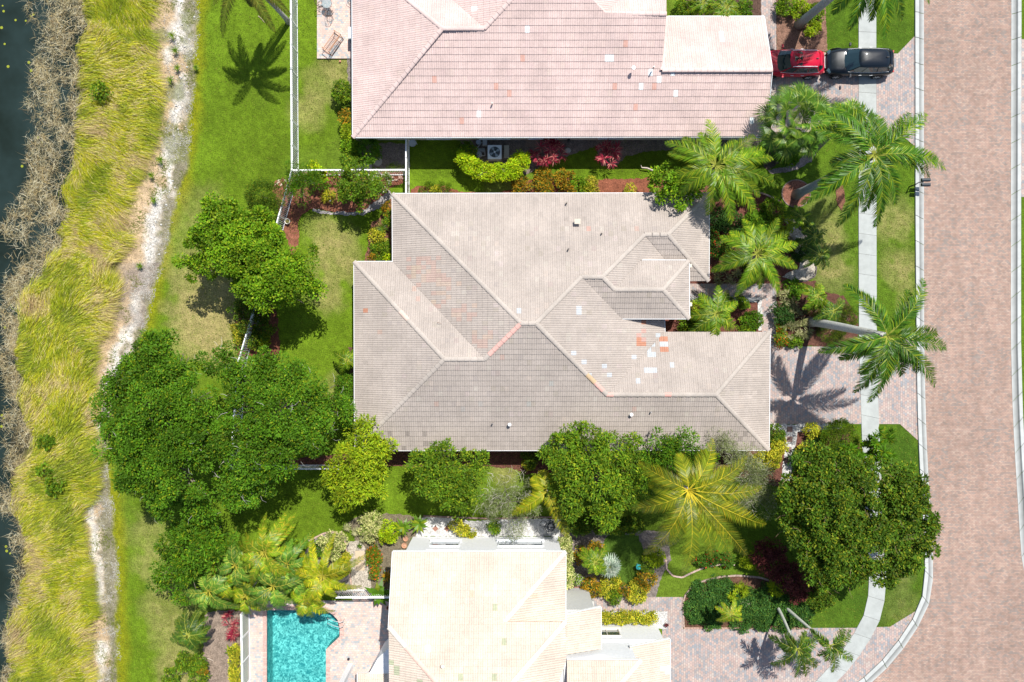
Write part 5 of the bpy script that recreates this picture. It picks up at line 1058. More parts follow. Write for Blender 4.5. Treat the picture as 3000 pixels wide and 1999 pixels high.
# entry garden
EG = 'shrubs of the entry garden'
for (x, y, r, h, p, st, lb) in ((2095, 730, 26, 1.2, 'redflower', 'broad', 'green shrub with red flowers beside the east tan eave'), (2085, 690, 16, 1.1, 'redflower', 'broad', 'smaller red-flowering shrub above the first at the east tan eave'), (2100, 640, 30, 1.2, 'darkest', 'broad', 'dark shrub in the palm shade near the northeast tan corner'),
        (2225, 665, 44, 1.5, 'deep', 'broad', 'round dense green shrub with clipped top above the entry palm'), (2265, 620, 34, 1.4, 'green', 'broad', 'yellow-green shrub along the upper edge of the entry bed'), (2300, 665, 20, 1.3, 'yellowgreen', 'broad', 'light shrub beside the top of the pebble bed'),
        (2150, 650, 30, 1.0, 'darkest', 'broad', 'low dark shrub under the golden-green palm fronds'), (2345, 730, 30, 1.2, 'darkest', 'broad', 'dark glossy shrub enclosed by the pebble bed'), (2120, 805, 24, .8, 'variegated', 'spiky', 'variegated grass clump left of the entry walk'), (2160, 815, 20, .8, 'variegated', 'spiky', 'variegated grass clump just above the entry walk'), (2195, 800, 26, .9, 'deep', 'broad', 'green shrub under the lower palm fronds at the walk'), (2290, 700, 20, 1, 'croton', 'broad', 'bronze shrub right of the entry palm'),
        (2140, 720, 22, .9, 'dark', 'broad', 'dark shrub left below the entry palm'), (2330, 850, 24, .9, 'deep', 'broad', 'green shrub below the pebble bed'), (2305, 880, 24, .9, 'variegated', 'spiky', 'pale grass clump beside the front walk'), (2295, 920, 30, 1, 'darkest', 'broad', 'dark round shrub beside the front walk'),
        (2340, 930, 24, .9, 'variegated', 'spiky', 'variegated clump left of the pale palm trunk base'), (2322, 965, 26, .9, 'variegated', 'spiky', 'wide variegated grass clump above the driveway edge'), (2353, 972, 20, .8, 'variegated', 'spiky', 'variegated grass clump right of the wide one'), (2293, 968, 15, .7, 'orange', 'broad', 'orange-flowered shrub at the walk, upper one'),
        (2290, 998, 15, .7, 'orange', 'broad', 'orange-flowered shrub at the driveway corner, lower one'), (2332, 1004, 18, .7, 'green', 'broad', 'round light green shrub on the driveway edge'), (2440, 960, 40, .7, 'dark', 'needle', 'dark grassy groundcover under the royal palm trunk'), (2390, 905, 26, .8, 'dark', 'needle', 'dark fine-leaved shrub between the two feathery palms'), (2480, 930, 30, .7, 'dark', 'needle', 'grassy clump by the sidewalk edge under the royal palm'),
        (2130, 890, 18, .9, 'dark', 'broad', 'dark shrub at the top of the courtyard bed'), (2175, 888, 18, .8, 'green', 'broad', 'green shrub at the top right of the courtyard bed'), (2205, 940, 26, 1, 'deep', 'broad', 'green shrub at the right end of the courtyard bed'), (2180, 955, 20, .9, 'green', 'broad', 'shrub with yellow flecks against the garage eave'),
        (2012, 950, 24, 1.1, 'green', 'broad', 'green shrub in the corner between entry and garage roofs'), (2035, 905, 18, 1, 'yellowgreen', 'broad', 'light shrub just right of the entry roof'), (2048, 955, 24, 1, 'deep', 'broad', 'green shrub left under the courtyard palm'),
        (2260, 430, 30, 1.4, 'darkest', 'broad', 'dark shrub at the foot of the shaggy sabal palm'), (2310, 455, 30, 1.2, 'deep', 'broad', 'dark green shrub between the two sabal trunks'), (2170, 570, 24, 1.1, 'green', 'broad', 'shrub under the long golden palm frond')):
    shrub(lb, x, y, r, h, p, st, group=EG)
# south of the middle driveway
SD = 'shrubs between the tan garage and the lower sidewalk'
for (x, y, r, h, p, lb) in ((2275, 1270, 22, 1.2, 'dark', 'dark shrub at the southeast corner of the tan roof'), (2280, 1310, 24, 1.2, 'yellow', 'yellow-green shrub right of the tan roof corner'), (2262, 1345, 28, 1.2, 'yellow', 'yellow shrub just below the tan roof corner'), (2225, 1350, 20, 1.1, 'yellow', 'yellow shrub under the tan eave left of the corner'), (2382, 1266, 20, .9, 'yellow', 'yellow shrub on the mulch just south of the driveway'),
        (2362, 1322, 18, .9, 'yellow', 'yellow shrub on the mulch below the first one'), (2345, 1345, 26, 1, 'darkest', 'dark shrub left of the tan tree shade'), (2400, 1290, 16, .8, 'darkest', 'small dark shrub in the mulch centre')):
    shrub(lb, x, y, r, h, p, group=SD)
shrub('smooth clipped green mound south of the driveway', 2468, 1290, 52, 2.2, 'green', 'needle', dens=110, leafW=.03, clump_r=.28, cover=1.6); shrub('light clipped ball in front of the dark sidewalk tree', 2395, 1352, 22, 1.4, 'green', 'needle', dens=90, leafW=.03, clump_r=.22, cover=1.6)
# upper island
UI = 'shrubs of the mulch island by the upper palm trunk'
for (x, y, r, p, lb) in ((2306, 14, 26, 'bright', 'bright shrub at the top left of the mulch island'), (2350, 34, 26, 'yellowgreen', 'yellow-green shrub left of the upper palm trunk'), (2385, 40, 26, 'green', 'green shrub right of the upper palm trunk'), (2385, 88, 20, 'yellowgreen', 'light shrub below the upper palm trunk'), (2180, 30, 26, 'deep', 'dark shrub at the top edge right of the bright palm'), (2010, 25, 26, 'green', 'green shrub at the top edge beside the pink gable')):
    shrub(lb, x, y, r, 1.0, p, group=UI)
# strip and gardens of the white house
shrub('ragged green ground cover plant in the brown gap below the tan roof', 1555, 1345, 22, 1, 'dark'); shrub('yellow plant on the edge of the brown gap below the tan roof', 1548, 1362, 12, .6, 'yellow')
shrub('long clipped dark hedge in front of the bushy row', 1750, 1545, 0, 1.4, 'dark', lobes=[(x, 1542+2*math.sin(x), 20, 1.4) for x in range(1685, 1870, 18)], name='hedge', cat='hedge')
shrub('bright variegated yellow shrub left of the gravel strip', 1082, 1545, 0, 1.3, 'cream', lobes=[(1075, 1540, 26, 1.3), (1095, 1530, 22, 1.3), (1088, 1562, 22, 1.1)]); shrub('light green shrub right of the variegated one', 1135, 1560, 30, 1.2, 'lime')
for (x, y, r, lb) in ((1018, 1546, 18, 'pale spiky agave-like plant, leftmost of three'), (1042, 1560, 20, 'pale spiky agave-like plant, middle of three'), (1062, 1580, 15, 'pale spiky agave-like plant, lowest of three')): rosette(lb, x, y, r, .7, 'variegated', 34, .05, 'pale spiky plants by the gravel path')
rosette('dark small agave on the pale path', 1054, 1600, 12, .3, 'dark', 20, .04)
for (x, y, r, lb) in ((1182, 1545, 34, 'green strap-leaved banana-like plant left of the gravel strip'), (1228, 1535, 36, 'green strap-leaved banana-like plant at the gravel strip corner')): rosette(lb, x, y, r, 1.5, 'green', 18, .17, 'banana-like plants by the gravel strip', name='broad_leaf_plant')
shrub('orange-flowered low hedge beside the pale path', 1095, 1650, 0, .8, 'orange', lobes=[(1090, 1605, 16, .8), (1094, 1630, 17, .8), (1094, 1655, 16, .8), (1096, 1680, 15, .8)], name='hedge', cat='hedge')
shrub('cream variegated bush at the curved bed above the palms', 975, 1600, 0, 1.5, 'cream', lobes=[(960, 1590, 24, 1.5), (990, 1595, 24, 1.5), (970, 1620, 22, 1.3)]); shrub('yellow bush beside the pale path', 1008, 1660, 18, .9, 'yellow'); shrub('small yellow bush above the other at the pale path', 1012, 1638, 10, .7, 'yellow')
rosette('large broad-leaved banana plant by the white gate', 1110, 1740, 46, 1.8, 'deep', 14, .34, name='banana_plant'); rosette('spiky orange-centred bromeliad against the white house wall', 1135, 1690, 26, .9, 'croton', 22, .1, name='bromeliad')
shrub('yellow-green shrub on the white gravel strip', 1352, 1552, 0, .8, 'yellow', lobes=[(1335, 1540, 14, .8), (1355, 1553, 15, .8), (1380, 1558, 14, .7)]); shrub('green bush on the gravel near the weeping tree', 1444, 1548, 18, .9, 'green')
shrub('tall yellow-leaved hedge running along the east wall of the white house', 1668, 1640, 0, 1.3, 'cream', lobes=[(1655+.12*k*8, 1585+k*17, 15, 1.3) for k in range(8)], name='hedge', cat='hedge')
FG = 'shrubs in the front garden of the white house'
for (x, y, r, p, lb) in ((1705, 1630, 20, 'croton', 'bronze shrub at the left of the front garden'), (1748, 1612, 18, 'croton', 'orange-tipped shrub above the soft green palm'), (1735, 1722, 26, 'croton', 'bronze and yellow shrub beside the brick steps'), (1790, 1712, 22, 'yellow', 'yellow shrub below the silver fan palm'), (1775, 1735, 16, 'yellow', 'low yellow shrub at the walk edge'), (1800, 1748, 20, 'green', 'bright green shrub overhanging the walk'),
                      (1868, 1738, 28, 'yellow', 'large yellow shrub right of centre at the walk edge'), (1895, 1700, 26, 'croton', 'bronze shrub above the large yellow one'), (1830, 1730, 14, 'croton', 'small russet shrub between the yellow ones'), (1920, 1635, 26, 'yellowgreen', 'yellow-green shrub under the coconut fronds'), (1898, 1672, 15, 'dark', 'dark shrub right of the teal bird bath'), (1690, 1700, 12, 'white', 'white-flowered plant left of the brick steps')):
    shrub(lb, x, y, r, .9, p, group=FG)
shrub('low yellow-green hedge row between walk and garage wall', 1840, 1812, 0, .7, 'yellow', lobes=[(1768+k*18, 1812, 14, .75) for k in range(9)], name='hedge', cat='hedge')
for (x, y, r) in ((1953, 1832, 11),): rosette('small burgundy cordyline at the gravel corner of the lower walk', x, y, r, .4, 'burgundy', 18, .05)
shrub('burgundy-leaved shrub mass below the dark sidewalk tree', 2300, 1680, 0, 2.0, 'burgundy', lobes=[(2238, 1625, 32, 2), (2270, 1660, 36, 2.1), (2310, 1690, 38, 2.1), (2355, 1712, 32, 1.9), (2270, 1610, 26, 1.8), (2340, 1735, 22, 1.5)], clump_r=.3, dens=60)
shrub('round olive ball shrub at the curved border', 2196, 1644, 20, 1.2, 'yellowgreen', 'needle', dens=80, leafW=.03, cover=1.6); shrub('dark red flowering plants in the bed under the coconut palm', 2095, 1640, 0, .7, 'redflower', lobes=[(2060, 1645, 18, .7), (2090, 1635, 18, .7), (2130, 1640, 18, .6)])
shrub('bright green strap-leaf clump in the groundcover bed', 2160, 1730, 30, .9, 'yellowgreen', 'spiky'); shrub('yellow-green bush at the right end of the groundcover bed', 2280, 1722, 22, 1.0, 'yellowgreen')
shrub('dark green sprawling shrub over the lawn edge by the groundcover bed', 2410, 1745, 0, 1.6, 'dark', lobes=[(2380, 1740, 28, 1.5), (2420, 1752, 26, 1.4), (2400, 1775, 18, 1)], )
V, F, C = foliage([(*W(x, y)[:2], .12, r/PPM, r/PPM, .3) for x, y, r in [(2060, 1745, 42), (2045, 1785, 38), (2080, 1800, 40), (2110, 1730, 40), (2150, 1760, 34), (2200, 1770, 46), (2250, 1760, 46), (2300, 1775, 46), (2340, 1800, 34), (2230, 1805, 38), (2290, 1812, 34), (2170, 1815, 30), (2350, 1770, 30), (2095, 1765, 30)]], 'darkest', leafL=.12, leafW=.07, clump_r=.22, dens=44, cover=1.5, low=0)
C = C*1.6; o = obj('groundcover', V, [F], M_LEAF, loc=W(2200, 1770), col=C, kind='stuff'); tag(o, 'dark green groundcover filling the curved bed at the lower right', 'groundcover')
shrub('magenta cordyline at the head of the pool fence', 683, 1850, 0, 1.4, 'red', 'spiky', lobes=[(675, 1815, 18, 1.3), (682, 1845, 20, 1.4), (685, 1875, 18, 1.2)], clump_r=.4, dens=24, cover=1.1)
shrub('yellow-green hedge outside the pool fence', 690, 1960, 0, 1, 'yellow', lobes=[(688, 1905+k*19, 13, 1) for k in range(8)], name='hedge', cat='hedge')
shrub('mixed croton clump at the bottom edge left of the pool', 560, 1970, 0, 1.2, 'green', lobes=[(540, 1940, 24, 1.2), (575, 1950, 22, 1.1), (500, 1985, 22, 1), (580, 1985, 24, 1)]); shrub('orange croton at the bottom edge left of the pool', 590, 1962, 12, .9, 'croton')
rosette('green broad-leaved plant in the sandy bed by the pool fence', 675, 1908, 22, .8, 'green', 16, .12, name='broad_leaf_plant')
shrub('dark bush at the right of the areca clump base', 935, 1610, 18, 1.1, 'deep'); shrub('green shrub beside the palm clump at the soil bed', 865, 1610, 24, 1.2, 'green')

# ------------------------------------------------------------------ lake bank growth
def ribbons(P0, P1, P2, wid, C):
    """flat two-piece blades from P0 over P1 to P2"""
    n = len(P0); S = nrm(np.cross(P2-P0, np.array([0, 0, 1.])))*wid[:, None]*.5
    V = np.stack([P0-S, P0+S, P1+S*.9, P1-S*.9, P2], 1).reshape(-1, 3); i = np.arange(n)*5
    return V, [np.stack([i, i+1, i+2, i+3], 1), np.stack([i+3, i+2, i+4], 1)], np.repeat(C, 5, 0)
def land_z(px, py): return np.maximum(land_h(px, py), WZ)
def bank():
    n = 125000; py = rng.uniform(-140, 2140, n); e0 = edge(REED_E, py); e1 = edge(GRASS_E, py)
    px = e0-14 + (e1-e0+8)*rng.random(n)**.85; X = (px-1500)/PPM; Y = (1000-py)/PPM
    px = px + (fbm(X, Y, 1.6, 31, 3)-.5)*70 + (fbm(X, Y, 3.5, 33, 2)-.5)*90*sm(0, 1, (px-e0)/np.maximum(e1-e0, 1)); X = (px-1500)/PPM
    gap = fbm(X, Y, 1.3, 77, 3); keep = ~((gap > .66) & (rng.random(n) < .5)); px, py, X, Y = px[keep], py[keep], X[keep], Y[keep]; n = len(px)
    z = land_z(px, py)
    f1 = fbm(X, Y, 4.2, 41, 3); f2 = fbm(X, Y, 1.1, 51, 2)
    ang = np.radians(-25+55*sm(300, 1300, py)+(f1-.5)*230+(f2-.5)*60+rng.normal(size=n)*14)
    d = np.stack([np.cos(ang), np.sin(ang), np.zeros(n)], 1); L = .7+1.0*rng.random(n); hh = .25+.42*rng.random(n)
    hump = fbm(X, Y, .8, 61, 2)*.5
    P0 = np.stack([X, Y, z+hump*.6], 1); P1 = P0+d*(L*.45)[:, None]; P1[:, 2] += hh; P2 = P0+d*L[:, None]; P2[:, 2] += hh*(.35+.3*rng.random(n))
    pal = np.array([[.54, .50, .025], [.36, .42, .018], [.62, .54, .22], [.21, .27, .014], [.48, .36, .18]])
    c1 = fbm(X, Y, 2.0, 71, 3); c2 = fbm(X, Y, .6, 81, 2); v = c1*.6+c2*.4+rng.normal(size=n)*.075
    idx = np.select([v < .38, v < .48, v < .58, v < .67], [3, 1, 0, 2], 4); r = rng.random(n); idx = np.where(r < .12, rng.integers(0, 5, n), idx)
    C = pal[idx]*(.55+.75*rng.random((n, 1)))
    V, F, C = ribbons(P0, P1, P2, .012+.014*rng.random(n), C)
    o = obj('tall_grass', V, F, M_GRASS, loc=W(150, 1000), col=C, kind='stuff'); tag(o, 'long wind-swept yellow-green grass along the lake bank', 'grass')
    # dead reeds over the water
    n = 46000; py = rng.uniform(-140, 2140, n); w0 = edge(WATER_E, py); e0 = edge(REED_E, py)
    px = w0-10 + (e0-w0+40)*rng.random(n)**.9; X = (px-1500)/PPM; Y = (1000-py)/PPM; px = px + (fbm(X, Y, 1.2, 91, 3)-.5)*60; X = (px-1500)/PPM
    dens = fbm(X, Y, 1.0, 95, 3); k = (rng.random(n) < np.clip((dens-.36)*4.2, .10, 1)*(1-.5*sm(900, 1200, py))); px, py, X, Y = px[k], py[k], X[k], Y[k]; n = len(px)
    ang = rng.random(n)*2*PI; L = .25+.55*rng.random(n)**1.3; d = np.stack([np.cos(ang), np.sin(ang), np.zeros(n)], 1)
    P0 = np.stack([X, Y, np.maximum(land_z(px, py), WZ)+.02+.35*rng.random(n)], 1); P1 = P0+d*(L*.5)[:, None]+rng.normal(size=(n, 3))*.03; P2 = P1+d*(L*.5)[:, None]+rng.normal(size=(n, 3))*np.array([.09, .09, .12])
    pal = np.array([[.46, .41, .24], [.54, .42, .20], [.30, .25, .13], [.17, .12, .06], [.72, .66, .46]]); C = pal[rng.integers(0, 5, n)]*(.7+.5*rng.random((n, 1)))
    V, F, C = ribbons(P0, P1, P2, .009+.011*rng.random(n), C); V[:, 2] = np.maximum(V[:, 2], WZ+.01)
    o = obj('dead_reeds', V, F, M_GRASS, loc=W(100, 600), col=C, kind='stuff'); tag(o, 'tangle of dry grey-tan dead reeds standing in the lake edge', 'reeds')
    # sparse dry tufts on the sand
    n = 26000; py = rng.uniform(-140, 2140, n); e0 = edge(GRASS_E, py); e1 = edge(LAWN_E, py); px = e0+(e1-e0+8)*rng.random(n); X = (px-1500)/PPM; Y = (1000-py)/PPM
    q = fbm(X, Y, .8, 101, 3); k = rng.random(n) < np.clip((q-.35)*3, .12, 1); px, py, X, Y, q = px[k], py[k], X[k], Y[k], q[k]; n = len(px); u = (px-edge(GRASS_E, py))/np.maximum(edge(LAWN_E, py)-edge(GRASS_E, py), 1)
    ang = rng.random(n)*2*PI; L = .07+.17*rng.random(n); d = np.stack([np.cos(ang), np.sin(ang), np.zeros(n)], 1); P0 = np.stack([X, Y, land_h(px, py)+.01], 1); P1 = P0+d*(L*.5)[:, None]; P1[:, 2] += .05; P2 = P0+d*L[:, None]; P2[:, 2] += .03
    g = fbm(X, Y, 1.4, 111, 3); C = np.where((g > .54)[:, None], np.array([[.16, .19, .03]]), np.where((u > .35)[:, None], np.array([[.50, .48, .43]]), np.array([[.56, .44, .29]])))*(.7+.5*rng.random((n, 1)))
    V, F, C = ribbons(P0, P1, P2, .016+.014*rng.random(n), C); o = obj('dry_grass', V, F, M_GRASS, loc=W(400, 800), col=C, kind='stuff'); tag(o, 'short bleached dry grass over the sandy strip beside the lawn', 'grass')
bank()
def lawn_grass():
    """short uneven grass standing up from the lawns, thickest in patches"""
    n = 90000; px = rng.uniform(330, 2700, n); py = rng.uniform(-60, 2060, n)
    ok = px > edge(LAWN_E, py)+2
    blocks = [(930, -300, 1100, 176), (1060, -300, 2262, 415), (1060, 600, 2030, 1290), (1900, 985, 2210, 1290), (1200, 1565, 1985, 2300), (728, 1745, 1210, 2300), (2225, 150, 2520, 392), (2195, 1012, 2540, 1247), (2229, -300, 2420, 156), (2560, 950, 2700, 1250), (2560, 100, 2700, 392), (1940, 1838, 2700, 2300), (2228, 846, 2514, 1018), (1900, 828, 2276, 1000), (2000, 560, 2392, 835), (2196, 1240, 2522, 1440), (2000, 1686, 2380, 1840), (860, 500, 1185, 626), (1640, 1540, 1966, 1800), (1215, 1512, 1645, 1600), (590, 1790, 735, 2300), (1020, 1500, 1250, 1750), (880, 1560, 1030, 1750), (1345, 400, 1770, 526), (1200, 520, 2000, 612), (684, 850, 830, 1060), (2236, 385, 2390, 512), (2290, 526, 2376, 612)]
    for a, b, c, d in blocks: ok &= ~((px > a) & (px < c) & (py > b) & (py < d))
    sl = np.interp(py, [p[1] for p in SWL], [p[0] for p in SWL]); sr = np.interp(py, [p[1] for p in SWR], [p[0] for p in SWR]); ko = np.interp(py, [p[1] for p in KO], [p[0] for p in KO])
    ok &= ~((px > sl-3) & (px < sr+3)) & (px < ko-3)
    px, py = px[ok], py[ok]; n = len(px); X = (px-1500)/PPM; Y = (1000-py)/PPM; ang = rng.random(n)*2*PI; L = .05+.07*rng.random(n); d = np.stack([np.cos(ang), np.sin(ang), np.zeros(n)], 1)
    P0 = np.stack([X, Y, np.zeros(n)], 1); P1 = P0+d*(L*.4)[:, None]; P1[:, 2] += .04; P2 = P0+d*L[:, None]; P2[:, 2] += .05
    C = np.where(rng.random((n, 1)) < .25, np.array([[.22, .24, .03]]), np.array([[.115, .19, .010]]))*(.7+.6*rng.random((n, 1)))
    V, F, C = ribbons(P0, P1, P2, .02+.02*rng.random(n), C); o = obj('lawn_grass', V, F, M_GRASS, loc=(0, 0, 0), col=C, kind='stuff'); tag(o, 'short mown green lawn grass around the houses', 'grass')
lawn_grass()
def weed(px, py, r, pal, label, h=.5):
    rosette(label, px, py, r, h, pal, 26, .035, None, 'weed', 'weed', up=.9)
WG = 'green weeds on the sandy strip'
for (x, y, r) in ((505, 105, 20), (500, 235, 18), (515, 150, 16), (470, 470, 20), (445, 515, 16), (452, 588, 16), (520, 200, 16), (575, 200, 14), (410, 780, 16)):
    rosette('green tufted weed growing on the sandy strip beside the lake grass', x, y, r, .5, 'green', 26, .04, WG, 'weed', 'weed', up=.9)
VG = 'broad-leaved vines in the tall lake grass'
for (x, y, r, lb) in ((290, 270, 22, 'broad-leaved green vine patch in the tall grass near the dead reeds'), (155, 1425, 24, 'broad-leaved green vine patch in the lower tall grass'), (125, 1380, 16, 'small green vine patch above the other in the lower tall grass'), (130, 1300, 20, 'green vine patch in the tall grass left of the largest tree')):
    shrub(lb, x, y, r, .9, 'green', group=VG, leafL=.14, leafW=.12, dens=16, name='vine', cat='vine')
for (x, y) in ((8, 18), (11, 34), (90, 48), (98, 44), (76, 62), (5, 82), (46, 60), (85, 184), (92, 208), (24, 196), (108, 205), (14, 130), (112, 404), (122, 418), (65, 488), (6, 1218), (12, 1226), (20, 1615), (30, 1622), (18, 1602), (15, 960), (5, 1250), (40, 1700)):
    m = MB(); p = W(x, y, WZ); m.disc((p[0], p[1], WZ+.012), random.uniform(.06, .11), .006, 9, (.30, .33, .03)); tag(m.build('lily_pad', M_GRASS, None, (p[0], p[1], WZ)), 'small yellow-green leaf floating on the dark lake water', 'lily pad', 'floating leaves on the lake')

# ------------------------------------------------------------------ pool
POOL = [(783, 1787), (950, 1787), (972, 1797), (990, 1815), (996, 1838), (996, 1864), (956, 1902), (956, 2260), (783, 2260)]
sheet('pool_deck', [(728, 1760), (783, 1760), (783, 2260), (728, 2260)], M_PATIO, .05, depth=.1)
sheet('pool_deck', [(783, 1760), (1205, 1760), (1205, 1787), (783, 1787)], M_PATIO, .05, depth=.1)
sheet('pool_deck', [(950, 1787), (1205, 1787), (1205, 2260), (956, 2260), (956, 1902), (996, 1864), (996, 1838), (990, 1815), (972, 1797)], M_PATIO, .05, depth=.1)
sheet('gate_walk', [(1032, 1722), (1092, 1722), (1092, 1762), (1032, 1762)], M_PATIO, .02)
pw_ = [W(*p) for p in POOL]; n = len(pw_)
sp = obj('swimming_pool', [(p[0], p[1], .07) for p in pw_]+[(p[0], p[1], -1.3) for p in pw_], [(i, n+i, n+(i+1) % n, (i+1) % n) for i in range(n)]+[tuple(range(n, 2*n))[::-1]], M_PFLOOR, kind='structure')
LOC[sp.name] = np.zeros(3); obj('pool_water', [(p[0], p[1], -.06) for p in pw_], [tuple(range(n))[::-1]], M_POOL, sp)
cpm = {}
A2 = resample([p for p in POOL[:-1]]+[(783, 2260), (783, 1787)], 1)[0]
loop = POOL[:8]
def strip_bricks(parent, L, wid, step, name, mat, cols, z, h, side=1, closed=False, jit=0.0):
    pts = resample(L, step*PPM)[0]; cache = {}
    for i in range(len(pts)-1):
        a, b = pts[i], pts[i+1]
        if a[1] > 2120 or a[1] < -80: continue
        A, B = W(*a), W(*b); d = (B-A)[:2]; l = np.hypot(*d); ang = math.atan2(d[1], d[0]); c = (A+B)/2; nx, ny = -d[1]/l, d[0]/l
        key = (round(l, 2), random.randrange(len(cols)))
        if key not in cache:
            m = MB(); m.box((0, 0, h/2), (max(.04, l-.012), wid, h), col=cols[key[1]]); cache[key] = mesh_np(name, m.V, [np.array(m.F)], np.array(m.C), mats=[mat])
        o = link(name, cache[key], parent); base = LOC[parent.name]
        o.location = (c[0]+nx*wid*.5*side-base[0], c[1]+ny*wid*.5*side-base[1], z+(random.random()-.5)*.012-base[2]); o.rotation_euler = (0, 0, ang+random.uniform(-jit, jit))
strip_bricks(sp, [(783, 2130), (783, 1787), (950, 1787), (972, 1797), (990, 1815), (996, 1838), (996, 1864), (956, 1902), (956, 2130)], .28, .115, 'coping_brick', M_STONE, [(.55, .36, .31), (.60, .42, .36), (.50, .34, .30)], .055, .06, 1)

# ------------------------------------------------------------------ white fences
FM = {}
def fence(label, p0, p1, h=1.85, group='white picket fences', post=1.85, col=(.86, .87, .88), step=.125, gate=None):
    A, B = W(*p0), W(*p1); d = B-A; L = np.hypot(d[0], d[1]); ang = math.atan2(d[1], d[0]); t = thing('fence', label, 'fence', A, group); t.rotation_euler = (0, 0, 0)
    u = d/L
    def part(name, c, size, key):
        if key not in FM:
            m = MB(); m.box((0, 0, 0), size, col=col); FM[key] = mesh_np(name, m.V, [np.array(m.F)], np.array(m.C), mats=[M_METAL])
        o = link(name, FM[key], t, (c[0]-A[0], c[1]-A[1], c[2])); o.rotation_euler = (0, 0, ang)
    npst = max(1, int(round(L/post)))
    for i in range(npst+1): c = A+u*L*i/npst; part('post', (c[0], c[1], (h+.05)/2), (.07, .07, h+.05), ('post', h))
    for z, w in ((h-.03, .07), (h-.25, .045), (.12, .045)):
        c = (A+B)/2; part('rail', (c[0], c[1], z), (L, w, .045), ('rail', round(L, 2), w))
    k = int(L/step)
    for i in range(1, k):
        c = A+u*(L*i/k); part('picket', (c[0], c[1], h/2), (.034, .024, h-.1), ('picket', h))
    return t
fence('long white picket fence running north to south across the upper lawn', (871, -130), (875, 515))
fence('white picket fence from the corner towards the two stepping discs', (875, 515), (1198, 514))
fence('white picket fence between the pink and the tan roofs, crossing the side yard', (1199, 412), (1199, 612))
fence('slanting white picket fence piece beside the brown corner bed', (875, 515), (838, 645))
fence('white fence line running under the bright green tree', (838, 645), (773, 889)); fence('white fence seen edge-on between the bright tree and the big pair', (773, 889), (722, 1062)); fence('white fence hidden under the big pair of trees', (722, 1062), (700, 1363))
fence('white picket fence in the gap between big tree and yellow-green tree', (700, 1363), (1082, 1363)); fence('white picket fence along the left side of the pool', (731, 1775), (736, 2130)); fence('white gate fence across the path north of the pool deck', (1002, 1728), (1205, 1728))

# ------------------------------------------------------------------ garden edging
def edging(label, L, cols=((.30, .16, .12), (.36, .22, .17), (.26, .15, .12)), wid=.11, step=.22, h=.1, base=None):
    b = W(*L[0]); t = thing('garden_edging', label, 'edging', b); strip_bricks(t, L, wid, step, 'edging_brick', M_STONE, list(cols), .0, h, 0, jit=.06)
edging('curved brick edging around the lower right groundcover bed', [(2003, 1838), (2000, 1770), (2006, 1744), (2028, 1719), (2060, 1702), (2110, 1690), (2160, 1686), (2225, 1692), (2270, 1706)], ((.34, .25, .21), (.40, .30, .25)))
edging('straight brick edging between groundcover bed and lower driveway', [(2003, 1840), (2374, 1841)], ((.34, .2, .15), (.40, .26, .2)))
edging('curved pinkish edging under the coconut palm', [(1950, 1640), (1953, 1668), (1972, 1688), (1998, 1692), (2035, 1674), (2070, 1660), (2110, 1654), (2160, 1655)], ((.45, .32, .26), (.5, .38, .32)))
edging('stone edging ring around the upper royal palm mulch', [(2332+42*math.cos(a), 568+40*math.sin(a)) for a in np.linspace(0, 2*PI, 24)], ((.26, .2, .17), (.20, .14, .12)), wid=.07, h=.06)
edging('brown edging along the north side of the white gravel', [(1240, 1512), (1330, 1516), (1440, 1520), (1560, 1516), (1640, 1516)], ((.24, .16, .13), (.3, .22, .18)))
edging('brick edging along the left of the pale gravel path', [(1000, 1556), (1012, 1590), (1018, 1640), (1026, 1690), (1032, 1725)], ((.48, .34, .27), (.42, .3, .25)))
edging('brick edging around the cream variegated bush', [(905, 1585), (950, 1562), (985, 1558), (1005, 1580), (1022, 1600)], ((.48, .34, .27), (.42, .3, .25)))
edging('dark edging around the curved pebble bed', [(2304, 642), (2330, 648), (2350, 680), (2366, 700), (2376, 745), (2391, 786), (2388, 810), (2362, 824), (2316, 826)], ((.12, .1, .1), (.18, .15, .14)), wid=.07)
edging('pinkish edging at the top of the entry bed', [(2190, 558), (2215, 562), (2250, 574), (2285, 592)], ((.34, .22, .18), (.4, .28, .24)))

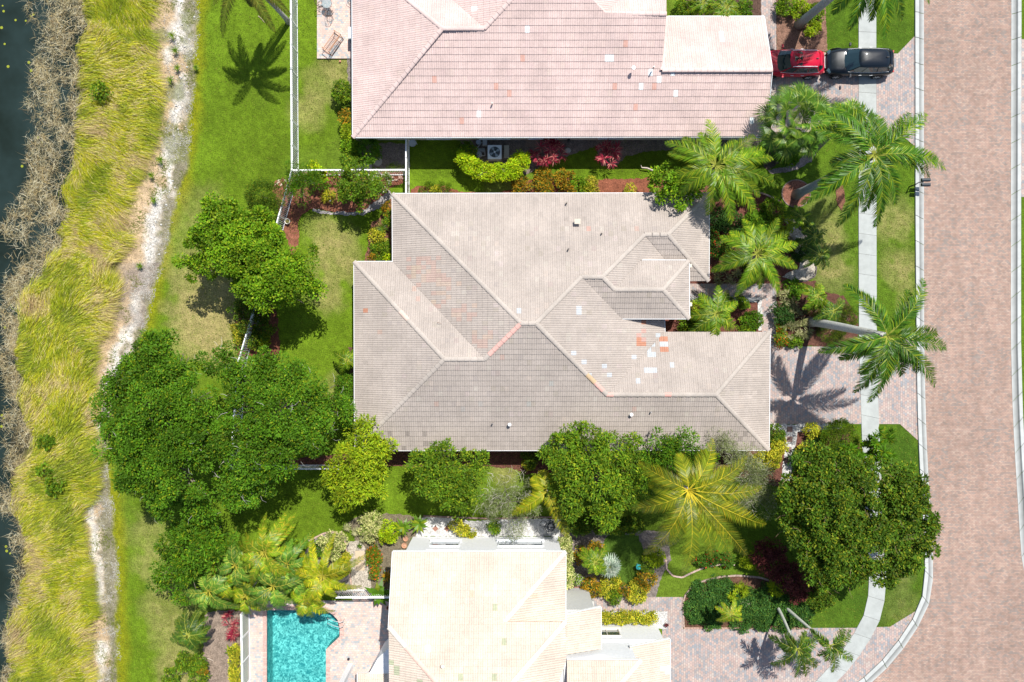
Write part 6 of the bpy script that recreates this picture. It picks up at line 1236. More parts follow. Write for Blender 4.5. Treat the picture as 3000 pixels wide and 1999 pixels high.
# ------------------------------------------------------------------ cars
def car(label, px, py, L, Wd, paint, sunroof, rails, name='parked_car'):
    b = W(px, py); t = thing(name, label, 'car', b); hw_ = Wd/2; k = L/4.75
    def Tm(P): return [(b[0]+(x-L/2), b[1]+y, z) for x, y, z in P]      # nose points west
    def part(nm, V, F, mat, col=(1, 1, 1), smooth=False, par=t): return obj(nm, Tm(V), F, mat, par, col=col, smooth=smooth)
    st = [(0, .36, .56), (.05, .56, .68), (.16, .73, .80), (.4, .86, .89), (.8, .94, .96), (1.2, .97, 1.01), (1.5, .98, 1.04), (2.2, 1, 1.03), (3.2, 1, 1.04), (3.9, .985, 1.06), (4.35, .94, 1.06), (4.58, .84, .98), (4.70, .68, .86), (4.75, .46, .74)]
    V = []; m = 15
    for x, w, zt in st:
        w *= hw_; sec = [(.0, zt+.03), (.35*w, zt+.025), (.62*w, zt+.01), (.78*w, zt-.0), (.92*w, zt-.06), (w, zt-.2), (w*.985, .5 if zt > .8 else .45), (w*.93, .28)]
        half = [(y, z) for y, z in sec]; ring_ = [(-y, z) for y, z in half[::-1]]+half[1:]
        V += [(x*k, y, z) for y, z in ring_]
    F = [(i*m+j, i*m+j+1, (i+1)*m+j+1, (i+1)*m+j) for i in range(len(st)-1) for j in range(m-1)]+[tuple(range(m))[::-1], tuple((len(st)-1)*m+j for j in range(m))]
    F += [(i*m, (i+1)*m, (i+1)*m+m-1, i*m+m-1) for i in range(len(st)-1)]
    part('body', V, F, paint, smooth=True)
    # cabin
    bw, rw = hw_*.87, hw_*.66
    belt = [(1.22, .0), (1.26, .5), (1.45, .93), (2.3, 1.0), (3.4, .99), (4.25, .92), (4.52, .6), (4.58, 0)]; rf_ = [(1.98, .0), (2.0, .55), (2.1, .95), (2.6, 1.0), (3.3, .99), (3.95, .93), (4.08, .6), (4.12, 0)]
    nb = len(belt); ringb = [(x*k, y*bw, 1.03) for x, y in belt]+[(x*k, -y*bw, 1.03) for x, y in belt[-2:0:-1]]; ringr = [(x*k, y*rw, 1.585) for x, y in rf_]+[(x*k, -y*rw, 1.585) for x, y in rf_[-2:0:-1]]
    n = len(ringb); crown = [(2.7*k+(x-2.7*k)*.8, y*.8, 1.65) for x, y, z in ringr]; crown2 = [(3.0*k+(x-3.0*k)*.4, y*.4, 1.685) for x, y, z in ringr]
    V = ringb+ringr+crown+crown2+[(3.0*k, 0, 1.69)]; F = []
    for lv in range(3): F += [(lv*n+i, lv*n+(i+1) % n, (lv+1)*n+(i+1) % n, (lv+1)*n+i) for i in range(n)]
    F += [(3*n+i, 3*n+(i+1) % n, 4*n) for i in range(n)]
    part('cabin', V, F, paint, smooth=True)
    def patch(nm, idx, a=.06, b_=.93, e0=0.0, e1=0.0, off=.014, par=t):
        """glass panel over consecutive ring points idx"""
        V = []
        cols_ = [np.array(ringb[i]) for i in idx]; rows = [np.array(ringr[i]) for i in idx]
        if e0: cols_[0] = cols_[0]*(1-e0)+cols_[1]*e0; rows[0] = rows[0]*(1-e0)+rows[1]*e0
        if e1: cols_[-1] = cols_[-1]*(1-e1)+cols_[-2]*e1; rows[-1] = rows[-1]*(1-e1)+rows[-2]*e1
        for c, r in zip(cols_, rows):
            for s_ in (a, b_):
                p = c*(1-s_)+r*s_; ctr = np.array([3.0*k, 0, .6]); o_ = p-ctr; o_ /= np.linalg.norm(o_); V.append(tuple(p+o_*off*2))
        part(nm, V, [(2*i, 2*i+2, 2*i+3, 2*i+1) for i in range(len(idx)-1)], M_CARGLASS, par=par)
    patch('windshield', [n-2, n-1, 0, 1, 2], .02, 1.0, .1, .1); patch('rear_window', [nb-3, nb-2, nb-1, nb, nb+1], .12, .95, .15, .15)
    for sgn, idx in ((1, [2, 3, 4, 5]), (-1, [n-2, n-3, n-4, n-5])):
        patch('side_window', idx[:2]+[idx[1]], .08, .88, .08, 0); patch('side_window', [idx[1], idx[2]], .08, .88, .06, .03); patch('side_window', [idx[2], idx[3]], .08, .84, .04, .12)
        V = [tuple(np.array(ringb[i])*np.array([1, 1.015, 1])+np.array([0, 0, .01])) for i in idx]; mb = MB(); mb.tube(V, .013, 4, (.75, .76, .78)); part('window_trim', mb.V, mb.F, M_METAL, col=(.75, .76, .78))
        mx_ = [(1.55*k, sgn*hw_*.95, 1.08), (1.55*k, sgn*(hw_+.12), 1.12)]; mb = MB(); mb.tube(mx_, [.03, .02], 5); mb.box((1.56*k, sgn*(hw_+.13), 1.13), (.12, .2, .15)); part('mirror', mb.V, mb.F, paint)
        if rails:
            mb = MB(); mb.tube([(2.15*k, sgn*rw*.93, 1.62), (2.3*k, sgn*rw*.93, 1.68), (3.75*k, sgn*rw*.92, 1.68), (3.9*k, sgn*rw*.9, 1.62)], .022, 5, (.8, .81, .84)); part('roof_rail', mb.V, mb.F, M_METAL, col=(.8, .81, .84))
        mb = MB(); mb.box((.22*k, sgn*hw_*.68, .80), (.34, .22, .1), rz=sgn*.7, tilt=(.25, 'Y')); part('headlight', mb.V, mb.F, M_GLASS)
        mb = MB(); mb.box((4.62*k, sgn*hw_*.66, .84), (.1, .26, .12), rz=-sgn*.35); part('tail_light', mb.V, mb.F, M_PLAST, col=(.35, .01, .01))
        for x in (2.35, 3.1): mb = MB(); mb.box((x*k, sgn*(hw_+.012), .86), (.2, .03, .03), col=(.7, .7, .7)); part('door_handle', mb.V, mb.F, M_METAL, col=(.7, .7, .7))
        for x in (.88, 3.72):
            mb = MB(); nn = 20; ro, ri, w = .37, .25, .12
            c = (x*k, sgn*(hw_-.10), .37)
            V = []
            for yy, rr in ((-w, ro*.95), (-w*.8, ro), (w*.8, ro), (w, ro*.95), (w, ri), (w*.6, ri*.96)): V += [(c[0]+rr*math.cos(2*PI*q/nn), c[1]+sgn*yy, c[2]+rr*math.sin(2*PI*q/nn)) for q in range(nn)]
            F = [(l*nn+q, l*nn+(q+1) % nn, (l+1)*nn+(q+1) % nn, (l+1)*nn+q) for l in range(5) for q in range(nn)]
            ty = part('wheel', V, F, M_RUBBER, col=(.02, .02, .02), smooth=False)
            mb = MB(); yo = c[1]+sgn*w*.85
            for q in range(5):
                a = q*2*PI/5; mb.add([(c[0]+.03*math.cos(a+1.57), yo, c[2]+.03*math.sin(a+1.57)), (c[0]-.03*math.cos(a+1.57), yo, c[2]-.03*math.sin(a+1.57)), (c[0]+.25*math.cos(a)-.045*math.cos(a+1.57), yo, c[2]+.25*math.sin(a)-.045*math.sin(a+1.57)), (c[0]+.25*math.cos(a)+.045*math.cos(a+1.57), yo, c[2]+.25*math.sin(a)+.045*math.sin(a+1.57))], [(0, 1, 2, 3)])
            V0 = [(c[0]+.25*math.cos(2*PI*q/nn), yo, c[2]+.25*math.sin(2*PI*q/nn)) for q in range(nn)]+[(c[0]+.215*math.cos(2*PI*q/nn), yo, c[2]+.215*math.sin(2*PI*q/nn)) for q in range(nn)]
            mb.add(V0, [(q, (q+1) % nn, nn+(q+1) % nn, nn+q) for q in range(nn)]); mb.V = Tm(mb.V)
            o = obj('rim', mb.V, mb.F, M_METAL, t, col=(.6, .61, .63)); o.parent = ty
            # dark wheel arch lip
            mb = MB(); mb.tube([(c[0]+.43*math.cos(a), sgn*(hw_-.012), c[2]+.43*math.sin(a)) for a in np.linspace(-.05, PI+.05, 14)], .03, 5, (.02, .02, .02)); part('wheel_arch', mb.V, mb.F, M_RUBBER, col=(.025, .025, .028))
    mb = MB(); mb.box((.02*k, 0, .56), (.06, .78, .26)); part('grille', mb.V, mb.F, M_PLAST, col=(.02, .02, .02))
    mb = MB(); mb.tube([(.0, -.42, .70), (-.03, -.2, .72), (-.035, .2, .72), (.0, .42, .70)], .018, 5); part('grille_trim', mb.V, mb.F, M_METAL, col=(.75, .76, .78))
    mb = MB(); mb.box((3.9*k, 0, 1.70), (.16, .03, .07)); part('antenna', mb.V, mb.F, M_PLAST, col=(.02, .02, .02))
    for y in (-.3, .35):
        mb = MB(); mb.tube([(1.28*k, y, 1.08), (1.42*k, y+.38, 1.15)], .012, 4); part('wiper', mb.V, mb.F, M_RUBBER, col=(.02, .02, .02))
    # hood seam and creases
    for sgn in (1, -1):
        mb = MB(); mb.tube([(.3*k, sgn*hw_*.60, .905), (.8*k, sgn*hw_*.70, .978), (1.25*k, sgn*hw_*.76, 1.022)], .009, 4); part('hood_seam', mb.V, mb.F, M_RUBBER, col=(.015, .015, .015))
    if sunroof:
        V = []; 
        for x in (2.28, 2.55, 2.82):
            for y in (-.47, 0, .47): V.append((x*k, y, 1.672+(x-2.28)*.045-.05*abs(y)))
        part('sunroof', V, [(0, 1, 4, 3), (1, 2, 5, 4), (3, 4, 7, 6), (4, 5, 8, 7)], M_CARGLASS, smooth=True)
    V = [(4.12*k, -.5*hw_, 1.60), (4.12*k, .5*hw_, 1.60), (4.3*k, .48*hw_, 1.56), (4.3*k, -.48*hw_, 1.56), (4.12*k, -.5*hw_, 1.57), (4.12*k, .5*hw_, 1.57), (4.3*k, .48*hw_, 1.54), (4.3*k, -.48*hw_, 1.54)]
    part('spoiler', V, [(0, 1, 2, 3), (7, 6, 5, 4), (0, 4, 5, 1), (1, 5, 6, 2), (2, 6, 7, 3), (3, 7, 4, 0)], paint)
    return t
car('shiny red crossover car half hidden under the pink garage roof', 2309, 196, 4.6, 1.86, M_RED, True, True)
car('shiny black crossover car parked across the sidewalk behind the red one', 2505, 193, 4.85, 1.94, M_BLK, False, False)

# ------------------------------------------------------------------ small things
def simple(name, label, cat, mb, mat, loc, group=None): return tag(mb.build(name, mat, None, loc), label, cat, group)
# air conditioner
b = W(1450, 455); t = thing('air_conditioner', 'square grey air conditioner with a round fan inside the chartreuse hedge', 'air conditioner', b)
m = MB(); m.box((b[0], b[1], .42), (.92, .92, .84), col=(.50, .52, .52)); m.build('cabinet', M_METAL, t)
m = MB(); m.box((b[0], b[1], .86), (.98, .98, .06), col=(.72, .75, .76)); m.build('top_panel', M_METAL, t)
m = MB(); m.disc((b[0], b[1], .893), .38, .006, 28, (.03, .04, .045)); m.build('fan_opening', M_PLAST, t)
for k in range(4):
    a = k*PI/2+.5; m = MB(); m.add([(b[0]+.06*math.cos(a), b[1]+.06*math.sin(a), .902), (b[0]+.33*math.cos(a-.32), b[1]+.33*math.sin(a-.32), .902), (b[0]+.35*math.cos(a), b[1]+.35*math.sin(a), .912), (b[0]+.33*math.cos(a+.32), b[1]+.33*math.sin(a+.32), .922)], [(0, 1, 2, 3)], (.35, .42, .45)); m.build('fan_blade', M_METAL, t)
m = MB(); m.disc((b[0], b[1], .925), .075, .02, 14, (.7, .73, .75)); m.build('hub', M_METAL, t)
m = MB()
for rr in (.14, .21, .28, .35): m.tube([(b[0]+rr*math.cos(a), b[1]+rr*math.sin(a), .935) for a in np.linspace(0, 2*PI, 25)], .006, 3, (.3, .33, .34))
m.build('grille', M_METAL, t)
# pads, boxes and clutter at the shaded wall
m = MB(); p = W(1484, 446); m.box((p[0], p[1], .05), (.36, .9, .1), col=(.52, .50, .42)); simple('concrete_pad', 'pale concrete pad right of the air conditioner', 'pad', m, M_CONC, p)
m = MB(); p = W(1421, 421); m.box((p[0], p[1], .25), (.30, .46, .5), col=(.45, .47, .48)); simple('utility_box', 'grey utility box at the pink house wall above the air conditioner', 'box', m, M_METAL, p)
b = W(1408, 447); t = thing('pump', 'grey pump and pipes between hedge and air conditioner', 'pump', b)
m = MB(); m.tube([(b[0]-.2, b[1]+.1, .22), (b[0]+.3, b[1]+.1, .22)], .15, 10, (.3, .33, .36)); m.build('motor', M_METAL, t); m = MB(); m.disc((b[0]-.1, b[1]-.22, .02), .2, .42, 12, (.36, .39, .42)); m.build('tank', M_METAL, t)
m = MB(); m.tube([(b[0]+.3, b[1]+.1, .2), (b[0]+.32, b[1]-.3, .3), (b[0], b[1]-.35, .35)], .03, 6, (.6, .6, .6)); m.tube([(b[0]-.3, b[1]+.2, .1), (b[0]+.1, b[1]+.7, .15)], .03, 6, (.6, .6, .6)); m.build('pipe', M_METAL, t)
m = MB(); p = W(1402, 420); m.disc((p[0], p[1], .0), .14, .3, 10, (.4, .47, .55), .18); simple('bucket', 'blue-grey bucket at the wall left of the utility box', 'bucket', m, M_PLAST, p)
b = W(1560, 417); t = thing('pallet', 'weathered wooden slat panel lying at the pink house wall', 'pallet', b)
for k in range(9): m = MB(); m.box((b[0]-.45+k*.11, b[1], .09), (.085, .72, .03), col=(.26, .19, .15)); m.build('slat', M_WOOD, t)
m = MB(); m.box((b[0], b[1]+.25, .04), (1.0, .08, .07), col=(.2, .15, .12)); m.box((b[0], b[1]-.25, .04), (1.0, .08, .07), col=(.2, .15, .12)); m.build('runner', M_WOOD, t)
b = W(1222, 424); t = thing('satellite_dish', 'grey satellite dish beside the fence in the eave shade', 'satellite dish', b)
c = np.array(W(1209, 421, 1.0)); m = MB(); V = [tuple(c)]; 
for rr, zz in ((.14, .02), (.27, .07)): V += [(c[0]+rr*math.cos(a), c[1]+rr*.95*math.sin(a), c[2]+zz) for a in np.linspace(0, 2*PI, 19)[:-1]]
m.add(V, [(0, 1+k, 1+(k+1) % 18) for k in range(18)]+[(1+k, 19+k, 19+(k+1) % 18, 1+(k+1) % 18) for k in range(18)], (.42, .47, .48)); m.build('dish', M_METAL, t)
m = MB(); m.tube([(b[0], b[1], 0), (b[0], b[1], .9), tuple(c)], .03, 6, (.5, .52, .54)); m.tube([tuple(c), (c[0]+.3, c[1]-.05, c[2]+.3)], .015, 5, (.5, .5, .52)); m.build('mast', M_METAL, t)
m = MB(); p = W(1664, 442); m.disc((p[0], p[1], 0), .24, .12, 7, (.42, .44, .40), .15); simple('rock', 'flat pale rock right of the magenta cordylines', 'rock', m, M_STONE, p)
m = MB(); p = W(1665, 415); m.disc((p[0], p[1], 0), .09, .5, 8, (.04, .05, .05)); simple('downspout_drain', 'dark post under the eave right of the cordylines', 'post', m, M_METAL, p)
# stepping stones
for (x, y, lb) in ((1078, 488, 'round concrete stepping stone, lower left of the two discs'), (1107, 475, 'round concrete stepping stone, upper right of the two discs')):
    m = MB(); p = W(x, y); m.disc((p[0], p[1], .02), .31, .04, 24, (.36, .35, .32)); simple('stepping_stone', lb, 'stepping stone', m, M_CONC, p, 'round stepping stones by the fence')
m = MB(); p = W(1056, 492); m.box((p[0], p[1], .04), (.4, .4, .06), col=(.42, .42, .4)); simple('stepping_stone', 'square concrete stepping stone at the fence left of the discs', 'stepping stone', m, M_CONC, p)
for (x, y, lb) in ((1276, 1549, 'red square stepping stone on the white gravel, left one'), (1310, 1549, 'red square stepping stone on the white gravel, right one')):
    m = MB(); p = W(x, y); m.box((p[0], p[1], .06), (.30, .30, .05), rz=PI/4-.1, col=(.30, .15, .11)); simple('stepping_stone', lb, 'stepping stone', m, M_CONC, p, 'red stepping stones on the gravel')
for (x, y, lb) in ((1055, 1628, 'tan paving slab on the pale path, upper one'), (1055, 1658, 'tan paving slab on the pale path, lower one')):
    m = MB(); p = W(x, y); m.box((p[0], p[1], .06), (.66, .66, .05), col=(.50, .40, .28)); simple('paving_slab', lb, 'paving slab', m, M_CONC, p, 'tan slabs of the pale path')
for (x, y, lb) in ((2313, 1258, 'brownish square paver in the gravel, top one'), (2313, 1287, 'brownish square paver in the gravel, second one'), (2310, 1318, 'brownish square paver in the gravel, third one'), (2305, 1350, 'brownish square paver in the gravel, lowest one')):
    m = MB(); p = W(x, y); m.box((p[0], p[1], .06), (.38, .38, .05), col=(.22, .14, .12)); simple('stepping_stone', lb, 'stepping stone', m, M_CONC, p, 'pavers in the side path')
# pots and garden ornaments
def pot(label, px, py, r, h, c, z=0, soil=(.10, .07, .05), group=None, plant=None):
    b = W(px, py); t = thing('plant_pot', label, 'plant pot', b, group); m = MB(); n = 18
    V = []
    for rr, zz in ((r*.75, z), (r, z+h), (r*1.06, z+h), (r*.82, z+h), (r*.8, z+h*.8)): V += [(b[0]+rr*math.cos(2*PI*k/n), b[1]+rr*math.sin(2*PI*k/n), zz+(.03 if rr > r else 0)) for k in range(n)]
    m.add(V, [(l*n+k, l*n+(k+1) % n, (l+1)*n+(k+1) % n, (l+1)*n+k) for l in range(4) for k in range(n)], c); m.build('rim_and_wall', M_STONE, t)
    m = MB(); m.disc((b[0], b[1], z+h*.7), r*.81, .08*h, n, soil); m.build('soil', M_SOIL, t)
pot('white round pot at the foot of the slanting fence', 845, 651, .19, .3, (.66, .62, .56), soil=(.15, .14, .05))
pot('terracotta pot near the corner of the white house, upper one', 1190, 1577, .17, .25, (.55, .30, .18), soil=(.45, .26, .17)); pot('terracotta pot near the corner of the white house, lower one', 1186, 1596, .19, .28, (.55, .30, .18), soil=(.45, .26, .17))
pot('terracotta pot on the pool deck under the banana leaves', 1140, 1778, .14, .3, (.5, .2, .1)); pot('blue bowl beside the white house wall', 1131, 1674, .12, .15, (.25, .42, .55), soil=(.4, .5, .6))
m = MB(); b = W(997, 182); n = 10
for l in range(6):
    m.V += [(b[0]+.085*math.sin(PI*l/5)*math.cos(2*PI*k/n), b[1]+.085*math.sin(PI*l/5)*math.sin(2*PI*k/n), .085-.085*math.cos(PI*l/5)) for k in range(n)]
m.C = [(.55, .25, .17)]*len(m.V); m.F = [(l*n+k, l*n+(k+1) % n, (l+1)*n+(k+1) % n, (l+1)*n+k) for l in range(5) for k in range(n)]; simple('ball', 'small terracotta-coloured ball on the lawn below the terrace', 'ball', m, M_PLAST, b)
b = W(1867, 1655); t = thing('bird_bath', 'round teal bird bath bowl on the front garden lawn', 'bird bath', b); m = MB(); m.disc((b[0], b[1], 0), .10, .55, 10, (.1, .33, .33), .06); m.build('pedestal', M_STONE, t)
m = MB(); m.disc((b[0], b[1], .55), .08, .08, 20, (.03, .36, .34), .19); m.build('bowl', M_PLAST, t)
b = W(2458, 1313); t = thing('bin', 'teal recycling bin standing among the shrubs by the sidewalk', 'bin', b); m = MB(); m.box((b[0], b[1], .5), (.5, .55, .95), rz=.4, col=(.02, .20, .26)); m.build('body', M_PLAST, t); m = MB(); m.box((b[0], b[1], 1.0), (.58, .64, .07), rz=.4, col=(.03, .28, .34)); m.build('lid', M_PLAST, t)
b = W(947, 584); m = MB(); m.box((b[0], b[1], .12), (.14, .12, .24), rz=.2, col=(.03, .035, .04)); simple('garden_light', 'small black garden light on the corner mulch bed', 'light', m, M_PLAST, b)
b = W(2221, 883); m = MB(); m.disc((b[0], b[1], 0), .09, .3, 10, (.02, .02, .025), .05); simple('garden_light', 'small black garden light at the corner of the white gravel edging', 'light', m, M_PLAST, b)
b = W(970, 590); m = MB(); m.box((b[0], b[1], .06), (.14, .10, .12), col=(.7, .7, .68)); simple('garden_marker', 'tiny white block beside the yellow bromeliad-like plant', 'marker', m, M_PLAST, b)
b = W(1612, 1541); t = thing('garden_hose', 'tangled black garden hose on the gravel near the white house corner', 'hose', b)
pts = [(b[0]+(.28+.1*math.sin(a*.37))*math.cos(a)+.12*math.sin(a*.21)-.1*math.cos(a*.13), b[1]+(.26+.08*math.cos(a*.53))*math.sin(a)+.1*math.cos(a*.17), .05+.01*a*.15+.03*math.sin(a*1.7)) for a in np.linspace(0, 34, 150)]
m = MB(); m.tube(pts, .02, 5, (.02, .025, .03)); m.build('coil', M_PLAST, t)
pts = [(b[0]-.5+.24*math.cos(a), b[1]+.15+.22*math.sin(a), .04) for a in np.linspace(0, 2*PI, 24)]; m = MB(); m.tube(pts, .018, 5, (.02, .025, .03)); m.build('loop', M_PLAST, t)
# loose blocks by the fence corner
BL = ['topmost', 'leftmost', 'lowest', 'rightmost', 'middle']
for i, (x, y, a) in enumerate(((819, 529, .6), (811, 541, .1), (825, 543, 1.0), (838, 531, -.7), (817, 535, .5))):
    m = MB(); p = W(x, y); m.box((p[0], p[1], .05), (.22, .11, .08), rz=a, col=(.55, .43, .34)); simple('brick', BL[i]+' loose pale brick by the fence corner on the lake side', 'brick', m, M_STONE, p, 'loose bricks by the fence corner')
for i in range(7):
    m = MB(); p = W(1148+random.random()*32, 507+random.random()*14+10); m.box((p[0], p[1], .05+.05*(i % 2)), (.24, .11, .08), rz=random.random()*.5, col=(.50, .34, .27)); simple('brick', 'loose reddish brick in the shade of the fence by the citrus tree', 'brick', m, M_STONE, p, 'loose bricks behind the citrus tree')
def branch(label, pts, r, c=(.48, .38, .28), name='branch'):
    P = [W(x, y, h) for x, y, h in pts]; m = MB(); m.tube([tuple(p) for p in P], [r*(1-.6*i/(len(P)-1)) for i in range(len(P))], 6, c); return simple(name, label, 'branch', m, M_WOOD, (P[0][0], P[0][1], 0))
branch('dead palm branch lying on the upper lawn', [(757, 48, .03), (766, 56, .06), (776, 68, .03)], .035); branch('pale dead limb at the red mulch edge', [(1912, 500, .1), (1895, 493, .35), (1880, 492, .3), (1878, 485, .4)], .07, (.55, .47, .40)); branch('thin dead twig on the tan roof', [(1281, 946, 5.0), (1287, 947, 5.02), (1293, 950, 4.95)], .02, (.2, .1, .08))
branch('curled palm boot on the sandy bed', [(604, 1930, .02), (615, 1932, .06), (627, 1938, .02)], .03, (.55, .47, .40)); branch('thin twig on the sandy bed', [(654, 1948, .02), (662, 1975, .03), (658, 1995, .02)], .015, (.3, .25, .2))
def rock(label, px, py, r, h, c=(.46, .40, .30), group=None):
    b = W(px, py); n = 9; rr = [r*random.uniform(.75, 1.2) for _ in range(n)]; V = [(b[0]+rr[k]*math.cos(2*PI*k/n), b[1]+rr[k]*math.sin(2*PI*k/n)*.75, 0) for k in range(n)]+[(b[0]+rr[k]*.8*math.cos(2*PI*k/n+.1), b[1]+rr[k]*.6*math.sin(2*PI*k/n+.1), h*random.uniform(.7, 1)) for k in range(n)]+[(b[0], b[1], h*1.05)]
    m = MB(); m.add(V, [(k, (k+1) % n, n+(k+1) % n, n+k) for k in range(n)]+[(n+k, n+(k+1) % n, 2*n) for k in range(n)], c); return simple('rock', label, 'rock', m, M_STONE, b, group)
rock('large tan limestone rock in the groundcover bed', 2178, 1762, .42, .45); rock('smaller tan rock touching the large one in the groundcover bed', 2194, 1766, .2, .3); rock('rough pale boulder at the top of the pebble bed', 2315, 665, .34, .4, (.5, .47, .42)); rock('rough pale boulder in the middle of the pebble bed', 2330, 700, .36, .4, (.46, .44, .4)); rock('small grey boulder by the palm stems of the pebble bed', 2352, 722, .22, .3, (.4, .39, .36))
RG = 'white stones along the lawn edge of the bank'
for i in range(34):
    y = random.uniform(-20, 560) if i < 22 else random.uniform(560, 760); x = edge(LAWN_E, y)-random.uniform(4, 48); rock('small white stone on the lawn edge of the sandy bank', x, y, random.uniform(.04, .09), .06, (.50, .49, .46), RG)
# twin mailboxes
b = W(2664, 548); t = thing('mailbox', 'black twin mailbox on an arm reaching over the kerb', 'mailbox', b)
m = MB(); m.tube([(b[0], b[1], 0), (b[0], b[1], 1.0)], .05, 8, (.02, .025, .03)); m.build('post', M_METAL, t); m = MB(); m.tube([(b[0], b[1], .95), (b[0]+.2, b[1]+.12, 1.0), (b[0]+.5, b[1]+.12, 1.0)], .035, 6, (.02, .025, .03)); m.build('arm', M_METAL, t)
for dy in (.26, -.08):
    m = MB(); n = 8; x0, x1 = b[0]+.28, b[0]+.88; y0 = b[1]+dy; V = []
    for x in (x0, x1): V += [(x, y0-.11, 1.03), (x, y0+.11, 1.03)]+[(x, y0+.11*math.cos(a), 1.17+.09*math.sin(a)) for a in np.linspace(0, PI, 7)]
    k = 9; F = [(i, i+1, k+i+1, k+i) for i in range(k-1)]+[(k-1, 0, k, 2*k-1)]; F = [(0, 1, k+1, k)]+[(i, i+1, k+i+1, k+i) for i in range(2, k-1)]+[(1, 2, k+2, k+1), (k-1, 0, k, 2*k-1)]+[tuple(range(k))[::-1], tuple(range(k, 2*k))]
    m.add(V, F, (.025, .035, .045)); bx_ = m.build('box', M_METAL, t); m = MB(); m.box((x1-.1, y0-.125, 1.16), (.14, .015, .04), col=(.2, .02, .02)); f_ = m.build('flag', M_METAL, t); f_.parent = bx_
# glider bench and bistro set on the terrace
def iron(t, pts, r=.018, c=(.05, .035, .03), name='frame'): m = MB(); m.tube(pts, r, 5, c); return m.build(name, M_METAL, t)
ZT = .12
b = np.array(W(977, 132)); b[2] = ZT; t = thing('bench', 'brown metal slatted bench set at an angle on the terrace', 'bench', b); a = R(55); ux, uy = math.cos(a), math.sin(a); vx, vy = math.sin(a), -math.cos(a)   # u along the seat, v towards the back
def bp(s, v, z): return (b[0]+ux*s+vx*v, b[1]+uy*s+vy*v, ZT+z)
for i in range(13):
    s = -.58+i*.097; m = MB(); m.tube([bp(s, -.22, .45), bp(s, .24, .42)], .017, 4, (.34, .22, .16)); m.build('seat_slat', M_METAL, t); m = MB(); m.tube([bp(s, .26, .5), bp(s, .38, .92)], .014, 4, (.12, .07, .06)); m.build('back_slat', M_METAL, t)
BR = (.55, .30, .18)
for pts in ([bp(-.65, -.24, .45), bp(.65, -.24, .45)], [bp(-.65, .24, .42), bp(.65, .24, .42)], [bp(-.65, .38, .94), bp(.65, .38, .94)]): iron(t, pts, .022, BR, 'rail')
for s in (-.72, .72): iron(t, [bp(s, .34, .70), bp(s, -.2, .68), bp(s, -.3, .6), bp(s, -.26, .45)], .026, BR, 'armrest'); iron(t, [bp(s, .36, .9), bp(s, .26, .42), bp(s, .36, 0)], .022, (.1, .06, .05), 'leg'); iron(t, [bp(s, -.26, .45), bp(s, -.34, 0)], .022, (.1, .06, .05), 'leg'); iron(t, [bp(s, -.4, .05), bp(s, .42, .05)], .022, BR, 'base_rail')
iron(t, [bp(-.72, .42, .05), bp(.72, .42, .05)], .02, (.1, .06, .05), 'base_rail')
def table(label, px, py, r, z=.7):
    b = np.array(W(px, py)); b[2] = ZT; t = thing('table', label, 'table', b); m = MB(); m.disc((b[0], b[1], ZT+z), r, .015, 26, (.5, .55, .56)); m.build('tabletop', M_TGLASS, t)
    iron(t, [(b[0]+r*math.cos(q), b[1]+r*math.sin(q), ZT+z) for q in np.linspace(0, 2*PI, 27)], .014, name='rim')
    for k in range(3): q = k*2.09+.4; iron(t, [(b[0]+r*.6*math.cos(q), b[1]+r*.6*math.sin(q), ZT), (b[0]+.06*math.cos(q), b[1]+.06*math.sin(q), ZT+.4), (b[0]+r*.7*math.cos(q), b[1]+r*.7*math.sin(q), ZT+z)], .014, name='leg')
m_, nt_, bb_ = mat_base('table_glass'); bb_.inputs['Base Color'].default_value = (.35, .42, .43, 1); bb_.inputs['Roughness'].default_value = .1; bb_.inputs['Alpha'].default_value = .55; M_TGLASS = m_
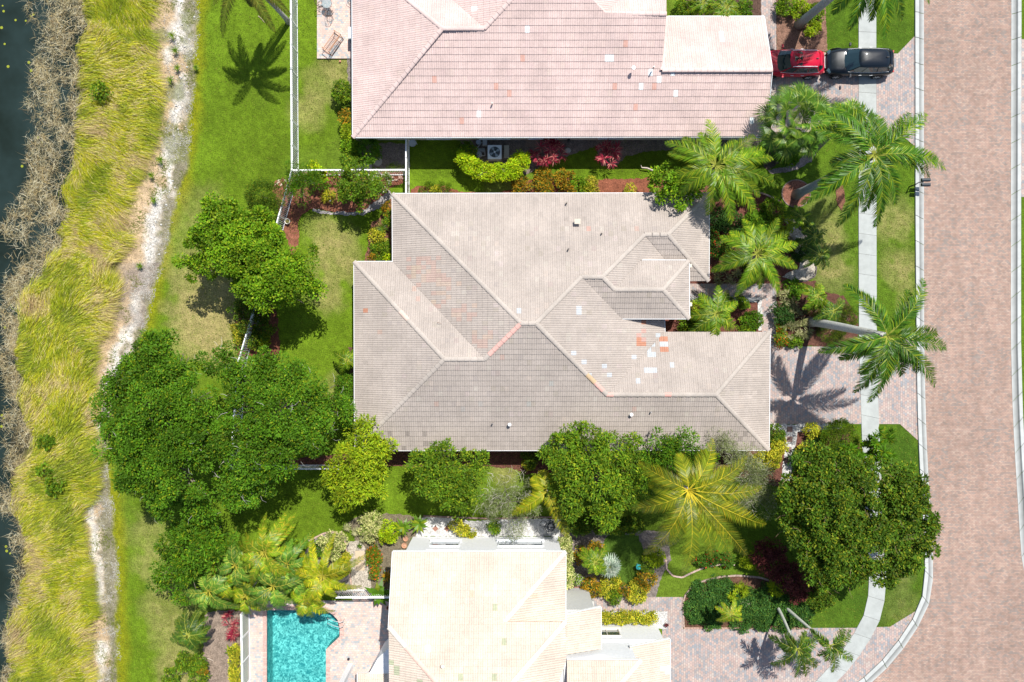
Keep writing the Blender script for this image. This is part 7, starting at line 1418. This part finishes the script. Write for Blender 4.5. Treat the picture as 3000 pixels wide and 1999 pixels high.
def chair(label, px, py, face):
    b = np.array(W(px, py)); b[2] = ZT; t = thing('chair', label, 'chair', b, 'dark metal chairs on the terrace'); a = face; fx, fy = math.cos(a), math.sin(a)
    q = lambda f, s, z: (b[0]+fx*f-fy*s, b[1]+fy*f+fx*s, ZT+z)
    iron(t, [q(.22*math.cos(k), .22*math.sin(k), .44) for k in np.linspace(0, 2*PI, 19)], .016, name='seat_rim'); 
    for s in (-.12, 0, .12): iron(t, [q(-.18, s, .44), q(.18, s, .44)], .012, name='seat_bar'); iron(t, [q(-.2, s, .46), q(-.3, s*1.2, .88)], .011, name='back_bar')
    iron(t, [q(-.14, -.24, .66), q(-.22, -.22, .7), q(-.32, -.15, .9), q(-.34, 0, .93), q(-.32, .15, .9), q(-.22, .22, .7), q(-.14, .24, .66)], .016, name='back_frame')
    for s in (-.24, .24): iron(t, [q(-.2, s, .68), q(.16, s*1.05, .66), q(.2, s, .44)], .014, name='armrest')
    for f, s in ((-.2, -.18), (-.2, .18), (.2, -.18), (.2, .18)): iron(t, [q(f, s, .44), q(f*1.25, s*1.2, 0)], .013, name='leg')
table('round glass bistro table on the terrace at the top edge', 965, 25, .34); chair('dark metal chair above the bistro table at the terrace edge', 960, -3, -1.3); chair('dark metal chair left of the bistro table', 946, 22, .2); chair('dark metal chair just below the bistro table', 970, 50, 1.6); chair('dark metal chair at the top near the pink house wall', 1034, 2, 2.5)
b = np.array(W(1044, 118)); b[2] = ZT; t = thing('grill', 'grey barbecue grill with white lid by the pink house wall', 'grill', b); m = MB(); m.box((b[0], b[1], ZT+.45), (.6, .9, .8), col=(.18, .19, .21)); m.build('cabinet', M_METAL, t); m = MB(); m.box((b[0], b[1]+.05, ZT+.98), (.66, .8, .26), col=(.72, .76, .8)); m.build('lid', M_METAL, t)
# pool rails, column
b = W(998, 1812); t = thing('pool_rail', 'curved metal handrail at the rounded corner of the pool', 'handrail', b)
for dy in (0, .35): m = MB(); m.tube([(b[0]+.3, b[1]-dy, .05), (b[0]+.3, b[1]-dy, .7), (b[0]+.15, b[1]-dy, .85), (b[0]-.3, b[1]-dy, .6), (b[0]-.9, b[1]-dy, .1), (b[0]-1.0, b[1]-dy, -.3)], .022, 8, (.5, .52, .54)); m.build('rail', M_METAL, t, smooth=True)
b = W(1028, 1946); m = MB(); m.box((b[0], b[1]-.1, 1.9), (.34, .34, 3.8), col=(.80, .80, .80)); m.box((b[0], b[1]-.1, 3.72), (.42, .42, .1), col=(.80, .80, .80)); simple('column', 'tall white square column standing on the pool deck', 'column', m, M_WALL, b)
b = W(1022, 1930); m = MB(); m.disc((b[0], b[1], .05), .09, .14, 12, (.02, .02, .03)); simple('pool_float_dispenser', 'small black pot-shaped object at the top of the white column', 'pot', m, M_PLAST, b)
